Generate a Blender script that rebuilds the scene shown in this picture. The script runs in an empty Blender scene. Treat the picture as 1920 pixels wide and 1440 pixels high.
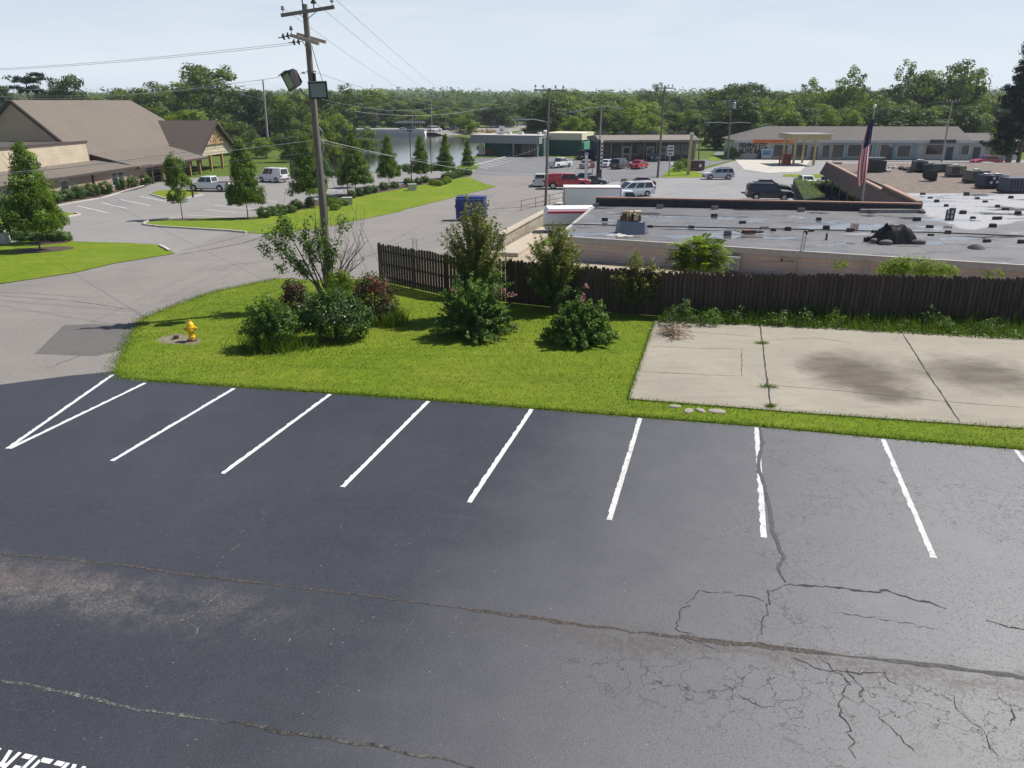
SUN_E=5; SKY_S=.09; SKY_DUST=.4; EXPO=0.36; HAZE=.00018
import bpy, bmesh, math, random
import numpy as np
from mathutils import Vector, Matrix
random.seed(7); RNG=np.random.default_rng(11)
SC=bpy.context.scene; COL=SC.collection
PI=math.pi
# ------------------------------------------------------------------ camera model
F=1442.; CH=8.0; PITCH=math.atan((720-190)/F)
cam=bpy.data.objects.new('camera',bpy.data.cameras.new('camera')); COL.objects.link(cam)
cam.location=(0,0,CH); cam.rotation_euler=(PI/2-PITCH,0,0)
cam.data.sensor_width=36; cam.data.lens=36*F/1920; cam.data.clip_end=6000; cam.data.clip_start=.2
SC.camera=cam
def gz(Y): return 0.0 if Y<40 else -2*min(1,(Y-40)/35)
def ang(v): return math.atan((720-v)/F)-PITCH
def hz(v,Y): return CH+Y*math.tan(ang(v))
def xx(u,Y,z): return (u-960)/F*(Y*math.cos(PITCH)-(z-CH)*math.sin(PITCH))
def A(u,v,Y):                       # point seen at (u,v), Y metres ahead
    z=hz(v,Y); return Vector((xx(u,Y,z),Y,z))
def Zp(u,v,z):                      # point seen at (u,v) on the level z
    Y=(z-CH)/math.tan(ang(v)); return Vector((xx(u,Y,z),Y,z))
def G(u,v):                         # point seen at (u,v) on the ground
    lo,hi=1.,4000.
    for _ in range(60):
        m=(lo+hi)/2
        if hz(v,m)>gz(m): lo=m
        else: hi=m
    return A(u,v,lo)
def ground(x,y): return Vector((x,y,gz(y)))
# ------------------------------------------------------------------ materials
def mat_new(name):
    m=bpy.data.materials.new(name); m.use_nodes=True; nt=m.node_tree
    return m,nt,nt.nodes['Principled BSDF']
def N(nt,t,**k):
    n=nt.nodes.new(t)
    for a,b in k.items():
        if a[0]=='_': setattr(n,a[1:],b)
        else: n.inputs[a].default_value=b
    return n
def L(nt,a,b): nt.links.new(a,b)
def rgb(c): return (c[0],c[1],c[2],1)
def coords(nt,space='Object'):
    t=nt.nodes.new('ShaderNodeTexCoord'); return t.outputs[space]
def noise(nt,scale,detail=4,rough=.55,vec=None,dist=0):
    n=N(nt,'ShaderNodeTexNoise',Scale=scale,Detail=detail,Roughness=rough,Distortion=dist)
    if vec is not None: L(nt,vec,n.inputs['Vector'])
    return n.outputs['Fac']
def ramp(nt,fac,stops):
    r=nt.nodes.new('ShaderNodeValToRGB'); e=r.color_ramp.elements
    while len(e)<len(stops): e.new(.5)
    for i,(p,c) in enumerate(stops):
        e[i].position=p; e[i].color=rgb(c) if len(c)==3 else c
    L(nt,fac,r.inputs['Fac']); return r.outputs['Color']
def gray(nt,fac,a,b,lo=0,hi=1):
    r=N(nt,'ShaderNodeMapRange'); r.inputs[1].default_value=a; r.inputs[2].default_value=b
    r.inputs[3].default_value=lo; r.inputs[4].default_value=hi; L(nt,fac,r.inputs[0]); return r.outputs[0]
def mix(nt,fac,a,b,mode='MIX'):
    n=nt.nodes.new('ShaderNodeMix'); n.data_type='RGBA'; n.blend_type=mode
    for s,v in ((n.inputs[0],fac),(n.inputs[6],a),(n.inputs[7],b)):
        if hasattr(v,'links'): L(nt,v,s)
        elif isinstance(v,(int,float)): s.default_value=v
        else: s.default_value=rgb(v)
    return n.outputs[2]
def mth(nt,op,a,b=0.):
    n=nt.nodes.new('ShaderNodeMath'); n.operation=op
    for s,v in ((n.inputs[0],a),(n.inputs[1],b)):
        if hasattr(v,'links'): L(nt,v,s)
        else: s.default_value=v
    return n.outputs[0]
def bump(nt,b,h,strength=.3,dist=.02):
    n=N(nt,'ShaderNodeBump',Strength=strength,Distance=dist); L(nt,h,n.inputs['Height']); L(nt,n.outputs[0],b.inputs['Normal'])
MATS={}
def M(name,col,rough=.7,var=.18,scale=4.,metal=0,spec=.5,bmp=0,coat=0):
    """plain paint/metal/wood stuff with some dirt variation"""
    if name in MATS: return MATS[name]
    m,nt,b=mat_new(name); c=coords(nt)
    f=noise(nt,scale,5,.6,c); f2=noise(nt,scale*9,3,.6,c)
    f=mth(nt,'ADD',mth(nt,'MULTIPLY',f,.65),mth(nt,'MULTIPLY',f2,.35))
    lo=[max(0,x*(1-var)) for x in col]; hi=[min(1,x*(1+var)) for x in col]
    L(nt,ramp(nt,f,[(.3,lo),(.7,hi)]),b.inputs['Base Color'])
    L(nt,gray(nt,f,.3,.7,min(1,rough+.06),max(0,rough-.06)),b.inputs['Roughness'])
    b.inputs['Metallic'].default_value=metal; b.inputs['Specular IOR Level'].default_value=spec
    b.inputs['Coat Weight'].default_value=coat
    if bmp: bump(nt,b,f2,bmp,.01)
    MATS[name]=m; return m
def streak(name,col,rough=.85,axis='z',amt=.3,scale=9.,bmp=.3):
    """weathered timber: grain stretched along one axis"""
    if name in MATS: return MATS[name]
    m,nt,b=mat_new(name); mp=N(nt,'ShaderNodeMapping'); L(nt,coords(nt),mp.inputs[0])
    s=[scale]*3; s['xyz'.index(axis)]=scale*.05; mp.inputs['Scale'].default_value=s
    f=noise(nt,1.,6,.65,mp.outputs[0])
    L(nt,ramp(nt,f,[(.3,[x*(1-amt) for x in col]),(.72,[min(1,x*(1+amt)) for x in col])]),b.inputs['Base Color'])
    b.inputs['Roughness'].default_value=rough; bump(nt,b,f,bmp,.01); MATS[name]=m; return m
def leafmat(name,dark,light,trans=.35,rough=.55,rand=0.):
    if name in MATS: return MATS[name]
    m,nt,b=mat_new(name)
    at=nt.nodes.new('ShaderNodeAttribute'); at.attribute_name='tone'
    fac=at.outputs['Fac']
    if rand:
        oi=nt.nodes.new('ShaderNodeObjectInfo')
        fac=mth(nt,'ADD',fac,mth(nt,'MULTIPLY',mth(nt,'SUBTRACT',oi.outputs['Random'],.5),rand))
    c=ramp(nt,fac,[(0.,dark),(1.,light)])
    L(nt,c,b.inputs['Base Color']); b.inputs['Roughness'].default_value=rough
    b.inputs['Specular IOR Level'].default_value=.35
    tr=nt.nodes.new('ShaderNodeBsdfTranslucent')
    L(nt,mix(nt,1.,c,(1.0,1.0,.55),'MULTIPLY'),tr.inputs[0])
    ms=N(nt,'ShaderNodeMixShader',Fac=trans); L(nt,b.outputs[0],ms.inputs[1]); L(nt,tr.outputs[0],ms.inputs[2])
    L(nt,ms.outputs[0],nt.nodes['Material Output'].inputs[0]); MATS[name]=m; return m
# ------------------------------------------------------------------ mesh builder
class MB:
    def __init__(s): s.v=[]; s.f=[]; s.mi=[]; s.cur=0
    def add(s,vs,fs):
        o=len(s.v); s.v+=[tuple(x) for x in vs]; s.f+=[tuple(o+i for i in f) for f in fs]; s.mi+=[s.cur]*len(fs); return s
    def box(s,c,d,rz=0,top=1.,topd=None):
        x,y,z=d[0]/2,d[1]/2,d[2]/2; tx,ty=(topd or (top,top))
        vs=[(-x,-y,-z),(x,-y,-z),(x,y,-z),(-x,y,-z),(-x*tx,-y*ty,z),(x*tx,-y*ty,z),(x*tx,y*ty,z),(-x*tx,y*ty,z)]
        cr,sr=math.cos(rz),math.sin(rz)
        vs=[(c[0]+a*cr-b*sr,c[1]+a*sr+b*cr,c[2]+q) for a,b,q in vs]
        return s.add(vs,[(3,2,1,0),(4,5,6,7),(0,1,5,4),(1,2,6,5),(2,3,7,6),(3,0,4,7)])
    def bar(s,p,q,w,h,up=(0,0,1)):        # rectangular bar from p to q
        p,q=Vector(p),Vector(q); d=(q-p).normalized(); u=Vector(up)
        if abs(d.dot(u))>.98: u=Vector((0,1,0))
        sd=d.cross(u).normalized(); u=sd.cross(d)
        vs=[e+sd*a*w/2+u*b*h/2 for e in (p,q) for a,b in ((-1,-1),(1,-1),(1,1),(-1,1))]
        return s.add(vs,[(0,1,2,3),(7,6,5,4),(0,4,5,1),(1,5,6,2),(2,6,7,3),(3,7,4,0)])
    def tube(s,pts,r,n=8,cap=True):
        pts=[Vector(p) for p in pts]; R=r if isinstance(r,(list,tuple)) else [r]*len(pts)
        vs=[];fs=[]
        for i,p in enumerate(pts):
            d=(pts[min(i+1,len(pts)-1)]-pts[max(i-1,0)]).normalized()
            u=Vector((0,0,1)) if abs(d.z)<.95 else Vector((1,0,0))
            a=d.cross(u).normalized(); b=a.cross(d)
            for k in range(n):
                t=2*PI*k/n; vs.append(p+(a*math.cos(t)+b*math.sin(t))*R[i])
        for i in range(len(pts)-1):
            for k in range(n):
                fs.append((i*n+k,i*n+(k+1)%n,(i+1)*n+(k+1)%n,(i+1)*n+k))
        if cap: fs+=[tuple(range(n)),tuple((len(pts)-1)*n+k for k in reversed(range(n)))]
        return s.add(vs,fs)
    def lathe(s,prof,c=(0,0,0),n=14,axis='z'):
        vs=[];fs=[]
        for r,z in prof:
            for k in range(n):
                t=2*PI*k/n; a,b=r*math.cos(t),r*math.sin(t)
                vs.append((c[0]+a,c[1]+b,c[2]+z) if axis=='z' else ((c[0]+a,c[1]+z,c[2]+b) if axis=='y' else (c[0]+z,c[1]+a,c[2]+b)))
        m=len(prof)
        for i in range(m-1):
            for k in range(n): fs.append((i*n+k,i*n+(k+1)%n,(i+1)*n+(k+1)%n,(i+1)*n+k))
        fs+=[tuple(reversed(range(n))),tuple((m-1)*n+k for k in range(n))]
        return s.add(vs,fs)
    def prism(s,poly,z0,z1):
        n=len(poly); vs=[(p[0],p[1],z0) for p in poly]+[(p[0],p[1],z1) for p in poly]
        return s.add(vs,[tuple(reversed(range(n))),tuple(range(n,2*n))]+[(i,(i+1)%n,n+(i+1)%n,n+i) for i in range(n)])
    def extr(s,poly,y0,y1):               # polygon in xz pushed along y
        n=len(poly); vs=[(p[0],y0,p[1]) for p in poly]+[(p[0],y1,p[1]) for p in poly]
        return s.add(vs,[tuple(range(n)),tuple(reversed(range(n,2*n)))]+[(i,n+i,n+(i+1)%n,(i+1)%n) for i in range(n)])
    def slab(s,poly,t):                   # thick panel: polygon of 3d points, thickness t along its normal
        P=[Vector(p) for p in poly]; nrm=Vector((0,0,0))
        for i in range(len(P)): nrm+=P[i].cross(P[(i+1)%len(P)])
        nrm.normalize(); n=len(P); vs=[p-nrm*t for p in P]+P
        return s.add(vs,[tuple(reversed(range(n))),tuple(range(n,2*n))]+[(i,(i+1)%n,n+(i+1)%n,n+i) for i in range(n)])
    def ball(s,c,r,n=8,sq=1.):
        m=n//2+1; return s.lathe([(max(.002,r*math.sin(PI*i/m)),-r*sq*math.cos(PI*i/m)) for i in range(m+1)],c,n)
    def build(s,name,mats,parent=None,smooth=False,loc=None,rz=None):
        me=bpy.data.meshes.new(name); me.from_pydata(s.v,[],s.f)
        for m in (mats if isinstance(mats,(list,tuple)) else [mats]): me.materials.append(m)
        if len(me.materials)>1: me.polygons.foreach_set('material_index',s.mi)
        bm=bmesh.new(); bm.from_mesh(me); bmesh.ops.recalc_face_normals(bm,faces=bm.faces); bm.to_mesh(me); bm.free()
        if smooth:
            me.polygons.foreach_set('use_smooth',[True]*len(me.polygons))
            try: me.set_sharp_from_angle(angle=math.radians(40))
            except Exception: pass
        return link(name,me,parent,loc,rz)
def link(name,me,parent=None,loc=None,rz=None):
    o=bpy.data.objects.new(name,me); COL.objects.link(o)
    if parent is not None: o.parent=parent
    if loc is not None: o.location=loc
    if rz is not None: o.rotation_euler=(0,0,rz)
    return o
def tag(o,label,cat,group=None,kind=None):
    o['label']=label; o['category']=cat
    if group: o['group']=group
    if kind: o['kind']=kind
    return o
def thing(name,label,cat,loc=(0,0,0),rz=0,group=None):
    o=bpy.data.objects.new(name,None); COL.objects.link(o); o.empty_display_size=.3
    o.location=loc; o.rotation_euler=(0,0,rz); return tag(o,label,cat,group)
def dup(o,parent=None,loc=None,rz=None,scale=None,label=None):
    c=o.copy(); COL.objects.link(c)
    if parent is not None: c.parent=parent
    if loc is not None: c.location=loc
    if rz is not None: c.rotation_euler=(0,0,rz)
    if scale is not None: c.scale=scale
    if label: c['label']=label
    for ch in list(o.children): dup(ch,c)
    return c
def struct(o,label,cat): return tag(o,label,cat,None,'structure')
def sheet(name,pts,off,m,label=None,cat=None,parent=None,sub=0,kind='structure'):
    """ground-hugging surface: outline in world xy, cut where the terrain bends"""
    bm=bmesh.new(); vs=[bm.verts.new((p[0],p[1],0)) for p in pts]; bm.faces.new(vs)
    for y in (40,75):
        bmesh.ops.bisect_plane(bm,geom=bm.verts[:]+bm.edges[:]+bm.faces[:],plane_co=(0,y,0),plane_no=(0,1,0))
    for v in bm.verts: v.co.z=gz(v.co.y)+off
    bmesh.ops.recalc_face_normals(bm,faces=bm.faces)
    for f in bm.faces:
        if f.normal.z<0: f.normal_flip()
    me=bpy.data.meshes.new(name); bm.to_mesh(me); bm.free(); me.materials.append(m)
    o=link(name,me,parent)
    if label: tag(o,label,cat,None,kind)
    return o
def px(pts): return [G(u,v) for u,v in pts]
# ------------------------------------------------------------------ foliage
def cards(name,m,P,S,tone,parent=None,upb=.3,asp=.55,loc=None):
    """leaf clumps: one small bent leaf-shaped face per point of P (numpy n x 3), size S"""
    n=len(P); nr=RNG.normal(size=(n,3))
    if P.shape[1]>3: nr=nr*.5+P[:,3:6]*1.0; nr[:,2]+=upb*.5; P=P[:,:3]
    else: nr[:,2]=np.abs(nr[:,2])*1.0+upb
    nr/=np.linalg.norm(nr,axis=1)[:,None]
    t=RNG.normal(size=(n,3)); t-=nr*(t*nr).sum(1)[:,None]; t/=np.linalg.norm(t,axis=1)[:,None]
    b=np.cross(nr,t); S=np.broadcast_to(S,(n,))[:,None]
    V=np.empty((n,4,3)); V[:,0]=P-t*S*.5; V[:,1]=P+b*S*asp*.5+nr*S*.08; V[:,2]=P+t*S*.5-nr*S*.1; V[:,3]=P-b*S*asp*.5+nr*S*.08
    return quads(name,m,V,tone,parent,loc)
def quads(name,m,V,tone,parent=None,loc=None):
    n,k=V.shape[0],V.shape[1]; me=bpy.data.meshes.new(name)
    me.vertices.add(n*k); me.vertices.foreach_set('co',V.astype(np.float32).ravel())
    me.loops.add(n*k); me.loops.foreach_set('vertex_index',np.arange(n*k,dtype=np.int32))
    me.polygons.add(n); me.polygons.foreach_set('loop_start',np.arange(0,n*k,k,dtype=np.int32))
    me.polygons.foreach_set('loop_total',np.full(n,k,dtype=np.int32))
    me.update(calc_edges=True); a=me.attributes.new('tone','FLOAT','FACE'); a.data.foreach_set('value',np.clip(tone,0,1).astype(np.float32))
    me.materials.append(m); return link(name,me,parent,loc)
def clusters(blobs,k,cr,shell=.55,low=-.75):
    """clump centres spread through ellipsoids (cx,cy,cz,rx,ry,rz)"""
    out=[]; vol=np.array([b[3]*b[4]*b[5] for b in blobs])**.67; vol/=vol.sum()
    for b,w in zip(blobs,vol):
        q=max(2,int(k*w)); d=RNG.normal(size=(q*2,3)); d/=np.linalg.norm(d,axis=1)[:,None]
        d=d[d[:,2]>low][:q]; r=shell+(1-shell)*RNG.random(len(d))**.6
        out.append(np.c_[np.array(b[:3])+d*r[:,None]*np.array(b[3:6]),d])
    return np.concatenate(out)
def leaves(C,per,cr,flat=.8):
    n=len(C); P=np.repeat(C,per,0); P[:,:3]+=np.clip(RNG.normal(size=(n*per,3)),-1.35,1.35)*np.array([cr,cr,cr*flat])*.5
    if P.shape[1]>3: P[:,3:6]+=(P[:,:3]-np.repeat(C[:,:3],per,0))/max(cr,.01)*.8
    t=np.repeat(RNG.normal(.45,.2,n),per)+RNG.normal(0,.13,n*per); return P,t
def limb(mb,p,d,ln,r,seg=5,wob=.12,tip=.35):
    p=Vector(p); d=Vector(d).normalized(); pts=[p.copy()]; rs=[r]
    for i in range(seg):
        d=(d+Vector((random.uniform(-wob,wob),random.uniform(-wob,wob),random.uniform(-wob*.3,wob*.6)))).normalized()
        p=p+d*ln/seg; pts.append(p.copy()); rs.append(r*(1-(1-tip)*(i+1)/seg))
    mb.tube(pts,rs,6); return pts

def shoots(n,R,H,per,ls,s0=.3,fall=.62,hx=1.25,jit=.07,droop=.25,base=.12,hv=.25):
    """leafy shoots fanning out of one crown: (points with outward directions, tones, stem polylines)"""
    PP=[];TT=[];ST=[]
    for i in range(n):
        a=random.uniform(0,2*PI); t=random.random()**.6; L_=random.uniform(1-hv,1.06); b0=np.array([base*math.cos(a)*random.random(),base*math.sin(a)*random.random(),0])
        ex=np.array([R[0]*t*math.cos(a),R[1]*t*math.sin(a),H*(1-fall*t**2.2)*L_]); w=np.array([random.gauss(0,.06),random.gauss(0,.06),0])
        f=lambda s:b0+ex*np.array([s**hx,s**hx,s**.85])+w*math.sin(3*s)+np.array([0,0,-droop*t*s**3])
        s=s0+(1.0-s0)*RNG.random(per)**.8; tn=random.gauss(.42,.2)
        Q=np.array([f(x) for x in s])+RNG.normal(0,jit,(per,3))*(1.25-s[:,None]*.7); d=ex/np.linalg.norm(ex); dd=np.c_[np.full(per,d[0]),np.full(per,d[1]),np.full(per,d[2])]*.55+RNG.normal(0,.35,(per,3))
        PP.append(np.c_[Q,dd]); TT.append(tn+RNG.normal(0,.12,per)+.18*(s-.6)); ST.append([Vector(f(x)) for x in (0,.25,.5,.75,.98)])
    return np.concatenate(PP),np.concatenate(TT),ST
# ------------------------------------------------------------------ sun and sky
SUN=Vector((7.65,3.4,0)).normalized(); ELEV=math.radians(53)
sd=Vector((SUN.x*math.cos(ELEV),SUN.y*math.cos(ELEV),math.sin(ELEV)))
sl=bpy.data.lights.new('sun','SUN'); sl.energy=SUN_E; sl.angle=math.radians(.5); sl.color=(1,.95,.87)
so=bpy.data.objects.new('sun',sl); COL.objects.link(so); so.rotation_euler=sd.to_track_quat('Z','Y').to_euler(); so.location=(30,20,60)
w=bpy.data.worlds.new('World'); SC.world=w; w.use_nodes=True; nt=w.node_tree
sky=nt.nodes.new('ShaderNodeTexSky'); sky.sky_type='NISHITA'; sky.sun_disc=False
sky.sun_elevation=ELEV; sky.sun_rotation=math.atan2(SUN.x,SUN.y); sky.air_density=1.0; sky.dust_density=SKY_DUST; sky.ozone_density=1.6; sky.altitude=150
bg=nt.nodes['Background']; bg.inputs['Strength'].default_value=SKY_S
cl=nt.nodes.new('ShaderNodeTexCoord'); mp=N(nt,'ShaderNodeMapping'); mp.inputs['Scale'].default_value=(1.2,1.2,7.); L(nt,cl.outputs['Generated'],mp.inputs[0])
cf=noise(nt,2.2,6,.62,mp.outputs[0],.4)
sz=nt.nodes.new('ShaderNodeSeparateXYZ'); L(nt,cl.outputs['Generated'],sz.inputs[0])
hzf=gray(nt,sz.outputs[2],.34,.03,0,1)
skc=mix(nt,hzf,mix(nt,1.,sky.outputs[0],(.62,.68,.78),'MULTIPLY'),(6.5,7.25,8.1))
L(nt,mix(nt,mth(nt,'MULTIPLY',gray(nt,cf,.42,.75,0,.55),gray(nt,sz.outputs[2],.5,.1,.2,1)),skc,(7.6,7.9,8.2)),bg.inputs['Color'])
SC.view_settings.view_transform='Standard'; SC.view_settings.look='None'; SC.view_settings.exposure=EXPO; SC.view_settings.gamma=1
SC.render.film_transparent=False
SC.cycles.max_bounces=6; SC.cycles.diffuse_bounces=3; SC.cycles.glossy_bounces=3; SC.cycles.transmission_bounces=4; SC.cycles.volume_bounces=0
SC.cycles.use_denoising=True
# ------------------------------------------------------------------ ground materials
def asphalt(name,col,spk,rough,warm=0.,patch=.25,fine=55.,lot=False):
    m,nt,b=mat_new(name); c=coords(nt)
    big=noise(nt,.16,5,.6,c); med=noise(nt,1.1,5,.6,c); fn=noise(nt,fine,3,.7,c)
    base=ramp(nt,big,[(.3,[x*(1-patch) for x in col]),(.7,[x*(1+patch) for x in col])])
    base=mix(nt,gray(nt,med,.3,.7,0,.5),base,[x*.8 for x in col])
    base=mix(nt,gray(nt,fn,.56,.74,0,.8),base,spk)
    base=mix(nt,gray(nt,fn,.42,.28,0,.75),base,[x*.4 for x in col])
    base=mix(nt,gray(nt,noise(nt,6.5,5,.7,c),.45,.7,0,.35),base,[x*1.45 for x in col]); base=mix(nt,gray(nt,noise(nt,.45,6,.7,c),.55,.68,0,.3),base,[x*.62 for x in col])
    rf=gray(nt,big,.3,.7,rough-.06,rough+.08)
    if lot:
        # dusty wash-out along the old seam, its own stain with ragged edges
        a,e=G(-150,1040),G(1920,1285); an=math.atan2(e.y-a.y,e.x-a.x)
        mp=N(nt,'ShaderNodeMapping'); mp.vector_type='TEXTURE'; mp.inputs['Location'].default_value=(a.x,a.y-.25,0); mp.inputs['Rotation'].default_value=(0,0,an)
        L(nt,c,mp.inputs[0]); sp=nt.nodes.new('ShaderNodeSeparateXYZ'); L(nt,mp.outputs[0],sp.inputs[0])
        wv=noise(nt,.9,5,.65,c)
        d=mth(nt,'ADD',sp.outputs[1],mth(nt,'MULTIPLY',mth(nt,'SUBTRACT',wv,.5),1.6))
        band=mth(nt,'MULTIPLY',gray(nt,mth(nt,'ABSOLUTE',mth(nt,'ADD',d,.25)),.9,.1),gray(nt,sp.outputs[0],9.,4.))
        dust=mth(nt,'MULTIPLY',band,mth(nt,'MULTIPLY',gray(nt,noise(nt,24,5,.8,c),.40,.6),gray(nt,noise(nt,1.7,5,.7,c),.38,.58)))
        base=mix(nt,mth(nt,'MULTIPLY',dust,.8),base,(.20,.175,.15))
        core=mth(nt,'MULTIPLY',gray(nt,mth(nt,'ABSOLUTE',d),.5,0.),gray(nt,sp.outputs[0],4.6,2.))
        base=mix(nt,mth(nt,'MULTIPLY',mth(nt,'MULTIPLY',core,gray(nt,noise(nt,6,5,.75,c),.36,.6)),.55),base,(.16,.12,.10))
        # worn aggregate: dark pits towards the right, over sun glare painted as paler grey
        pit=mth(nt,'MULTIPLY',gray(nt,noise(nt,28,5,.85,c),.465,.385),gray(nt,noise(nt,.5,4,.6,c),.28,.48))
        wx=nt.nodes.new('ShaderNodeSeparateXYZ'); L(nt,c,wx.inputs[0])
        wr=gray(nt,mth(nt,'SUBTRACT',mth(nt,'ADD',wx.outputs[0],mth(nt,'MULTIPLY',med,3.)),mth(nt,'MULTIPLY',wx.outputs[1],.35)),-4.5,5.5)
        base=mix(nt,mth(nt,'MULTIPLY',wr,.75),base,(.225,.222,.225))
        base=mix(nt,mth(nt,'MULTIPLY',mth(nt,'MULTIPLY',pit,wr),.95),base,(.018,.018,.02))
        # alligator cracking, sparse, where the worn surface has failed
        wp=nt.nodes.new('ShaderNodeVectorMath'); wp.operation='ADD'; nz=N(nt,'ShaderNodeTexNoise',Scale=2.2,Detail=5.); L(nt,c,nz.inputs['Vector']); L(nt,c,wp.inputs[0]); L(nt,nz.outputs['Color'],wp.inputs[1])
        vo=N(nt,'ShaderNodeTexVoronoi',Scale=1.9); vo.feature='DISTANCE_TO_EDGE'; L(nt,wp.outputs[0],vo.inputs['Vector'])
        zone=mth(nt,'MULTIPLY',gray(nt,noise(nt,.32,3,.5,c),.50,.58),gray(nt,mth(nt,'SUBTRACT',wx.outputs[0],mth(nt,'MULTIPLY',wx.outputs[1],.1)),1.5,3.5))
        near=mth(nt,'MULTIPLY',gray(nt,mth(nt,'ABSOLUTE',mth(nt,'ADD',d,.55)),1.0,.2),gray(nt,sp.outputs[0],11.5,13.5))
        zone=mth(nt,'MAXIMUM',mth(nt,'MULTIPLY',zone,.6),near)
        base=mix(nt,mth(nt,'MULTIPLY',gray(nt,vo.outputs['Distance'],.022,.006),zone),base,(.02,.019,.018))
        # rusty crumble along the right half of the seam
        cru=mth(nt,'MULTIPLY',mth(nt,'MULTIPLY',gray(nt,mth(nt,'ABSOLUTE',mth(nt,'ADD',d,-.22)),.38,.05),gray(nt,sp.outputs[0],9.5,13.)),gray(nt,noise(nt,11,5,.75,c),.38,.56)); base=mix(nt,mth(nt,'MULTIPLY',cru,.85),base,(.075,.058,.05))
        # drips, tyre scuffs, loose light grit
        drip=N(nt,'ShaderNodeTexVoronoi',Scale=.55); L(nt,c,drip.inputs['Vector']); base=mix(nt,mth(nt,'MULTIPLY',gray(nt,mth(nt,'ADD',drip.outputs['Distance'],mth(nt,'MULTIPLY',noise(nt,5,4,.6,c),.25)),.16,.08),.4),base,(.02,.02,.022))
        tm=N(nt,'ShaderNodeMapping'); L(nt,c,tm.inputs[0]); tm.inputs['Rotation'].default_value=(0,0,an+.25); tm.inputs['Scale'].default_value=(.22,2.2,1); base=mix(nt,gray(nt,noise(nt,1.,5,.6,tm.outputs[0],.5),.6,.85,0,.22),base,(.075,.075,.082))
        gr_=N(nt,'ShaderNodeTexVoronoi',Scale=7.); L(nt,c,gr_.inputs['Vector']); base=mix(nt,mth(nt,'MULTIPLY',gray(nt,gr_.outputs['Distance'],.075,.05),gray(nt,noise(nt,1.3,3,.6,c),.5,.6)),base,(.34,.33,.32))
        sc=noise(nt,2.,2,.5,c); rf=mth(nt,'ADD',rf,mth(nt,'MULTIPLY',mth(nt,'SUBTRACT',sc,.5),.12))
    L(nt,base,b.inputs['Base Color']); L(nt,rf,b.inputs['Roughness']); bump(nt,b,fn,.55,.012)
    return m
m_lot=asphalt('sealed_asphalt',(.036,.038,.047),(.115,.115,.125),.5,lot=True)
m_road=asphalt('road_asphalt',(.205,.188,.172),(.33,.305,.28),.85,patch=.16)
m_church=asphalt('church_asphalt',(.225,.213,.205),(.31,.30,.285),.85,patch=.10,fine=30)
m_plaza=asphalt('plaza_asphalt',(.15,.15,.155),(.24,.24,.24),.8,patch=.2,fine=20)
m_shop=asphalt('shop_asphalt',(.24,.235,.235),(.31,.3,.3),.8,patch=.12,fine=20)
m_patch=asphalt('patch_asphalt',(.115,.105,.10),(.2,.19,.18),.85,patch=.15)
def concrete_mat(name,col,stain=True):
    m,nt,b=mat_new(name); c=coords(nt)
    big=noise(nt,.35,6,.6,c); mp=N(nt,'ShaderNodeMapping'); L(nt,c,mp.inputs[0]); mp.inputs['Scale'].default_value=(.5,2.4,1); st=noise(nt,.9,5,.65,mp.outputs[0]); fn=noise(nt,40,3,.7,c)
    base=ramp(nt,big,[(.3,[x*.88 for x in col]),(.7,[x*1.1 for x in col])])
    base=mix(nt,gray(nt,st,.5,.75,0,.5),base,[x*.68 for x in col]); base=mix(nt,gray(nt,noise(nt,3.2,6,.7,c),.52,.68,0,.45),base,[x*.7 for x in col]); base=mix(nt,gray(nt,fn,.58,.75,0,.4),base,[x*.6 for x in col])
    if stain:
        for (u,v,sx,sy,k) in ((1612,704,1.75,2.3,.95),(1660,738,.9,1.1,.8),(1835,704,2.0,1.9,.9),(1560,690,1.2,1.5,.5),(1210,622,1.2,1.6,.3)):
            p=G(u,v); q=N(nt,'ShaderNodeMapping'); q.vector_type='TEXTURE'; q.inputs['Location'].default_value=(p.x,p.y,0); q.inputs['Scale'].default_value=(sx,sy,1); q.inputs['Rotation'].default_value=(0,0,-.12); L(nt,c,q.inputs[0])
            ln=nt.nodes.new('ShaderNodeVectorMath'); ln.operation='LENGTH'; L(nt,q.outputs[0],ln.inputs[0])
            d=mth(nt,'ADD',ln.outputs['Value'],mth(nt,'MULTIPLY',mth(nt,'SUBTRACT',noise(nt,.9,6,.7,c),.5),1.2))
            msk=mth(nt,'MULTIPLY',gray(nt,d,1.15,.4),gray(nt,st,.7,.35,.62,1.))
            base=mix(nt,mth(nt,'MULTIPLY',msk,min(1,k*1.15)),base,(.082,.066,.052))
    L(nt,base,b.inputs['Base Color']); b.inputs['Roughness'].default_value=.9; bump(nt,b,fn,.3,.006); return m
m_conc=concrete_mat('old_concrete',(.295,.268,.212)); m_kerb=concrete_mat('kerb_concrete',(.48,.45,.40),False)
def grass_mat(name,a,bc,dry,k=.5):
    m,nt,b=mat_new(name); c=coords(nt)
    big=noise(nt,.3,5,.6,c); med=noise(nt,2.2,5,.65,c); fn=noise(nt,22,4,.75,c)
    base=ramp(nt,med,[(.3,a),(.7,bc)]); base=mix(nt,gray(nt,big,.45,.7,0,k),base,dry)
    mp=N(nt,'ShaderNodeMapping'); L(nt,c,mp.inputs[0]); mp.inputs['Rotation'].default_value=(0,0,.12); mp.inputs['Scale'].default_value=(.15,2.1,1)
    base=mix(nt,gray(nt,noise(nt,1.,3,.5,mp.outputs[0]),.5,.7,0,.35),base,[x*.75 for x in a])
    base=mix(nt,gray(nt,fn,.5,.3,0,.75),base,[x*.5 for x in a])
    L(nt,base,b.inputs['Base Color']); b.inputs['Roughness'].default_value=.9; b.inputs['Specular IOR Level'].default_value=.15
    bump(nt,b,fn,.9,.06); return m
m_grass=grass_mat('lawn_grass_ground',(.115,.178,.010),(.19,.27,.016),(.27,.285,.035))
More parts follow.
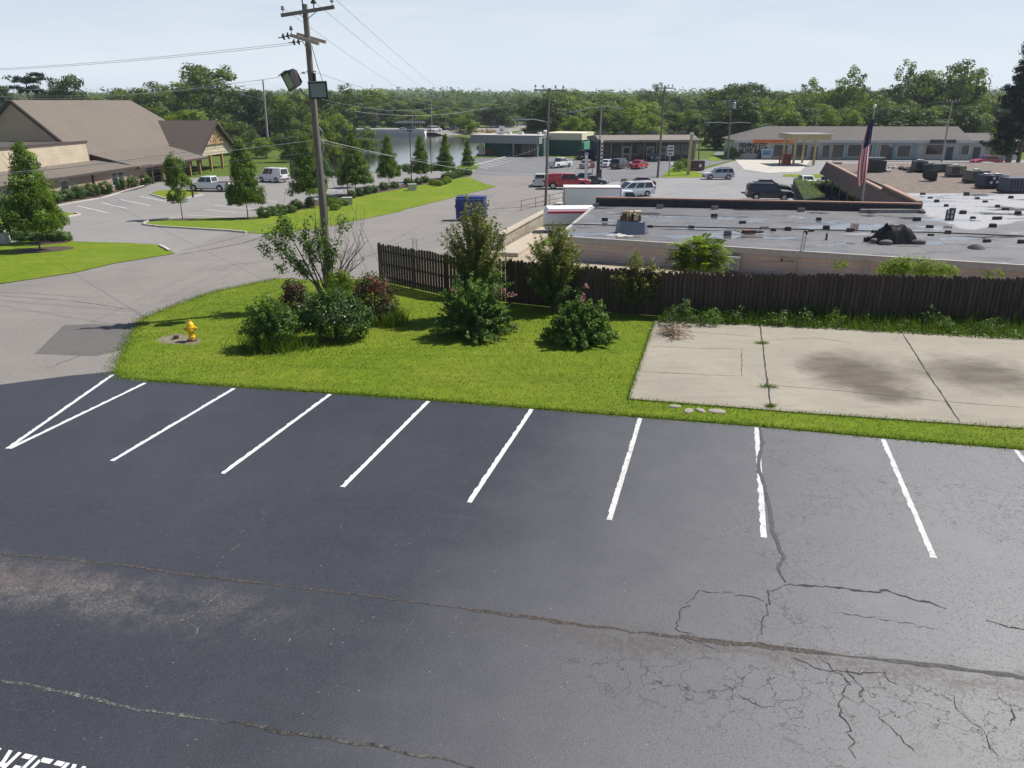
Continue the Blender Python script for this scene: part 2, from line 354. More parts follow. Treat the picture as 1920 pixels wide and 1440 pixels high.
m_field=grass_mat('field_grass',(.07,.115,.015),(.11,.165,.022),(.15,.17,.04))
gritty_early=concrete_mat('tan_gravel',(.36,.29,.22),False)
m_mulch=M('dark_mulch',(.07,.045,.033),.95,.45,6,bmp=.6)
m_white=M('white_road_paint',(.74,.74,.72),.6,.1,14)
def worn_paint(name,col,amt):
    m,nt,b=mat_new(name); c=coords(nt); f=noise(nt,48,5,.75,c); g_=noise(nt,3.,4,.6,c); f=mth(nt,'ADD',f,mth(nt,'MULTIPLY',mth(nt,'SUBTRACT',g_,.5),.3))
    L(nt,mix(nt,gray(nt,f,amt,amt-.08,0,.85),col,(.10,.10,.105)),b.inputs['Base Color']); b.inputs['Roughness'].default_value=.6; return m
m_paint=worn_paint('white_stall_paint',(.68,.68,.69),.435); m_paintw=worn_paint('worn_stall_paint',(.64,.64,.63),.485)
# ------------------------------------------------------------------ ground, roads, lawns
sheet('ground',[(-2600,-80),(2600,-80),(2600,3000),(-2600,3000)],0,m_field,'grassy ground running out to the horizon','ground')
sheet('road',px([(-500,560),(-300,540),(0,525),(330,440),(300,440),(480,420),(760,385),(880,318),(1010,322),(1010,350),(1130,352),(1060,392),(950,455),(845,520),(700,535),(500,560),(330,640),(262,735),(0,760),(-500,800)]),.004,m_road,'grey asphalt side street curving past the lawn','road')
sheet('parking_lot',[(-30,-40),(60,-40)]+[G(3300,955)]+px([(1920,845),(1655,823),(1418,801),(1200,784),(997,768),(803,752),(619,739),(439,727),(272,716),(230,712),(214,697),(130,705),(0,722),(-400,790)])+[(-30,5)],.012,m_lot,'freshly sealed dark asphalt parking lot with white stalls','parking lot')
LOT=bpy.data.objects['parking_lot']
sheet('church_parking_lot',px([(-400,470),(-60,410),(0,398),(110,385),(250,350),(330,335),(440,330),(600,330),(750,322),(865,320),(880,335),(760,360),(600,400),(500,412),(440,432),(330,475),(300,458),(60,450),(-200,480)]),.008,m_church,'pale asphalt church parking lot with faded stalls','parking lot')
sheet('plaza_parking_lot',px([(884,328),(900,312),(884,297),(1010,293),(1130,301),(1330,299),(1345,283),(1380,283),(1372,300),(1300,318),(1250,333),(1120,344),(1010,330)]),.008,m_plaza,'dark asphalt parking lot of the roadside shops','parking lot')
sheet('shop_forecourt',px([(1010,352),(1010,328),(1130,342),(1245,333),(1320,318),(1375,302),(1560,300),(1960,300),(2300,305)])+[(140,100),(60,75),(30,55),(9,56),(8,66)],.006,m_shop,'pale worn asphalt forecourt between the shops','forecourt')
sheet('asphalt_patch',px([(65,664),(120,610),(180,608),(262,612),(272,630),(215,660),(180,668)]),.008,m_patch,'darker square asphalt patch in the side street','road patch')
lawn_px=[(214,698),(228,662),(262,601),(300,584),(400,548),(520,523),(620,526),(705,522),(830,548),(1080,572),(1250,588),(1920,603),(2700,628)]
lawn_lo=[(2700,905),(1920,843),(1655,821),(1418,799),(1200,782),(997,766),(803,750),(619,737),(439,725),(272,714),(232,711)]
sheet('lawn',px(lawn_px+lawn_lo),.022,m_grass,'mown green lawn between the parking lot and the fence','lawn')
sheet('bounce_gravel',px([(706,521),(835,540),(1080,566),(1250,581),(1920,597),(2700,622)])+[Vector((50,31,0)),Vector((60,40,0)),Vector((4,46,0)),Vector((0,50,0))],.016,gritty_early,'unseen tan gravel strip, added for warm bounce, between the fence and the flat-roofed building','ground')  # unseen gravel, added to bounce warm light onto the block wall
sheet('concrete_pad',px([(1228,602),(1560,616),(1920,637),(2600,675),(2600,860),(1920,806),(1500,776),(1178,750)]),.045,m_conc,'stained concrete pad with cracked joints','concrete pad')
PAD=bpy.data.objects['concrete_pad']
sheet('church_lawn',px([(-400,590),(-60,540),(0,533),(140,512),(230,492),(328,476),(300,460),(240,456),(60,452),(-100,465),(-400,490)]),.032,m_grass,'green lawn corner beside the church driveway','lawn')
sheet('verge_lawn',px([(268,421),(285,415),(345,410),(465,408),(560,385),(700,360),(830,338),(878,332),(910,345),(932,350),(900,358),(760,393),(600,428),(500,439),(455,436)]),.032,m_grass,'long green verge with young trees along the street','lawn')
sheet('planting_bed',px([(480,400),(560,382),(700,355),(830,333),(882,322),(884,330),(830,340),(700,364),(570,392),(490,410)]),.042,m_mulch,'dark mulched planting bed along the verge','planting bed')
sheet('church_planting_bed',px([(-60,402),(100,370),(270,346),(275,350),(255,356),(110,386),(-60,418)]),.05,m_mulch,'dark mulched bed along the church wall','planting bed')
sheet('island_lawn',px([(282,363),(300,357),(350,355),(372,362),(345,371),(310,371)]),.032,m_grass,'small kerbed grass island by the church porch','lawn')
sheet('kerb_tip_lawn',px([(-60,412),(60,398),(105,393),(142,402),(110,410),(0,420)]),.032,m_grass,'small grass tip at the church parking kerb','lawn')
sheet('corner_verge',px([(1240,333),(1258,315),(1282,313),(1320,327),(1318,333)]),.032,m_grass,'narrow grass strip beneath the yellow sign post','lawn')
sheet('forecourt_verge',px([(1466,331),(1470,327),(1540,327),(1545,333),(1530,334)]),.032,m_grass,'thin grass strip before the bait shop forecourt','lawn')
sheet('lane_verge',px([(1325,297),(1375,284),(1378,292),(1340,303)]),.032,m_grass,'grass slope between the low shops and bait shop','lawn')
sheet('shop_concrete_apron',px([(1378,299),(1520,301),(1500,322),(1440,325),(1395,318)]),.03,m_kerb,'pale concrete apron before the bait shop','apron')
def mulch(u,v,r,label):
    p=G(u,v); n=14; return sheet('mulch_ring',[(p.x+r*math.cos(2*PI*i/n)*random.uniform(.9,1.1),p.y+r*math.sin(2*PI*i/n)*random.uniform(.9,1.1)) for i in range(n)],.046,m_mulch,label,'mulch')
def kerb(pts,label,wd=.17,ht=.13):
    P=px(pts); mb=MB()
    for a,b in zip(P,P[1:]):
        mb.bar(a+Vector((0,0,ht/2)),b+Vector((0,0,ht/2)),wd,ht)
    return struct(mb.build('kerb',m_kerb),label,'kerb')
kerb([(268,422),(300,426),(350,429),(430,434),(462,437)],'pale kerb round the end of the verge')
kerb([(268,420),(283,414),(345,409)],'pale kerb on the church side of the verge')
kerb([(300,462),(312,468),(318,472)],'short white kerb end at the church lawn')
kerb([(105,387),(130,382),(190,372),(255,353),(270,349)],'long pale kerb before the church shrubs')
kerb([(282,365),(310,373),(345,373),(380,366)],'pale kerb round the grass island')
kerb([(110,412),(135,406),(150,403),(140,400)],'pale kerb round the grass tip')
kerb([(884,311),(910,305),(967,289)],'pale kerb across the plaza parking lot')
kerb([(1560,302),(1700,304),(1920,306)],'kerb before the long shop row')
# ------------------------------------------------------------------ stall paint, writing, cracks
def line(name,p,q,wd,off,m,parent):
    p,q=Vector(p),Vector(q); d=(q-p); d.z=0; d.normalize(); n=Vector((-d.y,d.x,0))*wd/2
    return sheet(name,[p-n,q-n,q+n,p+n],off,m,parent=parent)
def ribbon(name,pts,wd,off,m,parent,jit=.03,step=.18,vary=.4,taper=True):
    P=px(pts); Q=[]
    for a,b in zip(P,P[1:]):
        k=max(1,int((b-a).length/step))
        Q+=[a.lerp(b,i/k)+Vector((random.gauss(0,jit),random.gauss(0,jit),0)) for i in range(k)]
    Q.append(P[-1]); vs=[];fs=[]
    for i,p in enumerate(Q):
        d=(Q[min(i+1,len(Q)-1)]-Q[max(i-1,0)]); d.z=0; d.normalize(); n=Vector((-d.y,d.x,0))
        tp=min(1,.35+min(i,len(Q)-1-i)*.2) if taper else 1; h=wd/2*tp*random.uniform(1-vary,1+vary)
        vs+=[(p+n*h)[:2]+(off,),(p-n*h*random.uniform(.6,1.2))[:2]+(off,)]
        if i: fs.append((2*i-2,2*i-1,2*i+1,2*i))
    me=bpy.data.meshes.new(name); me.from_pydata(vs,[],fs); me.materials.append(m); return link(name,me,parent)
far=[(272,719),(439,729),(619,740),(803,753),(997,768),(1200,785),(1418,802),(1655,824),(1903,844)]
near=[(18,842),(210,865),(417,889),(642,914),(879,943),(1142,976),(1432,1009),(1750,1047),(2110,1090)]
for i,(a,b) in enumerate(zip(far,near)):
    ribbon('parking_stripe',[a,b],.118,.016,m_paint if i<5 else m_paintw,LOT,.0015,.09,.035,False)
ribbon('parking_stripe',[(212,703),(14,842)],.118,.0165,m_paint,LOT,.0015,.09,.035,False)
def gritty(name,a,b,s=18,ragged=0.):
    m,nt,bs=mat_new(name); c=coords(nt); f=noise(nt,s,5,.75,c)
    if ragged: L(nt,gray(nt,noise(nt,26,5,.75,c),ragged-.03,ragged+.03),bs.inputs['Alpha'])
    L(nt,f,bs.inputs['Base Color']) if False else None; L(nt,ramp(nt,f,[(.38,a),(.62,b)]),bs.inputs['Base Color']); bs.inputs['Roughness'].default_value=.92; bump(nt,bs,f,.6,.015); return m
m_tar=gritty('crack_filler',(.05,.05,.052),(.10,.10,.102)); m_seam=gritty('gravelly_seam',(.03,.025,.022),(.115,.092,.078),18,.47); m_crack=gritty('dark_crack',(.022,.022,.024),(.05,.05,.05),18,.42); m_pale=gritty('dusty_crack',(.05,.05,.047),(.20,.195,.18),18,.5)
m_mix=gritty('half_filled_crack',(.016,.016,.016),(.12,.11,.095),9,.45)
ribbon('pavement_seam',[(-60,1032),(20,1041),(200,1058),(400,1085),(620,1110),(850,1140)],.05,.0175,m_seam,LOT,.012)
ribbon('pavement_seam',[(850,1140),(1000,1160),(1180,1185)],.10,.0175,m_seam,LOT,.015)
ribbon('pavement_seam',[(1180,1185),(1400,1210),(1600,1233)],.10,.0175,m_seam,LOT,.02)
ribbon('pavement_seam',[(1600,1233),(1760,1250),(1920,1271),(2100,1294)],.085,.0175,m_tar,LOT,.012)
ribbon('pavement_crack',[(-40,1268),(0,1277),(130,1300),(260,1330),(420,1355)],.055,.0175,m_pale,LOT,.016)
ribbon('pavement_crack',[(420,1355),(560,1378),(700,1400),(800,1420),(890,1442)],.06,.0175,m_mix,LOT,.014)
ribbon('filled_crack',[(1424,804),(1430,830),(1421,870),(1438,930),(1452,1010),(1471,1045),(1458,1065),(1473,1093)],.085,.0205,m_tar,LOT,.012,.2,.2)
ribbon('filled_crack',[(1472,1097),(1560,1102),(1640,1112),(1665,1108),(1700,1120),(1775,1142)],.045,.0175,m_crack,LOT,.022,.08,.7)
for pts,wd in (([(1472,1097),(1440,1110),(1440,1140),(1425,1180),(1422,1203)],.02),([(1438,1127),(1370,1115),(1310,1110),(1300,1125),(1275,1150),(1268,1180),(1310,1195)],.014),
        ([(1590,1255),(1612,1285),(1612,1310)],.028),([(1540,1235),(1592,1285),(1570,1320),(1592,1370),(1605,1425)],.016),([(1850,1165),(1890,1178),(1930,1184)],.035),([(1380,1300),(1430,1330),(1470,1318)],.01),([(1640,1330),(1700,1400),(1740,1420)],.012),([(1780,1300),(1800,1340),(1850,1380),(1870,1430)],.012),([(1560,1150),(1650,1162),(1760,1180)],.012),([(1870,1312),(1900,1330),(1893,1362)],.022),
        ([(1480,1235),(1530,1255),(1600,1262),(1660,1262)],.018),([(1660,1262),(1665,1280),(1690,1290)],.016),([(1270,1195),(1330,1215),(1360,1225)],.012)):
    ribbon('pavement_crack',pts,wd,.0178,m_crack,LOT,.026,.075,.7)
for pts,wd in (([(450,1020),(425,1040),(405,1064)],.035),([(108,1118),(90,1134),(58,1149)],.04),([(175,1128),(140,1147)],.07),([(440,1100),(400,1125),(360,1160),(305,1172)],.03),([(567,1176),(545,1195),(533,1217)],.03),([(350,1165),(375,1187),(355,1206)],.03),([(782,1158),(765,1180),(738,1212)],.02),([(270,950),(235,985)],.02)):
    ribbon('pavement_crack',pts,wd,.0178,m_pale,LOT,.02,.09)
# the stencilled word lies upside down to the camera and runs out of the frame
def words(name,txt,size,m,parent=None,extrude=0.,bold=0.):
    cu=bpy.data.curves.new(name,'FONT'); cu.body=txt; cu.size=size; cu.extrude=extrude; cu.offset=bold; cu.align_x='CENTER'; cu.align_y='CENTER'; cu.resolution_u=3
    t=bpy.data.objects.new(name+'_curve',cu); COL.objects.link(t); bpy.context.view_layer.update()
    me=bpy.data.meshes.new_from_object(t.evaluated_get(bpy.context.evaluated_depsgraph_get())); bpy.data.objects.remove(t); bpy.data.curves.remove(cu)
    me.name=name; me.materials.clear(); me.materials.append(m); return link(name,me,parent)
p0,p1=G(0,1404),G(152,1437)
an=math.atan2(p1.y-p0.y,p1.x-p0.x)
def stencil():
    """RESERVED in block stencil strokes (letter height 1, advance .72)"""
    S={'R':[(0,0,.17,1),(.17,.83,.45,1),(.45,.55,.6,.93),(.17,.43,.5,.57)],'E':[(0,0,.17,1),(.22,.83,.6,1),(.22,.42,.52,.57),(.22,0,.6,.16)],'S':[(.1,.84,.6,1),(0,.55,.16,.9),(.1,.43,.5,.57),(.45,.1,.6,.45),(0,0,.5,.16)],
       'V':[],'D':[(0,0,.17,1),(.22,.84,.45,1),(.22,0,.45,.16),(.44,.1,.6,.9)]}
    mb=MB(); x=0
    for ch in 'RESERVED':
        for a,b,c,d in S[ch]: mb.add([(x+a,b,0),(x+c,b,0),(x+c,d,0),(x+a,d,0)],[(0,1,2,3)])
        if ch=='R': mb.add([(x+.25,.43,0),(x+.43,.43,0),(x+.64,0,0),(x+.45,0,0)],[(0,3,2,1)])
        if ch=='V': mb.add([(x+0,1,0),(x+.17,1,0),(x+.37,0,0),(x+.22,0,0),(x+.58,1,0),(x+.75,1,0),(x+.5,0,0),(x+.39,0,0)],[(3,2,1,0),(7,6,5,4)])
        x+=.78
    return mb
ww=stencil().build('reserved_lettering',m_paint,LOT)
LS=.44; ww.scale=(LS*.72,LS,1); ww.rotation_euler=(0,0,an+PI)
STW=p1-p0; ww.location=p1+STW.normalized()*.085; ww.location.z=.0162
# faint church and plaza stalls
SHP=bpy.data.objects['shop_forecourt']; CHL=bpy.data.objects['church_parking_lot']; PLZ=bpy.data.objects['plaza_parking_lot']
RD=bpy.data.objects['road']; m_rc=gritty('road_crack',(.07,.065,.06),(.13,.12,.11),18,.40)
for pts,wd in (([(-20,553),(130,564),(262,582)],.05),([(-20,548),(60,550),(180,560)],.03),([(335,478),(400,468),(470,455),(520,440)],.12),([(90,690),(150,668),(230,655)],.05),([(760,470),(830,452),(930,420)],.05),([(560,520),(640,505),(720,470),(800,440)],.04),([(850,440),(930,400),(1000,375)],.06),([(400,500),(520,490),(600,470)],.03)): ribbon('road_crack',pts,wd,.0095,m_rc,RD,.03,.25,.6)
for a,b in (((145,386),(205,399)),((190,380),(237,391)),((226,374),(282,386)),((262,368),(322,380)),((385,393),(478,400)),((402,385),(486,393)),((430,378),(500,385)),((350,403),(440,408)),((430,371),(520,378)),((560,360),(610,366)),((590,352),(640,359))):
    line('stall_line',G(*a),G(*b),.1,.011,m_white,CHL)
for i in range(9):
    line('stall_line',G(893+i*9,311-i*2.6),G(915+i*9.5,316-i*2.8),.13,.011,m_white,PLZ)
for a,b in (((1146,302),(1136,313)),((1176,302),(1170,313)),((1205,302),(1202,313)),((1235,303),(1236,313)),((1258,305),(1266,313))):
    line('stall_line',G(*a),G(*b),.12,.011,m_white,PLZ)
for pts,wd in (([(60,440),(200,420),(330,395)],.05),([(250,400),(420,392),(560,372)],.05),([(600,385),(680,345)],.05)): ribbon('lot_crack',pts,wd,.0125,m_rc,CHL,.04,.3,.6)
for pts,wd in (([(1210,352),(1300,347),(1480,346)],.12),([(1360,344),(1385,345)],.5),([(1240,372),(1330,352),(1400,338)],.06),([(1090,368),(1150,352)],.08)): ribbon('lot_crack',pts,wd,.0105,m_rc,SHP,.05,.4,.6)
for pts in ([(1424,606),(1431,660),(1438,720),(1446,770)],[(1690,625),(1740,705),(1775,757),(1800,797)]):
    ribbon('expansion_joint',pts,.05,.049,m_crack,PAD,.008,.3,.3)
for pts in ([(1212,651),(1300,655),(1390,657)],[(1390,657),(1391,708)],[(1196,699),(1300,704),(1391,708)],[(1440,724),(1600,738),(1775,756),(1930,768)],[(1440,640),(1530,636),(1600,645)],[(1240,620),(1420,634)]):
    ribbon('slab_crack',pts,.022,.049,m_crack,PAD,.012,.2,.4)
# ------------------------------------------------------------------ fence
m_fence=streak('weathered_fence_board',(.052,.037,.029),.9,'z',.65,9)
def fence_line(pts,label):
    t=thing('wooden_fence',label,'fence',pts[0]); o=Vector(pts[0]); first=True
    for a,b in zip(pts,pts[1:]):
        a,b=Vector(a)-o,Vector(b)-o; d=b-a; ln=d.length; k=max(1,round(ln/2.4)); e=d/ln; n=Vector((-e.y,e.x,0)); an=math.atan2(e.y,e.x)
        for i in range(k):
            s0,s1=a+d*i/k,a+d*(i+1)/k; w=(s1-s0).length
            if first or i or True: MB().box(s0+Vector((0,0,.92))+n*.09,(.1,.1,1.85),an).build('post',m_fence,t)
            r=MB()
            for z in (.3,.9,1.5): r.bar(s0+n*.045+Vector((0,0,z)),s1+n*.045+Vector((0,0,z)),.04,.09)
            r.build('rail',m_fence,t)
            mb=MB(); x=.0; lefty=a.x+o.x+d.x*i/k<-2.6
            pitch=w/max(1,round(w/.168))
            while x<w-.05:
                h=random.uniform(1.72,1.84); tilt=random.gauss(0,.008)
                for side,dx in ((-1,0),):
                    c=s0+e*(x+.07)-n*(.005)+Vector((0,0,h/2+.04)); bw_=.142 if lefty else .15; mb.box(c,(bw_,.02,h-.04),an+tilt)
                    c2=c+Vector((0,0,h/2)); mb.box(c2,(bw_,.02,.05),an+tilt,topd=(.55,1))
                if not lefty:
                    c=s0+e*(x+.16)+n*.095+Vector((0,0,h/2)); mb.box(c,(.11 if lefty else .14,.018,h-.1),an)
                x+=pitch
            mb.build('picket_panel',m_fence,t)
        first=False
    return t
FP=[G(712,529),G(838,557),G(1080,583),G(1250,596),G(1920,611)]
FP.append(FP[-1]+(FP[-1]-FP[-2]).normalized()*12)
fence_line(FP,'dark weathered wooden picket fence behind the lawn')
# ------------------------------------------------------------------ fire hydrant
m_yel=M('yellow_hydrant_paint',(.80,.50,.015),.42,.15,9,spec=.5); m_yd=M('worn_yellow_cap',(.62,.36,.03),.5,.25,14); m_iron=M('rusty_iron',(.10,.06,.04),.85,.4,12)
hp=G(361,640)
t=thing('fire_hydrant','yellow fire hydrant standing on the lawn by the street','hydrant',hp+Vector((0,0,.03)),math.radians(20))
MB().lathe([(.17,0),(.17,.035),(.12,.05),(.115,.06)],n=16).build('base_flange',m_iron,t,True)
MB().lathe([(.105,.06),(.105,.12),(.12,.13),(.12,.16),(.105,.17),(.1,.40),(.115,.44),(.125,.47),(.145,.48),(.145,.52),(.12,.53)],n=18).build('barrel',m_yel,t,True)
MB().lathe([(.125,.53),(.12,.58),(.098,.64),(.06,.685),(.05,.70)],n=18).build('bonnet',m_yel,t,True)
MB().lathe([(.05,.70),(.05,.715),(.03,.72),(.03,.775),(.022,.78)],n=6).build('operating_nut',m_yd,t)
for s in (-1,1):
    o=MB(); o.lathe([(.05,.1*s),(.05,.15*s),(.066,.155*s),(.066,.2*s),(.03,.205*s),(.03,.235*s)],(0,0,.43),12,'x'); o.build('hose_cap',m_yd,t,True)
MB().lathe([(.07,-.09),(.07,-.15),(.092,-.155),(.092,-.205),(.035,-.21),(.035,-.245)],(0,0,.37),14,'y').build('pumper_cap',m_yd,t,True)
for k in range(8): MB().box((.155*math.cos(k*PI/4),.155*math.sin(k*PI/4),.045),(.03,.03,.03)).build('bolt',m_iron,t)
gp=G(330,634); sheet('bare_soil',px([(292,639),(306,632),(332,626),(366,632),(380,640),(364,649),(338,646),(306,645)]),.026,gritty('bare_gravel_soil',(.10,.09,.05),(.24,.21,.15),9),'bare gravelly patch round the hydrant','soil')
vb=thing('valve_box','small dark valve box cap beside the hydrant','valve box',G(331,636))
MB().lathe([(.09,0),(.09,.11),(.11,.115),(.11,.14),(.02,.145)],n=12).build('cap',m_iron,vb)
# ------------------------------------------------------------------ main utility pole with floodlights
m_pole=streak('creosoted_pole',(.17,.145,.125),.9,'z',.35,14); m_arm=streak('weathered_crossarm',(.20,.18,.16),.9,'x',.3,14); m_palearm=streak('pale_crossarm',(.42,.36,.28),.9,'x',.25,14)
m_ins=M('brown_porcelain',(.055,.03,.03),.25,.2,8); m_insg=M('grey_porcelain',(.17,.18,.20),.3,.1,8); m_galv=M('galvanised_steel',(.38,.39,.40),.5,.15,10,metal=.7); m_dark=M('black_metal',(.025,.025,.027),.5,.2,8,metal=.3); m_lens=M('floodlight_glass',(.22,.26,.27),.12,.1,6,spec=.8)
PB=G(622,572); PY=PB.y
UP=thing('utility_pole','tall wooden utility pole with two crossarms and floodlights','utility pole',PB)
def rel(u,v,dy=0.): return A(u,v,PY+dy)-PB
top=rel(571,8); bot=Vector((0,0,-.1))
def onp(v):                                            # a point of the pole axis at picture row v
    k=(hz(v,PY)-PB.z)/top.z; return top*k
o=MB(); pts=[bot.lerp(top,i/12) for i in range(13)]; o.tube(pts,[.165-.065*i/12 for i in range(13)],14); o.build('pole',m_pole,UP,True)
def insulator(par,p,kind='pin',d=(0,0,1),m=m_insg,s=1.):
    mb=MB()
    if kind=='pin': mb.lathe([(.015*s,0),(.015*s,.1*s),(.07*s,.11*s),(.075*s,.14*s),(.04*s,.17*s),(.05*s,.19*s),(.05*s,.22*s),(.03*s,.25*s)],p,10)
    else:
        p=Vector(p); d=Vector(d).normalized()
        for k in range(2):
            c=p+d*(.10+.17*k); mb.tube([c-d*.035,c+d*.01,c+d*.06],[.13*s,.11*s,.03*s],12)
        mb.tube([p,p+d*.48],.018,6)
    return mb.build('insulator',m,par,True)
a0,a1=rel(527,29,-.15),rel(627,13,-.15)
MB().bar(a0,a1,.10,.12).build('crossarm',m_arm,UP)
for u in (.33,.67): MB().bar(a0.lerp(a1,.5+(u-.5)*1.0)+Vector((0,0,-.05)),onp(34 if u<.5 else 40)+Vector((0,-.14,0)),.03,.02).build('brace',m_dark,UP)
insulator(UP,a0+(a1-a0)*.04+Vector((0,0,.06))); insulator(UP,a1+(a0-a1)*.04+Vector((0,0,.06)))
insulator(UP,a0.lerp(a1,.62)+Vector((0,0,.06)),m=m_dark,s=1.5)
b0,b1=rel(545,66,-.2),rel(598,82,-.45); c0,c1=rel(557,64,.25),rel(611,79,0.)
MB().bar(b0,b1,.1,.12).build('crossarm',m_palearm,UP); MB().bar(c0,c1,.1,.12).build('crossarm',m_palearm,UP)
MB().bar(b0.lerp(b1,.35),onp(97),.03,.02).build('brace',m_galv,UP)
insulator(UP,b0+Vector((.03,0,.06))); insulator(UP,b0,'strain',(-1,-.15,-.22),m_ins); insulator(UP,rel(565,78),'strain',(-1,-.15,-.1),m_ins,.9)
MB().tube([top+Vector((0,0,-.35)),top+Vector((-.12,0,.35)),top+Vector((-.3,0,.8))],.025,6).build('ground_wire_spike',m_dark,UP)
mb=MB(); mb.tube([onp(134)+Vector((-.14,-.06,0)),onp(134)+Vector((.22,-.06,0))],.025,6); mb.box(onp(136)+Vector((-.28,0,0)),(.12,.05,.05)); mb.build('cable_clamp',m_galv,UP)
MB().box(onp(145)+Vector((.13,-.04,0)),(.1,.14,.3)).build('junction_box',m_dark,UP)
def floodlight(c,aim,roll,w,h,d):
    f=Vector(aim).normalized(); r=Vector((0,0,1)).cross(-f).normalized(); r=(Matrix.Rotation(roll,3,f)@r); up=r.cross(f)*-1
    if up.z<0: up=-up
    def B(fx,hw,hh): return [c+f*fx+r*a*hw+up*b*hh for a,b in ((-1,-1),(1,-1),(1,1),(-1,1))]
    mb=MB(); P=B(-d*.5,w*.34,h*.36)+B(-d*.1,w*.5,h*.5)+B(d*.5,w*.5,h*.5)
    mb.add(P,[(0,1,2,3)]+[(i,(i+1)%4,4+(i+1)%4,4+i) for i in range(4)]+[(4+i,4+(i+1)%4,8+(i+1)%4,8+i) for i in range(4)])
    mb.add(B(d*.5,w*.5,h*.5)+B(d*.5,w*.42,h*.41)+B(d*.44,w*.42,h*.41),[(i,(i+1)%4,4+(i+1)%4,4+i) for i in range(4)]+[(4+i,4+(i+1)%4,8+(i+1)%4,8+i) for i in range(4)])
    hd=mb.build('floodlight',m_dark,UP); MB().add(B(d*.46,w*.43,h*.42),[(0,1,2,3)]).build('lens',m_lens,hd)
    vz=MB(); q=B(d*.5,w*.52,h*.52); vz.slab([q[3],q[2],q[2]+f*.12+up*.02,q[3]+f*.12+up*.02],.015); vz.build('visor',m_galv,hd)
    return hd
f1=rel(549,149,-.3); f2=rel(597,168,-.35)
floodlight(f1,(-.75,-.75,-.35),.28,.62,.62,.42); floodlight(f2,(.15,-1,-.16),.02,.68,.60,.42)
MB().tube([f1+Vector((.22,.1,-.3)),f1+Vector((.3,.15,-.5)),f1+Vector((.6,.2,-.68)),onp(181)],.035,8).build('lamp_arm',m_galv,UP,True)
MB().tube([f2+Vector((0,.2,.0)),onp(166)],.04,8).build('lamp_arm',m_galv,UP,True)
MB().tube([onp(85)+Vector((.14,-.05,0)),onp(120)+Vector((.28,-.1,0)),rel(607,158,-.35)],.012,5).build('lamp_cable',m_dark,UP)
MB().tube([onp(238)+Vector((.16,-.1,0)),onp(246)+Vector((.28,-.1,0)),onp(262)+Vector((.2,-.1,0)),onp(268)+Vector((.3,-.1,0)),onp(295)+Vector((.16,-.1,0)),onp(420)+Vector((.17,-.1,0))],.02,6).build('cable_loop',m_galv,UP)
# guy wires down to the lawn
m_wire=M('grey_wire',(.20,.20,.21),.5,.1,3,metal=.3); m_wirel=M('pale_wire',(.5,.5,.5),.45,.1,3,metal=.4); m_guard=M('yellow_guy_guard',(.45,.42,.16),.6,.2,6)
WN=0
def wire(name,p,q,sag,r,label,m=None,cat='wire',seg=18):
    r*=.62
    p,q=Vector(p),Vector(q); mb=MB(); pts=[p.lerp(q,i/seg)-Vector((0,0,sag*4*(i/seg)*(1-i/seg))) for i in range(seg+1)]
    return tag(mb.tube(pts,r,5).build(name,m or m_wire,None,True),label,cat)
gw=G(735,548)
wire('guy_wire',PB+onp(250),G(737,548),0,.012,'thin guy wire from the pole to the fence corner')
g2=tag(MB().tube([G(735,545),G(709,468)+Vector((0,-1.2,.0))],.03,8).build('guy_wire_guard',m_guard),'slanting yellow guard rod by the fence corner','guy guard')
wire('guy_wire',PB+onp(262),G(694,524),0,.010,'second guy wire slanting down left of the fence')
# ------------------------------------------------------------------ flat-roofed block building
def blockwall(name,col,bw=.4,bh=.2,mort=.01,axis='x'):
    m,nt,b=mat_new(name); c=coords(nt); sp=nt.nodes.new('ShaderNodeSeparateXYZ'); L(nt,c,sp.inputs[0]); cb=nt.nodes.new('ShaderNodeCombineXYZ')
    L(nt,sp.outputs['X' if axis=='x' else 'Y'],cb.inputs[0]); L(nt,sp.outputs[2],cb.inputs[1])
    br=N(nt,'ShaderNodeTexBrick',Scale=1.); br.inputs['Brick Width'].default_value=bw; br.inputs['Row Height'].default_value=bh; br.inputs['Mortar Size'].default_value=mort; br.inputs['Bias'].default_value=-.3
    br.inputs['Color1'].default_value=rgb(col); br.inputs['Color2'].default_value=rgb([x*.86 for x in col]); br.inputs['Mortar'].default_value=rgb([x*.72 for x in col]); L(nt,cb.outputs[0],br.inputs['Vector'])
    f=noise(nt,1.1,6,.65,c); base=mix(nt,gray(nt,f,.45,.75,0,.4),br.outputs[0],[x*.62 for x in col]); L(nt,base,b.inputs['Base Color']); b.inputs['Roughness'].default_value=.9
    bump(nt,b,br.outputs['Fac'],-.4,.01); return m
m_cinder=blockwall('painted_block',(.62,.50,.42))
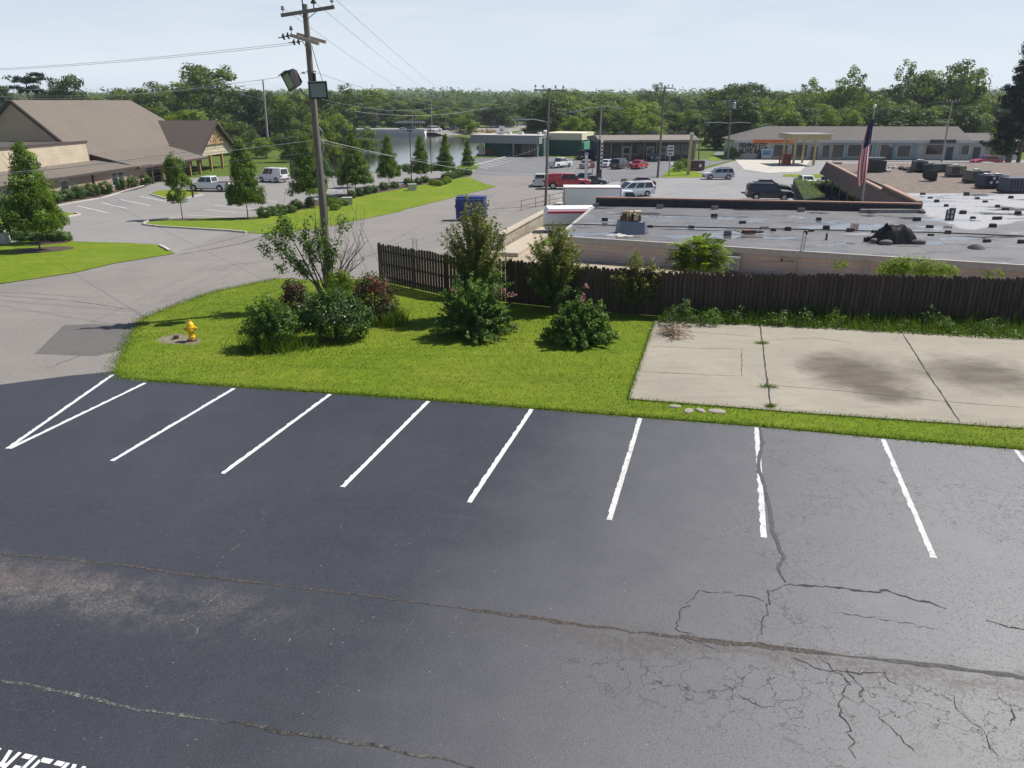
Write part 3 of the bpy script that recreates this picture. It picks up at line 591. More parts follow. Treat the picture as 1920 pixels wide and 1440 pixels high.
def roofmat():
    m,nt,b=mat_new('wet_membrane_roof'); c=nt.nodes.new('ShaderNodeNewGeometry').outputs['Position']; sp=nt.nodes.new('ShaderNodeSeparateXYZ'); L(nt,c,sp.inputs[0])
    mp=N(nt,'ShaderNodeMapping'); L(nt,c,mp.inputs[0]); mp.inputs['Scale'].default_value=(.35,.9,1); big=noise(nt,.55,5,.6,mp.outputs[0]); fn=noise(nt,6,5,.7,c); st=noise(nt,.9,6,.7,mp.outputs[0])
    base=ramp(nt,fn,[(.3,(.09,.088,.09)),(.7,(.175,.168,.168))])
    base=mix(nt,gray(nt,noise(nt,.22,4,.6,c),.42,.62,0,.6),base,(.095,.095,.10))
    base=mix(nt,gray(nt,st,.54,.64,0,.85),base,(.045,.045,.05)); base=mix(nt,gray(nt,noise(nt,.75,6,.6,mp.outputs[0],.6),.60,.66,0,.7),base,(.36,.36,.38))
    # paler right wing
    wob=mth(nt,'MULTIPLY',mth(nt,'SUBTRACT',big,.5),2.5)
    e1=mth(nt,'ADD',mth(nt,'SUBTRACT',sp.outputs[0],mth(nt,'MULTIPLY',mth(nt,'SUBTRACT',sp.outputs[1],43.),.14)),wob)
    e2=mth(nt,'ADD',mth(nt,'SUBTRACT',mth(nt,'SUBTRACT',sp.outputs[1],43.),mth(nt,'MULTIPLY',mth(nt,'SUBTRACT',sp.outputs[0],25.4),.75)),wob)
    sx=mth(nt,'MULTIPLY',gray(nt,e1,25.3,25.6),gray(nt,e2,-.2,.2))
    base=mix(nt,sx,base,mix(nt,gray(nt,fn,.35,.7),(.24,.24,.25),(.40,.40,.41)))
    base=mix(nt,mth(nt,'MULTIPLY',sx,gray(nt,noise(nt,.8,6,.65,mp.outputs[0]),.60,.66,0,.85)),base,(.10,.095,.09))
    wet=gray(nt,mth(nt,'ADD',big,mth(nt,'MULTIPLY',mth(nt,'SUBTRACT',fn,.5),.08)),.54,.575)
    L(nt,mix(nt,mth(nt,'MULTIPLY',wet,.5),base,(.08,.08,.085)),b.inputs['Base Color']); L(nt,mth(nt,'SUBTRACT',.62,mth(nt,'MULTIPLY',wet,.57)),b.inputs['Roughness']); b.inputs['Specular IOR Level'].default_value=.6
    h=N(nt,'ShaderNodeBump',Strength=.3,Distance=.02); L(nt,mth(nt,'MULTIPLY',fn,mth(nt,'SUBTRACT',1.,wet)),h.inputs['Height']); L(nt,h.outputs[0],b.inputs['Normal'])
    return m
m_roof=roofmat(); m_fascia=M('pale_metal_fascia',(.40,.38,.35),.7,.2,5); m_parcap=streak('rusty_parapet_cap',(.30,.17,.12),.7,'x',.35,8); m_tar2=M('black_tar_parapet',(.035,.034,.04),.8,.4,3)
ZR=1.2
r0=Zp(1046,444,ZR); r1=Zp(1117,385,ZR); r2=Zp(1724,398,ZR); r3=Zp(1688,362,ZR); r4=Zp(1960,366,ZR); r5=Zp(1920,499,ZR)
ext=(r5-r0).normalized(); r5=r0+ext*((r5-r0).length+16); r4=r4+Vector((14,0,0))
BB=thing('flat_roofed_building','long flat-roofed cinder block building behind the fence','building',(r0.x,r0.y,gz(r0.y)-.4)); OB=Vector(BB.location)
RL=[p-OB for p in (r0,r5,r4,r3,r2,r1)]
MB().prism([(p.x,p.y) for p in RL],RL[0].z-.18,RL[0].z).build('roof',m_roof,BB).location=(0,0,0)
# world-anchored roof pattern: shift the mesh, not the look
wl=MB(); ins=.12
cx=sum(p.x for p in RL)/6; cy=sum(p.y for p in RL)/6
W=[Vector((p.x+(cx-p.x)*.004,p.y+(cy-p.y)*.012,0)) for p in RL]
wl.prism([(p.x,p.y) for p in W],0,RL[0].z-.185); wl.build('wall',m_cinder,BB)
fa=MB()
for i,j in ((0,1),(5,0)):
    a,b=RL[i],RL[j]; fa.bar(a+Vector((0,0,-.13)),b+Vector((0,0,-.13)),.05,.24); fa.bar(a+Vector((0,0,.03)),b+Vector((0,0,.03)),.16,.06)
fa.build('fascia',m_fascia,BB)
pa,pb=RL[5],RL[4]; PH=.5
MB().bar(pa+Vector((0,0,PH/2)),pb+Vector((0,0,PH/2)),.3,PH).build('parapet',m_tar2,BB); MB().bar(pa+Vector((0,0,PH+.045)),pb+Vector((0,0,PH+.045)),.4,.09).build('parapet_cap',m_parcap,BB)
MB().bar(pb+Vector((-4,-.25,.12)),pb+Vector((.1,-.25,.12)),.25,.22).build('cant_strip',M('grey_flashing',(.25,.24,.24),.6,.2,6),BB)
# seam pipe over the roof, downspout, service mast, wall grille
def rp(u,v,z=ZR): return Zp(u,v,z)
cp=tag(MB().tube([rp(1070,420,ZR+.08),rp(1210,424,ZR+.08),rp(1500,430,ZR+.08),rp(1760,436,ZR+.08),rp(1930,443,ZR+.08),rp(1930,443,ZR+.08)+Vector((6,-.8,0))],.035,6).build('roof_conduit',m_dark),'dark conduit pipe running the length of the flat roof','conduit')
def wallpt(u): # point of the near wall plane under picture column u (world)
    lo,hi=0.,1.
    for _ in range(40):
        m=(lo+hi)/2; p=r0.lerp(r5,m); d=p.y*math.cos(PITCH)-(p.z-CH)*math.sin(PITCH)
        if 960+F*p.x/d<u: lo=m
        else: hi=m
    return r0.lerp(r5,lo)
nrm=Vector((ext.y,-ext.x,0)); 
wa=math.atan2(ext.y,ext.x)
q=wallpt(1626)-OB; mb=MB(); mb.bar(Vector((q.x,q.y,q.z-.2))+nrm*.07,Vector((q.x,q.y,.1))+nrm*.07,.09,.07); mb.build('downspout',m_fascia,BB)
q=wallpt(1493)-OB
for dx in (0,.13):
    b=Vector((q.x+dx,q.y,0))+nrm*.07; mb=MB(); mb.tube([b+Vector((0,0,.6)),b+Vector((.02,0,q.z-.3)),b+Vector((.2,0,q.z)),b+Vector((.24,0,q.z+.95-dx))],.028,7); mb.build('service_mast',m_galv,BB,True)
MB().tube([Vector((q.x+.24,q.y,q.z+.95)),Vector((q.x+.34,q.y-.05,q.z+.98)),Vector((q.x+.38,q.y-.05,q.z+.85))],.06,8).build('weatherhead',m_dark,BB)
q=wallpt(1379)-OB; c=Vector((q.x,q.y,q.z-.75))+nrm*.16
gr=MB().box(c,(.52,.3,.62),wa).build('air_conditioner',M('pale_grey_metal',(.42,.44,.45),.5,.12,8,metal=.3),BB)
mb=MB()
for i in range(4):
    for j in range(5): mb.box(c+nrm*.155+Vector((ext.x,ext.y,0))*(-.165+.11*i)+Vector((0,0,-.22+.105*j)),(.085,.02,.075),wa)
mb.build('grille',M('blue_grey_grille',(.12,.17,.22),.5,.2,8),gr); MB().box(c+Vector((0,0,.36))+nrm*.05,(.62,.45,.04),wa).build('hood',m_fascia,gr)
q=wallpt(1468)-OB; mb=MB(); mb.tube([Vector((q.x-1.2,q.y,q.z-.48))+nrm*.06-ext*0,Vector((q.x+.6,q.y-.03,q.z-.5))+nrm*.06],.012,5); mb.box(Vector((q.x,q.y,q.z-.42))+nrm*.08,(.1,.12,.1),wa); mb.build('wall_cable',m_dark,BB)
# ------------------------------------------------------------------ things on the roof
m_cblock=M('grey_cinder_block',(.20,.185,.175),.9,.3,6,bmp=.4); m_dblock=M('dark_rubber_block',(.045,.042,.042),.8,.3,8)
blocks=[(1812,365),(1832,373),(1847,379.5),(1870,388),(1885,394),(1908,402),(1786,394),(1756,379),(1744,372),(1719,414),(1743,427),(1745,442),(1777,438),(1805,401),(1824,410),(1861,426),(1850,454),(1774,387),(1729,400),(1535,413),(1549,429),(1521,434),(1594,434),(1450,433),(1477,432),(1134,414),(1339,406),(1392,419),(1219,426),(1296,427),(1690,440),(1640,436),(1915,456),(1895,372),(1730,365)]
blk=thing('roof_block','small dark support block resting on the wet flat roof','block',rp(*blocks[0]),.1,'support blocks scattered over the flat roof')
MB().box((0,0,.085),(.36,.22,.17)).build('block_body',m_dblock,blk); mb=MB(); mb.box((0,0,.19),(.30,.14,.04)); mb.build('cap_plate',m_cblock,blk)
for i,(u,v) in enumerate(blocks[1:]):
    k=random.uniform(.75,1.1); dup(blk,loc=rp(u,v),rz=random.uniform(-.4,.4),scale=(k,k,k*random.uniform(.7,1.1)))
for i,(u,v,lb) in enumerate(((1364,441,'grey hollow cinder block near the leafy shrub top'),(1117,388,'grey cinder block at the left parapet end'),(1237,391,'pale cinder block upright against the parapet'),(1340,393,'wide grey cinder block against the parapet'),(1502,397,'grey cinder block against the parapet by the mast'),(1636,400,'hollow cinder block against the parapet right end'))):
    mb=MB(); p=rp(u,v)
    for dx in (-.18,0,.18): mb.box((dx,0,.12),(.05,.22,.24))
    for dy in (-.1,.1): mb.box((0,dy,.12),(.41,.035,.236))
    tag(mb.build('cinder_block',m_cblock,None,loc=p,rz=random.uniform(-.3,.3)),lb,'cinder block')
for (u,v,lb,w) in ((1780,412,'dark window-like frame standing on the pale roof',.5),(1869,412,'low flat frame lying on the pale roof',.55)):
    p=rp(u,v); fr=thing('metal_frame',lb,'frame',p,.1); mb=MB(); hh=.62 if w==.5 else .2
    for dx in (-w/2,0,w/2): mb.box((dx,0,hh/2),(.06,.06,hh))
    for z in (.03,hh/2,hh-.03): mb.box((0,.001,z),(w,.05,.055))
    mb.build('bars',m_dark,fr); MB().box((0,.06,hh/2),(w*.96,.02,hh*.95)).build('backing_panel',M('white_panel',(.7,.7,.7),.6,.1,6),fr)
# broken rooftop unit on its curb
uc=rp(1184,438); t=thing('rooftop_unit','broken rooftop unit with exposed machinery on a tilted grey curb','rooftop unit',uc,.08); m_sheetm=M('blue_grey_sheet_metal',(.17,.20,.24),.45,.2,5,metal=.3); m_foam=M('yellowed_insulation',(.48,.40,.26),.95,.3,9,bmp=.6); m_rust=M('rust_brown',(.13,.07,.05),.9,.5,9)
MB().add([(-.75,-.35,0),(.7,-.35,0),(.75,.75,0),(-.75,.75,0),(-.68,-.15,.72),(.62,-.25,.62),(.62,.6,.62),(-.68,.6,.72)],[(3,2,1,0),(4,5,6,7),(0,1,5,4),(1,2,6,5),(2,3,7,6),(3,0,4,7)]).build('curb',m_sheetm,t)
MB().add([(.62,-.4,.02),(.98,.0,.02),(.78,.7,.02),(.66,-.2,.66),(.7,.5,.6)],[(0,1,3),(1,4,3),(1,2,4),(0,3,4,2)]).build('bent_flap',m_sheetm,t)
mb=MB(); mb.box((-.05,.2,.80),(1.0,.62,.26),.05); mb.tube([(-.5,.1,1.0),(.45,.15,.97)],.16,10); mb.build('coil',m_rust,t)
mb=MB(); mb.box((-.28,-.02,.92),(.10,.2,.42),.2); mb.box((.18,-.05,.88),(.24,.24,.3),-.1); mb.box((-.2,.2,1.14),(.62,.34,.07),.15); mb.box((.36,.22,1.08),(.34,.5,.22),-.1); mb.tube([(-.55,.05,.95),(-.5,.0,1.2),(-.2,-.05,1.22),(-.1,0,.9)],.05,7); mb.build('insulation_scrap',m_foam,t)
mb=MB(); mb.tube([(.0,-.1,.74),(.05,-.12,1.05),(.12,-.05,1.05)],.09,9); mb.build('blower',m_dark,t)
sc=thing('torn_flashing','crumpled torn flashing lying left of the broken unit','flashing',rp(1152,444)); mb=MB()
for i in range(9):
    x,y=random.uniform(-.5,.7),random.uniform(-.1,.5); mb.slab([(x,y,.02),(x+random.uniform(.2,.5),y-.05,.03),(x+.35,y+random.uniform(.1,.3),random.uniform(.03,.12)),(x+.05,y+.15,.04)],.01)
mb.build('sheet_scrap',M('pale_flashing',(.5,.48,.45),.6,.25,7),sc)
# tarp-covered unit
tc=rp(1678,455); t=thing('tarp_covered_unit','rooftop unit wrapped in a black tarp weighed down by sacks','rooftop unit',tc,.05); m_tarp=M('black_tarp',(.008,.008,.009),.6,.3,5,spec=.2,bmp=.5)
g=[];nx,ny=22,16
for j in range(ny+1):
    for i in range(nx+1):
        x=-1.05+2.1*i/nx; y=-.55+1.5*j/ny; d=max(abs(x-.05)/.55,abs(y-.2)/.42); h=.8 if d<1 else max(0.,.8-(d-1)*1.0)
        h+=.22*math.exp(-((x+.5)**2+(y-.2)**2)/.02); h=h*(1+.06*math.sin(9*x+5*y))+.035*math.sin(17*x)*math.sin(13*y)*(1 if h>.05 else 0)
        g.append((x,y,max(.012,h)))
fs=[(j*(nx+1)+i,j*(nx+1)+i+1,(j+1)*(nx+1)+i+1,(j+1)*(nx+1)+i) for j in range(ny) for i in range(nx)]
MB().add(g,fs).build('tarp',m_tarp,t,True)
m_sack=M('grey_sack',(.15,.14,.135),.9,.2,9)
for x,y,z,rx in ((-.78,-.55,.11,.34),(.95,-.42,.11,.42),(1.2,-.3,.09,.25),(-1.1,0,.1,.22)):
    mb=MB(); mb.lathe([(.03,-rx),(.10,-rx*.8),(.14,-rx*.3),(.14,rx*.3),(.1,rx*.8),(.03,rx)],(x,y,z),9,'x'); tag(mb.build('sandbag',m_sack,None,True,loc=tc,rz=.05),'lumpy grey sandbag on the foot of the black tarp','sandbag','sandbags on the tarp')
mb=MB(); mb.tube([(-1.5,.3,.1),(-1.3,.25,.25),(-1.15,.3,.22)],.05,7); mb.box((-1.3,.35,.12),(.3,.2,.2)); mb.build('piping',m_dark,t)
pm=thing('pipe_manifold','dark pipe manifold with valves on the roof beside the leafy shrub','pipes',rp(1412,440),.1); mb=MB(); mb.tube([(-.6,0,.12),(.55,0,.15)],.06,8); mb.tube([(.3,-.15,.1),(.3,-.15,.42),(.75,-.15,.42)],.035,7); mb.tube([(-.6,0,.12),(-1.0,.1,.25)],.04,7); mb.build('pipe_run',m_dark,pm); mb=MB(); mb.box((-.25,0,.16),(.7,.3,.2)); mb.build('pump_body',m_rust,pm)
vp=thing('vent_pipe','short black vent pipe near the roof edge','vent pipe',rp(1549,450)); MB().lathe([(.09,0),(.09,.02),(.05,.03),(.05,.3),(.07,.31),(.03,.36)],n=10).build('stack',m_dark,vp,True)
vp=thing('roof_drain_mound','dark lumpy tar mound at the roof edge','tar mound',rp(1830,466)); MB().lathe([(.42,0),(.33,.1),(.18,.19),(.03,.22)],n=11).build('mound',m_tar2,vp,True)
# ------------------------------------------------------------------ block retaining wall, ledge, alley
m_stone=gritty('rough_split_block',(.15,.12,.09),(.42,.36,.28),5); m_cap=concrete_mat('wall_cap',(.42,.36,.28),False)
w0,w1=G(938,470),G(1052,398); rw=thing('retaining_wall','long split-block retaining wall along the alley','wall',w0); d=w1-w0
hh0=1.0; a=Vector((0,0,0)); b=d
mb=MB(); mb.bar(a+Vector((0,0,.4)),b+Vector((0,0,.4)),.35,1.0); mb.build('wall_face',m_stone,rw); mb=MB(); mb.bar(a+Vector((0,0,.95)),b+Vector((0,0,.95)),.5,.09); mb.build('coping',m_cap,rw)
l0,l1=G(950,482),G(1030,432); lg=tag(MB().bar(Vector((0,0,.12)),l1-l0+Vector((0,0,.12)),1.3,.24).build('concrete_ledge',m_cap,None,loc=l0),'worn concrete ledge at the foot of the retaining wall','ledge')
# low railing beside the wall
rl=G(977,395); t=thing('pipe_railing','thin rusty pipe railing by the wall end','railing',rl); e=G(1055,378)-rl
for k in (0,.33,.66,1): MB().tube([e*k,e*k+Vector((0,0,1.0))],.03,6).build('post',m_rust,t)
for z in (.45,.95): MB().tube([e*0+Vector((0,0,z)),e+Vector((0,0,z))],.03,6).build('rail',m_rust,t)
# white marker posts behind the fence
mp_=G(775,505)
for du,lb in ((0,'left of two leaning white marker posts behind the fence'),(9,'right of two leaning white marker posts behind the fence')):
    p=G(776+du,512); t=thing('marker_post',lb,'post',p,.1); q=A(774+du if du==0 else 780,446,p.y)-p
    MB().bar((0,0,0),q*.55,.05,.05).build('stake',m_galv,t); MB().bar(q*.45,q,.085,.03).build('white_plate',M('white_plate',(.78,.78,.78),.5,.08,9),t)
# blue dumpster
m_blue=M('blue_dumpster_paint',(.018,.035,.16),.5,.25,4); dp=G(884,413); t=thing('dumpster','tall blue dumpster on the side street','dumpster',dp,-.12)
MB().box((0,0,1.0),(2.3,1.7,1.7),topd=(1.04,1.0)).build('bin',m_blue,t); MB().box((-.0,.25,1.92),(2.42,1.3,.1)).build('lid',m_blue,t)
mb=MB()
for x in (-.85,-.3,.3,.85): mb.box((x,-.88,1.0),(.1,.08,1.6))
mb.build('ribs',m_blue,t); MB().box((-1.25,0,1.2),(.16,1.0,.2)).build('fork_pocket',m_blue,t); MB().box((1.25,0,1.2),(.16,1.0,.2)).build('fork_pocket',m_blue,t)
for x in (-.9,.9):
    for y in (-.6,.6): MB().lathe([(.09,-.04),(.09,.04)],(x,y,.09),10,'x').build('caster',m_dark,t)

# pile of dry sticks
t=G(1262,630); mb=MB()
for i in range(90):
    a=random.uniform(0,2*PI); r=abs(random.gauss(0,.35)); c=Vector((r*math.cos(a)*.8,r*math.sin(a)*1.3,max(.03,.28-r*.4)*random.random())); d=Vector((random.gauss(0,1),random.gauss(0,1),random.gauss(0,.25))).normalized(); l=random.uniform(.15,.5)
    mb.tube([c-d*l,c+d*l*.3+Vector((0,0,random.uniform(-.02,.05))),c+d*l],[.012,.01,.005],5)
tag(mb.build('brush_pile',streak('dry_twig',(.36,.27,.2),.9,'x',.3,6),None,loc=t+Vector((0,0,.06))),'pile of dry brown sticks on the concrete pad corner','brush pile')
# ------------------------------------------------------------------ near plants
lf_dark=leafmat('dark_shrub_leaf',(.026,.062,.012),(.17,.285,.065),.4,.55)
lf_mid=leafmat('green_shrub_leaf',(.055,.115,.018),(.20,.33,.065),.45,.55)
lf_olive=leafmat('olive_leaf',(.09,.115,.025),(.30,.33,.085),.45)
lf_yel=leafmat('bright_leaf',(.09,.15,.012),(.27,.38,.04),.5)
lf_red=leafmat('red_leaf',(.035,.012,.01),(.16,.035,.025),.3)
lf_redg=leafmat('red_green_leaf',(.022,.034,.012),(.11,.115,.04),.35)
lf_wht=leafmat('white_blossom',(.55,.55,.48),(.8,.8,.7),.2); lf_pnk=leafmat('pink_blossom',(.35,.15,.17),(.62,.36,.38),.3); lf_rdb=leafmat('red_blossom',(.25,.03,.03),(.5,.08,.07),.3)
lf_grass=leafmat('grass_blade',(.055,.10,.010),(.31,.375,.05),.48); lf_weed=leafmat('weed_blade',(.035,.075,.008),(.18,.27,.025),.45)
m_bark=streak('grey_brown_bark',(.13,.105,.085),.95,'z',.35,12); m_twig=M('bare_twig',(.17,.12,.09),.9,.3,9)
def bush(name,label,u,v,parts,stems=6,h=1.5,group=None,cat='bush',mstem=None):
    """parts: (part name, material, blobs, clumps, per clump, clump radius, leaf size)"""
    o=thing(name,label,cat,G(u,v),0,group); mb=MB()
    for i in range(stems):
        a=random.uniform(0,2*PI); limb(mb,(.12*math.cos(a),.12*math.sin(a),-.03),(math.cos(a)*.5,math.sin(a)*.5,1),h*random.uniform(.7,1.),.02+.008*h,5)
    if stems: mb.build('stems',mstem or m_bark,o,True)
    for nm,m,bl,k,per,cr,ls in parts:
        C=clusters(bl,k,cr); C=C[C[:,2]>.03]; P,t=leaves(C,per,cr); P[:,2]=np.maximum(P[:,2],.02); cards(nm,m,P,ls*RNG.uniform(.7,1.3,len(P)),t,o)
    return o
def spikes(n,base,r,hmin,hmax,w,lean=.35):
    """grass-like blades as narrow triangles"""
    P=np.array(base)[None,:]+np.c_[RNG.normal(0,r[0],n),RNG.normal(0,r[1],n),np.zeros(n)]; return blades(P,RNG.uniform(hmin,hmax,n),w,lean)
def blades(P,H,w,lean):
    n=len(P); a=RNG.uniform(0,2*PI,n); d=np.c_[np.cos(a),np.sin(a),np.zeros(n)]; b=RNG.normal(0,lean,(n,2))
    top=P+np.c_[b*H[:,None],H]; V=np.empty((n,3,3)); V[:,0]=P-d*w/2; V[:,1]=P+d*w/2; V[:,2]=top; return V
B=bush('weedy_shrub','tall weedy dark green shrub with grassy skirt, left end of the cluster',512,652,[('foliage',lf_dark,[(0,.1,.5,.6,.5,.5),(.35,.2,.8,.45,.5,.5)],70,30,.26,.10)],0,1.7)
P,t,_=shoots(85,(1.1,.75),1.85,60,.1,.3,.45,1.3); cards('upper_foliage',lf_mid,P,.10*RNG.uniform(.6,1.4,len(P)),t-.1,B)
V=spikes(900,(.1,-.2,0),(.5,.3),.35,.85,.03,.5); quads('grass_blades',lf_weed,V,RNG.normal(.35,.2,900),B)
for i in range(7):
    pass
bush('red_leaf_bush','tall dark bush topped with red leaves behind the white-flowered one',556,618,[('foliage',lf_redg,[(0,0,.8,.6,.5,.8),(0,0,1.4,.5,.4,.5)],95,32,.24,.085),('red_clusters',lf_red,[(.1,-.1,1.55,.35,.3,.3),(-.1,-.2,1.25,.3,.2,.2)],22,26,.2,.08)],7,1.6)
B=bush('white_flowered_bush','rounded dark bush dotted with white blossoms in front of the bare tree',628,638,[('foliage',lf_dark,[(0,.1,.8,1.15,.8,.85),(-.55,0,1.15,.5,.45,.55),(.6,0,.6,.65,.6,.55),(.1,.3,1.4,.6,.45,.4),(.55,.1,1.2,.35,.3,.35),(-.9,0,.7,.4,.3,.45),(-1.25,.1,.6,.45,.4,.45),(.95,.35,.75,.45,.4,.5),(-.2,-.2,1.55,.25,.2,.3)],250,40,.24,.10),('blossoms',lf_wht,[(-.1,-.1,1.0,1.1,.85,.75),(-.5,-.1,1.3,.5,.4,.4)],44,2,.10,.075)],8,1.5)
bush('light_green_bush','yellow-green leafy bush between the pole and the red bush',652,590,[('foliage',lf_yel,[(0,0,.85,.85,.6,.8),(.35,-.3,.55,.6,.5,.6),(-.3,0,1.3,.5,.4,.45)],120,34,.25,.095)],6,1.6)
B=bush('red_flowered_bush','dark rounded bush topped with bright red clusters by the fence corner post',702,603,[('foliage',lf_redg,[(0,0,.85,.9,.7,.85),(0,.2,1.35,.75,.5,.5),(.3,-.2,.5,.7,.5,.5)],170,34,.25,.085),('red_clusters',lf_rdb,[(0,-.05,1.42,.75,.6,.45),(.25,-.2,1.1,.6,.5,.4)],48,6,.16,.07)],7,1.6)  # the red clusters of this bush are berries
V=spikes(500,(.75,-.5,0),(.3,.2),.3,.8,.03,.4); quads('grass_blades',lf_weed,V,RNG.normal(.6,.2,500),B)
B=bush('small_red_bush','small red-tinted bush between the pole base and the bright red-topped one',640,562,[('foliage',lf_redg,[(0,0,.6,.55,.5,.6)],55,30,.22,.085),('red_clusters',lf_red,[(0,-.1,.95,.4,.3,.25)],14,20,.18,.075)],4,1.)
# half bare tree in front of the pole
tb=G(610,580); T=thing('ornamental_tree','half bare multi-stemmed small tree beside the wooden utility pole','tree',tb); mb=MB(); tips=[]; bare=[]
def pt(u,v,dy=0): return A(u,v,tb.y+dy)-tb
for (u,v,dy,leafy) in ((510,450,-.4,1),(535,425,.2,1),(560,440,.4,1),(520,480,-.3,1),(575,460,-.2,1),(600,420,.3,2),(640,430,.2,2),(665,470,.3,0),(690,450,-.3,0),(685,485,-.4,0),(655,505,-.3,0),(625,470,0.,1),(655,450,.2,0),(590,395,.2,0)):
    e=pt(u,v,dy); b0=Vector((random.uniform(-.12,.2),random.uniform(-.1,.1),0)); k=b0+Vector((e.x*.12,dy*.1,.55+random.uniform(0,.3))); m1=k.lerp(e,.5)+Vector((random.uniform(-.1,.1),random.uniform(-.1,.1),.12)); pts=[b0,k,k.lerp(m1,.5)+Vector((.03,0,.03)),m1,m1.lerp(e,.55),e]; mb.tube(pts,[.055,.045,.034,.024,.015,.007],7)
    for j in range(9 if leafy!=1 else 7):
        q=m1.lerp(e,random.uniform(-.3,1.)); d=(e-k).normalized()*.5+Vector((random.gauss(0,.6),random.gauss(0,.5),random.uniform(.4,1.4))); tp=limb(mb,q,d,random.uniform(.4,1.0),.009,4,.15,.3)
        if leafy==1 or (leafy==2 and j%2): tips+=[tp[k_] for k_ in (1,2,3,4)]
mb.build('trunk',m_bark,T,True)
mb=MB()
for i in range(44):
    u=random.uniform(520,690); q=pt(u,random.uniform(410,455),random.uniform(-.4,.5)); limb(mb,q,(random.gauss(0,.18),random.gauss(0,.1),1),random.uniform(.5,1.15),.0065,4,.08,.3)
mb.build('bare_twigs',m_twig,T,True)
C=np.array([list(p) for p in tips]); C=np.concatenate([np.c_[C,np.zeros((len(C),3))+[0,0,.6]],clusters([(pt(515,465).x,-.3,pt(515,465).z,.55,.4,.4),(pt(550,500).x,-.3,pt(550,495).z,.6,.4,.3),(pt(530,440).x,0,pt(530,440).z,.6,.4,.3)],40,.2)])
P,t=leaves(C,15,.26); cards('foliage',lf_mid,P,.12*RNG.uniform(.7,1.3,len(P)),t,T)
# crape myrtles, saplings and shrubs by the fence
def shrub2(name,label,u,v,layers,cat='bush',extra=()):
    """layers: (part, material, n shoots, (rx,ry), height, leaves per shoot, leaf size, first leaf along the shoot)"""
    o=thing(name,label,cat,G(u,v)); sm=MB()
    for nm,m,n,R,H,per,ls,s0,z0,*fx in layers:
        P,t,ST=shoots(n,R,H,per,ls,s0,*fx); P[:,2]=np.maximum(P[:,2]+z0,.03); cards(nm,m,P,ls*RNG.uniform(.65,1.35,len(P)),t,o,.3,.5)
        for q in ST[::max(1,len(ST)//34)]: sm.tube([p+Vector((0,0,z0 if i else 0)) for i,p in enumerate(q)],[.022,.017,.012,.008,.004],5)
    sm.build('stems',m_bark,o,True)
    for nm,m,bl,k,per,cr,ls in extra: P,t=leaves(clusters(bl,k,cr),per,cr); cards(nm,m,P,ls*RNG.uniform(.7,1.3,len(P)),t,o)
    return o
shrub2('crape_myrtle','loose dark green crape myrtle with pink blossoms, left of two on the lawn',888,630,[('foliage',lf_dark,130,(1.62,1.2),1.66,92,.135,.18,0,.72,1.1),('upper_foliage',lf_mid,50,(1.3,.9),2.3,64,.125,.45,0,.35,1.3)],extra=[('blossoms',lf_pnk,[(1.25,-.2,1.6,.3,.25,.18),(1.0,-.3,1.75,.28,.2,.15),(1.6,-.6,.55,.15,.15,.12),(-.8,-.4,1.75,.2,.2,.12)],20,7,.14,.075)])
shrub2('crape_myrtle','smaller rounded green crape myrtle, right of two on the lawn',1086,643,[('foliage',lf_mid,120,(1.36,1.0),1.46,90,.135,.15,0,.72,1.05),('upper_foliage',lf_mid,30,(1.0,.75),1.85,50,.125,.5,0,.3,1.3)],extra=[('blossoms',lf_pnk,[(.05,-.3,1.75,.1,.1,.22),(.2,.2,2.0,.09,.1,.18)],8,8,.1,.07)])
shrub2('leggy_sapling','tall airy pale olive sapling rising above the left crape myrtle',895,598,[('foliage',lf_olive,115,(1.35,1.0),4.6,95,.10,.45,0,.28,1.7),('lower_foliage',lf_mid,60,(1.25,.9),2.7,75,.105,.35,0,.4,1.3)],cat='tree')
shrub2('bushy_sapling','dense grey-green sapling at the fence left of the flat roof corner',1040,584,[('foliage',lf_olive,85,(1.25,.9),3.6,100,.10,.4,0,.35,1.5),('lower_foliage',lf_dark,70,(1.25,.9),2.3,70,.11,.2,0,.4,1.2)],cat='tree')
shrub2('fence_shrub','loose olive shrub against the dark fence left of the bright one',1195,590,[('foliage',lf_olive,64,(1.1,.75),2.5,80,.095,.4,0,.3,1.4),('lower_foliage',lf_dark,40,(.95,.7),1.6,60,.10,.25,0,.4,1.2)])
# ailanthus: fronds with leaflets
ab=Vector((xx(1302,32.6,0),32.6,0)); T=thing('compound_leaf_shrub','bright green shrub with long feathery fronds leaning over the fence','bush',ab); mb=MB(); LP=[];LT=[];LS_=[]
for i in range(9): limb(mb,(random.gauss(0,.15),random.gauss(0,.1),0),(random.gauss(0,.3),random.gauss(0,.2),1),2.3,.03,5)
fr=MB()
for i in range(260):
    a=random.uniform(0,2*PI); el=random.uniform(-.2,.95); r0_=random.uniform(.1,.75); c=Vector((r0_*math.cos(a)*1.35,r0_*math.sin(a)*.75,random.uniform(1.1,2.65-.5*r0_))); d=Vector((math.cos(a)*math.cos(el),math.sin(a)*math.cos(el)*.8,math.sin(el))); ln=random.uniform(.4,.78)
    pts=[c+d*ln*s+Vector((0,0,-.35*ln*s*s)) for s in (0,.33,.66,1)]; fr.tube(pts,[.008,.007,.005,.003],4); tn=random.gauss(.55,.2)
    sd_=d.cross(Vector((0,0,1))); sd_=sd_.normalized() if sd_.length>.05 else Vector((1,0,0))
    for k in range(9):
        s=.12+.88*k/8; p=c+d*ln*s+Vector((0,0,-.35*ln*s*s))
        for sg in (-1,1):
            q=p+sd_*sg*.10; LP.append([list(p+d*-.02),list(p+sd_*sg*.09+d*.035),list(p+sd_*sg*.21+d*.02+Vector((0,0,-.03))),list(p+sd_*sg*.09-d*.035)]); LT.append(tn+random.gauss(0,.1))
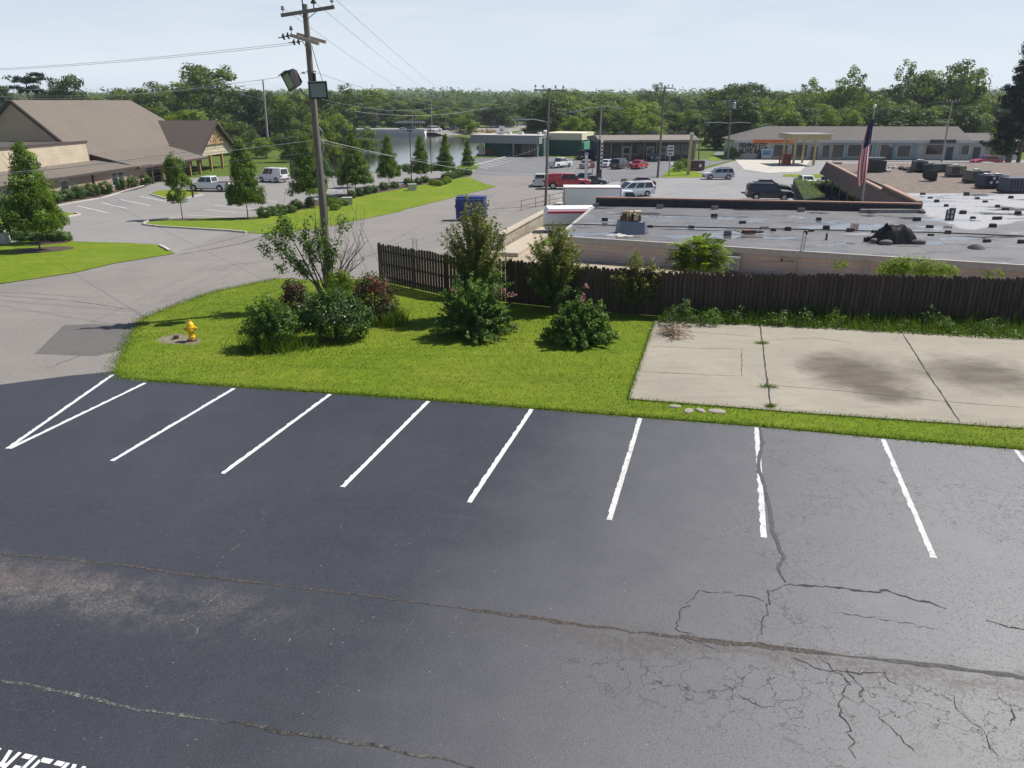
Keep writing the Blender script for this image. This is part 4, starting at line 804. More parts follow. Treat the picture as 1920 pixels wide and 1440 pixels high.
mb.build('stems',m_bark,T,True); fr.build('leaf_stalks',M('leaf_stalk',(.16,.17,.05),.7,.2,5),T); quads('fronds',lf_yel,np.array(LP),np.array(LT),T)
# yellow-green vine on the building side of the fence
vb_=Vector((xx(1695,30.9,0),30.9,0)); T=thing('vine_clump','bright yellow-green vine clump spilling over the fence top','vine',vb_)
C=clusters([(-.6,0,1.62,.6,.4,.45),(.1,0,1.66,.8,.4,.42),(.8,.02,1.55,.75,.35,.36),(-1.0,0,1.55,.4,.3,.35),(1.5,.05,1.5,.5,.25,.25)],240,.2); P,t=leaves(C,20,.22); cards('foliage',lf_yel,P,.08*RNG.uniform(.7,1.3,len(P)),t+.25,T); mb=MB()
for i in range(8): limb(mb,(random.uniform(-1.2,1.2),0,0),(random.gauss(0,.2),.05,1),1.3,.02,5)
mb.build('stems',m_bark,T,True)
for u,v,lb,s in ((1562,512,'small spiky weed tuft peeping over the fence',1.),(1845,528,'small ivy sprig straggling over the fence top',.7)):
    q=Vector((xx(u,30.9 if u<1700 else 29.3,0),30.9 if u<1700 else 29.3,0)); T=thing('fence_weed',lb,'weed',q); P,t=leaves(clusters([(0,0,1.82*(1 if s==1 else .93),.28/s,.1,.32*s)],14,.15),14,.16); cards('foliage',lf_yel,P,.08,t,T); mb=MB(); limb(mb,(0,0,0),(0,0,1),1.6,.015,5); mb.build('stems',m_bark,T)
# weeds along the foot of the fence (nobody could count them)
def in_poly(P,poly):
    x,y=P[:,0],P[:,1]; ins=np.zeros(len(P),bool); n=len(poly)
    for i in range(n):
        a,b=poly[i],poly[(i+1)%n]; c=((a[1]>y)!=(b[1]>y))&(x<(b[0]-a[0])*(y-a[1])/(b[1]-a[1]+1e-12)+a[0]); ins^=c
    return ins
def scatter(poly,n,z=.02):
    A_=np.array([(p[0],p[1]) for p in poly]); lo,hi=A_.min(0),A_.max(0); out=[]; k=0
    while k<n:
        P=RNG.uniform(lo,hi,(n*2,2)); P=P[in_poly(P,A_)]; out.append(P); k+=len(P)
    P=np.concatenate(out)[:n]; zz=np.interp(P[:,1],[40,75],[0,-2.]); return np.c_[P,zz+z]
weedp=px([(1232,608),(1250,592),(1500,598),(1920,612),(2150,622),(2150,656),(1920,641),(1560,620),(1400,612)])
P=scatter(weedp,15000); fn_=np.interp(P[:,0],[FP[3].x,FP[4].x],[FP[3].y,FP[4].y])-P[:,1]; V1=blades(P,RNG.uniform(.12,.5,len(P))*(.45+.9*RNG.random(len(P))**2)*np.clip(1.5-fn_*.55,.35,1.6),.028,.3)
st=link('weed_strip',None) if False else quads('weed_strip',lf_weed,V1,RNG.normal(.5,.22,len(P))); tag(st,'strip of tall grass and weeds along the foot of the fence','weeds',None,'stuff')
for i,(u,v,s,lb,mm) in enumerate(((1275,612,1.1,'leafy dark weed clump at the pad corner under the bright shrub',lf_dark),(1330,612,.8,'low pale-leaved weed clump beside the pad edge',lf_mid),(1375,606,.75,'dark leafy weed between fence and pad edge',lf_dark),(1420,600,.7,'dark weed just left of the silvery weed',lf_dark),(1520,606,.9,'silvery-leaved tall weed against the dark fence',lf_mid),(1560,612,.7,'bright small weed in front of the silvery one',lf_yel),(1460,612,.6,'low green weed left of the silvery weed',lf_mid),(1770,622,.6,'leafy weed in the grass, left of the pair at the frame edge',lf_mid),(1850,626,.65,'leafy weed in the grass at the frame edge',lf_mid))):
    bush('leafy_weed',lb,u,v,[('foliage',mm,[(0,0,.36*s,.6*s,.4*s,.36*s),(.2*s,.2,.62*s,.3*s,.2*s,.25*s)],int(36*s),18,.16,.075)],3,.6*s,None,'weed')
P=scatter(weedp,5200); fn_=np.interp(P[:,0],[FP[3].x,FP[4].x],[FP[3].y,FP[4].y])-P[:,1]; cl_=np.sin(P[:,0]*2.1)*np.sin(P[:,0]*.83+1)+.6*np.sin(P[:,0]*5.3)
P[:,2]+=RNG.random(len(P))*np.clip(.85-fn_*.32,.08,.9)*np.clip(.55+.45*cl_,.12,1.2); tag(cards('weed_leaves',lf_dark,P,.10*RNG.uniform(.6,1.4,len(P)),RNG.normal(.35,.25,len(P)),None,.5),'leafy undergrowth along the foot of the fence','weeds',None,'stuff')
# mown lawn blades
lawnw=px(lawn_px+lawn_lo); padw=px([(1228,602),(1560,616),(1920,637),(2600,675),(2600,860),(1920,806),(1500,776),(1178,750)])
P=scatter(lawnw,150000); P=P[~in_poly(P,np.array([(p[0],p[1]) for p in padw]))]; P=P[(P[:,0]<24)]
bare_=G(330,638); P=P[((P[:,0]-bare_.x)/.85)**2+((P[:,1]-bare_.y)/.6)**2>RNG.uniform(.6,1.2,len(P))]
X_,Y_=P[:,0],P[:,1]
med=sum(np.sin(X_*fx+Y_*fy+ph)*am for fx,fy,ph,am in ((.9,.4,0,.06),(-.5,1.3,1,.07),(2.1,1.1,2,.05),(-1.7,2.9,.5,.05),(.35,-.6,3,.07),(4.1,-3.3,1.3,.04),(.6,5.2,0,.05)))
edge_d=np.minimum.reduce([np.hypot(X_-q.x,Y_-q.y) for a_,b_ in zip(px([(225,706),(228,662),(262,601),(300,584),(400,548)]),px([(228,662),(262,601),(300,584),(400,548),(520,524)])) for q in [a_.lerp(b_,k/6) for k in range(6)]])
med=med*1.5+.28*np.exp(-edge_d/.7)
V=blades(P,RNG.uniform(.02,.058,len(P)),.022,.5); g_=quads('lawn_blades',lf_grass,V,RNG.normal(.5,.2,len(P))+med); tag(g_,'short mown grass blades covering the near lawn','grass',None,'stuff')
# ragged tufts creeping over the lawn edges and out of the pad joints
ed=[]
for poly,wd in ((px(lawn_lo[1:]),.07),(px([(232,711),(214,698),(228,662),(262,601),(300,584),(400,548),(520,523)]),.16),(px([(1178,750),(1500,776),(1920,806)]),.06),(px([(1178,750),(1228,602)]),.04)):
    for a,b in zip(poly,poly[1:]):
        n=int((b-a).length*190); t_=RNG.random(n)[:,None]; ed.append(np.array(a)[None]*(1-t_)+np.array(b)[None]*t_+np.c_[RNG.normal(0,wd,(n,2)),np.full(n,.02)])
P=np.concatenate(ed); V=blades(P,RNG.uniform(.03,.1,len(P)),.022,.6); tag(quads('edge_grass',lf_weed,V,RNG.normal(.75,.2,len(P))),'ragged dry grass fringe along the pavement edges','grass',None,'stuff')
for u,v,r,lb in ((1428,646,.22,'weed tuft in the far half of the pad joint'),(1440,728,.26,'weed tuft in the near half of the pad joint'),(1444,765,.12,'tiny weed tuft at the near end of the pad joint')):
    p=G(u,v); V=spikes(160,(p.x,p.y,.045),(r*.5,r*.35),.03,.12,.02,.9); tag(quads('joint_weed',lf_weed,V,RNG.normal(.6,.2,160)),lb,'weed')
# yellowish rough band left of the flowers is part of the lawn; bare stones on the strip
for i in range(4):
    p=G(1262+i*26+random.uniform(-5,5),767+i*2.6+random.uniform(-3,3))
    mb=MB(); mb.lathe([(.02,0),(.2,.01),(.17,.035),(.03,.05)],n=9); o=tag(mb.build('flat_stone',m_conc,None,loc=p+Vector((0,0,.02)),rz=i),'flat pale stone sunk in the grass strip by the pad','stone','flat stones in the grass strip'); o.scale=(random.uniform(.8,1.4),random.uniform(.5,.9),1)
# ------------------------------------------------------------------ church
def shingle(name,col):
    m,nt,b=mat_new(name); c=coords(nt); f=noise(nt,7,4,.7,c); g2_=noise(nt,.25,4,.6,c); wv=N(nt,'ShaderNodeTexWave',Scale=2.6,Distortion=.4); wv.bands_direction='Z'; L(nt,c,wv.inputs[0])
    base=ramp(nt,f,[(.3,[x*.72 for x in col]),(.7,[x*1.22 for x in col])]); base=mix(nt,gray(nt,g2_,.4,.7,0,.35),base,[x*.7 for x in col]); L(nt,mix(nt,gray(nt,wv.outputs['Fac'],.25,.0,0,.35),base,[x*.5 for x in col]),b.inputs['Base Color']); b.inputs['Roughness'].default_value=.92; bump(nt,b,f,.4,.02); return m
def siding(name,col,s=3.,var=.12):
    m,nt,b=mat_new(name); c=coords(nt); sp=nt.nodes.new('ShaderNodeSeparateXYZ'); L(nt,c,sp.inputs[0]); fr=mth(nt,'FRACT',mth(nt,'MULTIPLY',sp.outputs[2],s)); f=noise(nt,.8,5,.6,c)
    base=ramp(nt,f,[(.3,[x*(1-var) for x in col]),(.7,[x*(1+var) for x in col])]); L(nt,mix(nt,gray(nt,fr,.12,.0,0,.55),base,[x*.45 for x in col]),b.inputs['Base Color']); b.inputs['Roughness'].default_value=.75; bump(nt,b,fr,.5,.02); return m
m_shing=shingle('brown_shingles',(.165,.138,.113)); m_shingd=shingle('dark_brown_shingles',(.085,.067,.057)); m_tan=M('tan_stucco',(.43,.34,.24),.9,.12,1.2); m_sid=siding('tan_siding',(.50,.42,.31),2.6); m_brick=blockwall('tan_brick',(.40,.29,.21),.3,.1,.008,'y'); m_trim=M('dark_brown_trim',(.06,.042,.035),.7,.2,6); m_post=streak('cedar_post',(.35,.205,.085),.7,'z',.25,8); m_glass=M('dark_window_glass',(.02,.025,.03),.08,.1,3,spec=.8); m_wframe=M('white_window_frame',(.62,.60,.55),.5,.08,8)
CO=G(270,347); CH_=thing('church','long church with brown shingle roof, cedar porch and front gable','church',CO); ca=Vector((.08,.9968,0)); cb_=Vector((-.9968,.08,0))
def cp_(s,b,z): return ca*s+cb_*b+Vector((0,0,z))          # s along the front, b into the building, z above the church lot
def pl(mb,pts,t=.15): mb.slab([cp_(*p) for p in pts],t)
def wallm(name,m,segs,t=.2):
    mb=MB()
    for pts in segs: pl(mb,pts,t)
    return mb.build(name,m,CH_)
# low brick wing
W1=MB()
def quadw(mb,s0,s1,b,z0,z1,t=.2): mb.slab([cp_(s0,b,z0),cp_(s1,b,z0),cp_(s1,b,z1),cp_(s0,b,z1)],t)
quadw(W1,-42,1.2,0,0,2.4); W1.slab([cp_(1.2,0,0),cp_(1.2,9,0),cp_(1.2,9,2.6),cp_(1.2,0,2.4)],.2); W1.build('wall',m_brick,CH_)
mb=MB(); pl(mb,[(-42,-.5,2.48),(-1.5,-.5,2.48),(-1.5,4.7,3.15),(-42,4.7,3.15)]); 
wing=mb.build('roof',m_shing,CH_); mb=MB(); mb.bar(cp_(-42,-.52,2.36),cp_(1.6,-.52,2.36),.1,.24); mb.build('eave_trim',m_trim,CH_)
mb=MB(); quadw(mb,-42,-3,4.7,3.1,5.4); mb.slab([cp_(-3,4.7,3.1),cp_(-3,7.6,3.1),cp_(-3,7.6,5.4),cp_(-3,4.7,5.4)],.2); mb.build('clerestory_wall',m_sid,CH_)
mb=MB(); mb.bar(cp_(-42,4.75,5.46),cp_(-2.9,4.75,5.46),.3,.12); mb.build('cornice',m_trim,CH_)
mb=MB(); pl(mb,[(-42,4.6,5.4),(-3,4.6,5.4),(-3,14,5.42),(-42,14,5.42)],.1); mb.build('flat_roof',m_shingd,CH_)
mb=MB(); mb.lathe([(.1,0),(.1,.3),(.32,.34),(.34,.55),(.2,.72),(.04,.76)],cp_(-13.2,4.3,3.0),10); mb.build('roof_vent',m_trim,CH_,True)
# main hall
ZA=10.15
mb=MB(); mb.slab([cp_(-3.4,7.2,5.3),cp_(-3.4,18.4,5.3),cp_(-3.4,12.8,ZA-.05)],.2); mb.build('gable_wall',m_tan,CH_)
mb=MB(); mb.slab([cp_(-3.4,18.4,0),cp_(-3.4,7.2,0),cp_(-3.4,7.2,5.4),cp_(-3.4,18.4,5.4)],.2); quadw(mb,1.2,28,7.4,0,5.,.2); mb.slab([cp_(28.2,18.2,0),cp_(28.2,7.4,0),cp_(28.2,7.4,4.6),cp_(28.2,18.2,4.6)],.2); quadw(mb,-3.4,28,18.2,0,5.3); mb.build('hall_wall',m_tan,CH_)
mb=MB(); pl(mb,[(-3.6,5.5,3.86),(29.5,5.5,3.86),(22.6,12.8,ZA),(-3.6,12.8,ZA)],.18); pl(mb,[(-3.6,12.8,ZA-.01),(22.6,12.8,ZA-.01),(29.5,19.6,4.4),(-3.6,19.6,4.4)],.18); pl(mb,[(29.5,5.5,3.85),(29.5,19.6,4.39),(22.6,12.8,ZA-.02)],.18); mb.build('hall_roof',m_shing,CH_)
mb=MB(); mb.bar(cp_(-4.02,7.0,5.0),cp_(-4.02,12.8,ZA-.1),.12,.34); mb.bar(cp_(-4.02,19.6,4.2),cp_(-4.02,12.8,ZA-.1),.12,.34); mb.build('rake_trim',m_trim,CH_)
# porch roof, posts, recessed entrance
mb=MB(); pl(mb,[(-1.8,-.7,2.36),(17.4,-.7,2.36),(17.4,5.6,3.92),(-1.8,5.6,3.92)],.2); mb.build('porch_roof',m_shing,CH_)
mb=MB(); mb.slab([cp_(-1.7,-.6,2.2),cp_(-1.7,5.6,2.5),cp_(-1.7,5.6,3.75)],.12); mb.bar(cp_(-1.8,-.74,2.22),cp_(17.4,-.74,2.22),.12,.26); mb.bar(cp_(-1.82,-.7,2.26),cp_(-1.82,5.6,3.8),.1,.22); mb.build('porch_trim',m_trim,CH_)
for s in (1.6,4.4,6.2,9,12,15): MB().bar(cp_(s,-.35,0),cp_(s,-.35,2.2),.26,.26).build('post',m_post if s>2 else m_trim,CH_)
mb=MB()
for s in (4.4,6.2): mb.bar(cp_(s,-.35,0),cp_(s,-.35,.75),.5,.5)
mb.build('post_base',m_brick,CH_)
mb=MB()
for s in np.arange(2,17,.35): mb.bar(cp_(s,-.38,0),cp_(s,-.38,.85),.025,.025)
mb.bar(cp_(1.6,-.38,.88),cp_(16.5,-.38,.88),.05,.05); mb.build('railing',m_dark,CH_)
dr=MB(); quadw(dr,6.6,9.0,7.3,0,2.3,.1); dr.build('door',m_glass,CH_)
# front portico with timber gable
PZ=7.1
mb=MB(); pl(mb,[(16.4,.2,2.35),(16.4,9.6,2.35),(23.5,9.6,PZ),(23.5,.2,PZ)],.18); mb.build('portico_roof',m_shingd,CH_); mb=MB(); pl(mb,[(30.6,.2,2.34),(23.5,.2,PZ-.01),(23.5,9.6,PZ-.01),(30.6,9.6,2.34)],.18); mb.build('portico_roof',m_shingd,CH_)
mb=MB(); mb.slab([cp_(17.3,.9,2.3),cp_(29.7,.9,2.3),cp_(29.7,.9,2.9),cp_(23.5,.9,6.7),cp_(17.3,.9,2.9)],.15); pg=mb.build('portico_gable',m_sid,CH_)
mb=MB(); mb.bar(cp_(23.5,.68,3.6),cp_(23.5,.68,6.6),.1,.2); mb.bar(cp_(20.4,.68,4.0),cp_(26.6,.68,4.0),.1,.2)
for k in (-1,1): mb.bar(cp_(23.5+k*.3,.68,4.0),cp_(23.5+k*2.2,.68,5.3),.1,.16); mb.bar(cp_(23.5,.68,4.1),cp_(23.5+k*1.2,.68,5.9),.1,.14)
mb.build('timber_truss',m_post,CH_)
mb=MB(); mb.bar(cp_(16.3,.1,2.2),cp_(23.5,.1,PZ-.1),.1,.3); mb.bar(cp_(30.7,.1,2.2),cp_(23.5,.1,PZ-.1),.1,.3); mb.build('rake_trim',m_trim,CH_)
for s,b in ((17.5,1),(21.5,1),(25.5,1),(29.5,1),(17.5,6.5),(29.5,6.5)): MB().bar(cp_(s,b,0),cp_(s,b,2.4),.34,.34).build('post',m_post,CH_)
# windows of the brick wing
def cwin(s,wd,z0,z1,dbl):
    mb=MB(); quadw(mb,s-wd/2,s+wd/2,-.06,z0,z1,.1); f=mb.build('window',m_wframe,CH_); g_=MB(); n=2 if dbl else 1
    for i in range(n):
        a=s-wd/2+wd*i/n+.07; e=s-wd/2+wd*(i+1)/n-.07
        for j in range(2):
            for k in range(3): quadw(g_,a+(e-a)*j/2+.02,a+(e-a)*(j+1)/2-.02,-.09,z0+.1+(z1-z0-.2)*k/3+.02,z0+.1+(z1-z0-.2)*(k+1)/3-.02,.05)
    g_.build('pane',m_glass,f)
for s,wd,d in ((-15.8,1.5,0),(-5.6,2.7,1),(-24,2.6,1),(-30,1.5,0)): cwin(s,wd,.55,2.1,d)
for s in (-10.6,-20): MB().bar(cp_(s,-.12,0),cp_(s,-.12,2.3),.16,.16).build('downspout',m_trim,CH_)
# clipped shrubs: one prototype each, shared meshes
def protoshrub(name,m,rx,rz,k,per,ls):
    C=clusters([(0,0,rz*.95,rx,rx,rz)],k,.16,.7,-.9); P,t=leaves(C,per,.2); P[:,2]=np.maximum(P[:,2],.02); o=cards(name,m,P,ls*RNG.uniform(.7,1.3,len(P)),t); me=o.data; bpy.data.objects.remove(o); return me
sh_box=protoshrub('foliage',lf_dark,.62,.55,70,26,.13); sh_low=protoshrub('foliage',lf_dark,.55,.33,50,24,.12); sh_gold=protoshrub('foliage',lf_yel,.6,.38,60,24,.12)
stem_me=MB().tube([(0,0,-.02),(0,0,.4)],[.05,.03],6).build('stem',m_bark).data; bpy.data.objects.remove(bpy.data.objects['stem'])
def shrub(me,p,label,s=1.,group=None,name='clipped_shrub'):
    o=thing(name,label,'shrub',p,random.uniform(0,6),group); link('foliage',me,o); link('stem',stem_me,o); o.scale=(s*random.uniform(.9,1.1),s*random.uniform(.9,1.1),s*random.uniform(.88,1.12)); return o
for i in range(12):
    u=3+i*24.5; v=399-i*4.35-(4 if i>8 else 0)
    if i==0: u,v=-4,405
    shrub(sh_box,G(u,v),'round clipped dark shrub in the row along the church wall',1.3 if i else 1.9,'clipped shrubs along the church wall')
for i,(u,v) in enumerate(((33,450),(55,451),(80,451),(103,452),(120,453))): shrub(sh_low,G(u,v),'tiny round shrub in the row at the back of the corner lawn',.95,'tiny round shrubs on the corner lawn','tiny_shrub')
for u,v in ((496,409),(512,405),(528,403),(545,400),(556,393),(582,387),(615,382),(690,364),(632,386),(700,362),(660,372),(674,368),(720,357),(740,353),(764,346),(770,350),(785,346),(797,343)): shrub(sh_box,G(u,v),'low dark clipped shrub in the mulched verge bed',.85,'low dark shrubs along the verge bed')
for u,v in ((842,337),(850,335),(857,333),(864,331),(871,329),(878,328),(835,338)): shrub(sh_box,G(u,v),'dark hedge shrub at the far tip of the verge bed',.95,'hedge shrubs at the tip of the verge','hedge_shrub')
for u,v in ((622,387),(634,390),(644,386),(628,394)): shrub(sh_gold,G(u,v),'golden-green mound by the near pale utility box',.9,'golden mounds by the near utility box','golden_shrub')
for u,v in ((812,347),(822,349),(832,346),(838,343)): shrub(sh_gold,G(u,v),'golden-green mound near the far pale utility box',.95,'golden mounds near the far utility box','golden_shrub')
for u,v in ((618,332),(762,322),(815,320),(835,320),(636,333)): shrub(sh_box,G(u,v),'dark round shrub at the lakeside edge of the church lot',1.1,'dark shrubs on the lake edge')
def ubox(u,v,lb,s=1.):
    p=G(u,v); t=thing('utility_box',lb,'utility box',p,.2); MB().box((0,0,.35*s),(1.0*s,.8*s,.7*s),topd=(.97,.95)).build('cabinet',M('pale_green_grey_box',(.42,.43,.40),.6,.12,6),t); MB().box((0,0,.73*s),(1.04*s,.84*s,.06)).build('lid',M('pale_green_grey_box',(.42,.43,.40)),t)
ubox(652,384,'pale utility box at the near end of the verge bed'); ubox(773,357,'pale utility box at the far end of the verge bed'); ubox(3,457,'pale utility box at the left edge of the frame',.9)
bl_=thing('bollard','short black bollard on the grass island','bollard',G(362,370)); MB().lathe([(.1,0),(.1,.85),(.07,.93),(.02,.95)],n=10).build('body',m_dark,bl_,True)
# ------------------------------------------------------------------ generic boxes for the roadside buildings
def obb(pA,pB):           # frame along a front line seen from the camera: x along, y away
    e=(pB-pA); e.z=0; w=e.length; return w,math.atan2(e.y,e.x)
m_mgrey=M('grey_fascia',(.27,.27,.27),.7,.12,2); m_green=M('dark_green_wall',(.02,.085,.07),.7,.15,2); m_lgreen=M('teal_green_wall',(.07,.25,.17),.7,.1,2); m_cream=M('cream_fascia',(.62,.58,.42),.7,.08,2); m_wroof=M('pale_gravel_roof',(.42,.41,.39),.9,.2,2); m_white2=M('white_paint',(.66,.66,.64),.6,.08,4)
# green shop by the lake
pA,pB=G(888,291),G(1012,294); w_,an_=obb(pA,pB); t=thing('green_shop','low dark green shop with grey canopy and cream rear block','shop',pA,an_); hf=hz(253,pA.y)-pA.z
MB().box((w_/2+1.2,3.6,hf/2-.2),(w_-1.6,5.2,hf-.4)).build('wall',m_green,t); MB().box((w_/2,2.6,hf-.72),(w_+.4,7.2,1.45)).build('canopy',m_mgrey,t); MB().box((w_/2,2.6,hf+.05),(w_+.6,7.4,.1)).build('canopy_roof',m_wroof,t)
for x in (w_*.63,w_*.985): MB().box((x,-.75,hf/2-.7),(.28,.28,hf-1.4)).build('post',m_mgrey,t)
for x in (w_*.74,w_*.82,w_*.9): MB().box((x,.95,hf/2-.75),(.1,.1,hf-1.5)).build('mullion',m_mgrey,t)
MB().box((w_*.78,.96,hf/2-.8),(w_*.34,.06,hf-1.7)).build('shop_window',m_glass,t); MB().box((1.0,1.6,.9),(1.1,.2,2.0)).build('white_panel',m_white2,t); MB().box((w_*.22,.96,.7),(1.9,.1,.8)).build('red_bench_panel',M('dull_red',(.16,.04,.04),.8,.2,5),t)
MB().box((w_+3.2,9.5,hf/2+.15),(7.2,9,hf+.3)).build('rear_block',m_green,t); MB().box((w_+3.2,9.5,hf-.25),(7.5,9.3,1.3)).build('rear_fascia',m_cream,t); MB().box((w_+7.0,9.6,hf*.33),(.7,8.9,hf*.66)).build('end_wall',m_lgreen,t)
for x,s in ((w_*.45,.5),(w_*.62,.9),(w_*.9,.6),(w_*.3,1.2)): MB().box((x,4,hf+.32),(s,.8,.45)).build('roof_unit',m_white2,t)
# low brown shop row
pA,pB=G(1124,302),G(1306,301); w_,an_=obb(pA,pB); t=thing('brown_shop_row','low brown row of shops with dark windows','shop row',pA,an_); hf=hz(263,pA.y)-pA.z; m_bfas=M('brown_shop_fascia',(.20,.165,.14),.8,.15,2); m_dkbrick=blockwall('dark_shop_wall',(.06,.06,.065),.4,.2,.01)
MB().box((w_/2,6.5,hf/2),(w_-.3,10,hf)).build('wall',m_dkbrick,t); MB().add([(-.4,-.6,hf-.35),(w_+.2,-.6,hf-.35),(w_+.2,-.6,hf+.05),(-.4,-.6,hf+.05),(-.4,3.4,hf+.75),(w_+.2,3.4,hf+.75),(w_+.2,12,hf+.2),(-.4,12,hf+.2),(-.4,12,hf-.2),(w_+.2,12,hf-.2),(-.4,1.4,hf-.35),(w_+.2,1.4,hf-.35)],[(0,1,2,3),(3,2,5,4),(4,5,6,7),(7,6,9,8),(0,10,11,1),(0,3,4,7,8,10),(1,11,9,6,5,2)]).build('roof',m_bfas,t)
MB().box((w_+.05,7,hf/2-.1),(.3,10.6,hf-.2)).build('end_wall',M('pale_block_end',(.36,.31,.25),.85,.15,2),t)
xs=[.01,.13,.24,.34,.47,.6,.73,.86,.985]
for i,x in enumerate(xs): MB().box((w_*x,1.42,hf/2-.15),(.16,.1,hf-.4)).build('pilaster',M('tan_pilaster',(.32,.28,.22),.8,.1,3),t)
for i in range(8):
    a,b_=xs[i]*w_+.25,xs[i+1]*w_-.25
    if i in (2,4,5): MB().box(((a+b_)/2,1.45,1.1),(1.2,.08,2.2)).build('door',m_glass,t); mb=MB(); [mb.box(((a+b_)/2+d,1.40,1.15),(.09,.06,2.3)) for d in (-.62,.62)]; mb.box(((a+b_)/2,1.40,2.3),(1.3,.06,.1)); mb.box(((a+b_)/2,1.40,1.1),(1.2,.06,.08)); mb.build('door_frame',m_white2,t)
    else: MB().box(((a+b_)/2,1.46,hf*.5),(b_-a,.06,hf*.55)).build('shop_window',m_glass,t)
MB().box((-1.2,4,1.0),(2.4,.2,1.6)).build('blue_panel',M('navy_panel',(.02,.035,.13),.6,.15,5),t)
for x in (.08,.28,.42,.62,.8,.93): mb=MB(); mb.box((w_*x,5.5,hf+1.0),(1.,.9,.6)); mb.lathe([(.3,.3),(.3,.36)],(w_*x,5.5,hf+1.0),8); mb.build('roof_unit',M('dark_roof_unit',(.10,.10,.10),.7,.3,5),t)
# long bait shop row with shingle roof
pA,pB=G(1378,298),G(1906,300); w_,an_=obb(pA,pB); t=thing('bait_shop_row','long low bluish shop row with shingle roof and FISHING lettering','shop row',pA,an_); h0=hz(263,pA.y)-pA.z; m_bait=blockwall('blue_white_block',(.48,.49,.48),.4,.2,.01); m_teal=M('pale_teal_front',(.20,.30,.32),.7,.12,2); m_groof=shingle('grey_brown_shingles',(.125,.115,.105))
wm=w_*.825
MB().box((w_/2,5.5,h0/2),(w_-.2,10.8,h0)).build('wall',m_bait,t)
hr=hz(236,pA.y+7)-pA.z
MB().add([(-.5,-.9,h0),(wm,-.9,h0),(wm,11.5,h0),(-.5,11.5,h0),(6.2,5.4,hr),(wm,5.4,hr),(-.5,-.9,h0-.16),(wm,-.9,h0-.16),(wm,11.5,h0-.16),(-.5,11.5,h0-.16)],[(0,1,5,4),(3,4,5,2),(0,4,3),(1,2,5),(0,6,7,1),(6,9,8,7),(0,3,9,6),(1,7,8,2),(3,2,8,9)]).build('roof',m_groof,t)
MB().add([(wm+.02,-.9,h0),(w_+.6,-.9,h0),(w_+.6,11.5,h0),(wm+.02,11.5,h0),(wm+.02,4.5,hr-1.1),(w_-3,4.5,hr-1.1),(wm+.02,-.9,h0-.16),(w_+.6,-.9,h0-.16),(w_+.6,11.5,h0-.16),(wm+.02,11.5,h0-.16)],[(0,1,5,4),(3,4,5,2),(1,2,5),(0,4,3),(0,6,7,1),(6,9,8,7),(1,7,8,2),(0,3,9,6),(3,2,8,9)]).build('roof',m_groof,t)
MB().box((w_/2,-1.0,h0-.12),(w_+1.2,.14,.5)).build('fascia',M('pale_blue_fascia',(.40,.42,.43),.7,.1,2),t)
for a,b_ in ((.385,.50),(.56,.645)): MB().box((w_*(a+b_)/2,-.06,h0*.46),(w_*(b_-a),.1,h0*.9)).build('teal_front',m_teal,t)
mb_=None
for a,b_,z0,z1 in ((.135,.185,.4,2.5),(.20,.255,.4,2.6),(.31,.335,.3,2.5),(.345,.385,.3,2.6),(.40,.445,.5,2.6),(.455,.485,.5,2.6),(.515,.545,.5,2.6),(.575,.62,.5,2.5),(.675,.735,.9,2.6),(.80,.825,.9,2.5),(.90,.955,.8,2.3)):
    MB().box((w_*(a+b_)/2,-.10,(z0+z1)/2),(w_*(b_-a)+.2,.08,z1-z0+.2)).build('window_frame',m_white2,t); MB().box((w_*(a+b_)/2,-.15,(z0+z1)/2),(w_*(b_-a),.05,z1-z0)).build('shop_window',m_glass,t)
for x in (.282,.545,.76,.855): MB().box((w_*x,-.12,1.1),(1.1,.1,2.2)).build('door',m_glass if x<.3 else M('dark_door',(.03,.035,.04),.5,.2,5),t)
m_sgn=M('dark_sign',(.03,.035,.05),.6,.2,5)
MB().box((w_*.72,-1.1,h0-.05),(4.6,.1,.62)).build('shop_sign',m_sgn,t); MB().box((w_*.80,-1.1,h0-.05),(2.6,.1,.45)).build('shop_sign',M('pale_sign',(.45,.47,.46),.6,.1,5),t)
# painted lettering and banners
m_ink=M('black_lettering',(.02,.02,.022),.7,.1,8); m_or=M('orange_banner',(.55,.20,.06),.7,.15,5); m_red=M('red_lettering',(.45,.03,.03),.6,.1,8)
def sign_text(txt,size,x,z,m,y=-.14,sx=1.,bold=0.): 
    q=words('lettering',txt,size,m,t,.01,bold); q.location=(x,y,z); q.rotation_euler=(PI/2,0,0); q.scale=(sx,1,1); return q
sign_text('FISHING ETC',1.15,3.1,h0-.95,m_ink,-.06,.78,.035); sign_text('#LIVE BAIT',1.2,3.0,h0-1.9,m_ink,-.06,.84,.04)
MB().box((w_*.125,-1.12,h0-.1),(7.4,.1,.62)).build('banner',m_or,t); sign_text('Discount TOBACCO BEER',.55,w_*.12,h0-.12,m_red,-1.19,.95,.012)
MB().box((5.6,-.2,.95),(1.9,.1,1.7)).build('poster_board',m_white2,t); MB().box((5.6,-.27,1.15),(1.5,.04,.9)).build('poster_print',M('blue_print',(.10,.25,.45),.6,.3,2),t); MB().box((4.35,-.25,.55),(.6,.4,1.0)).build('dark_cabinet',m_sgn,t)
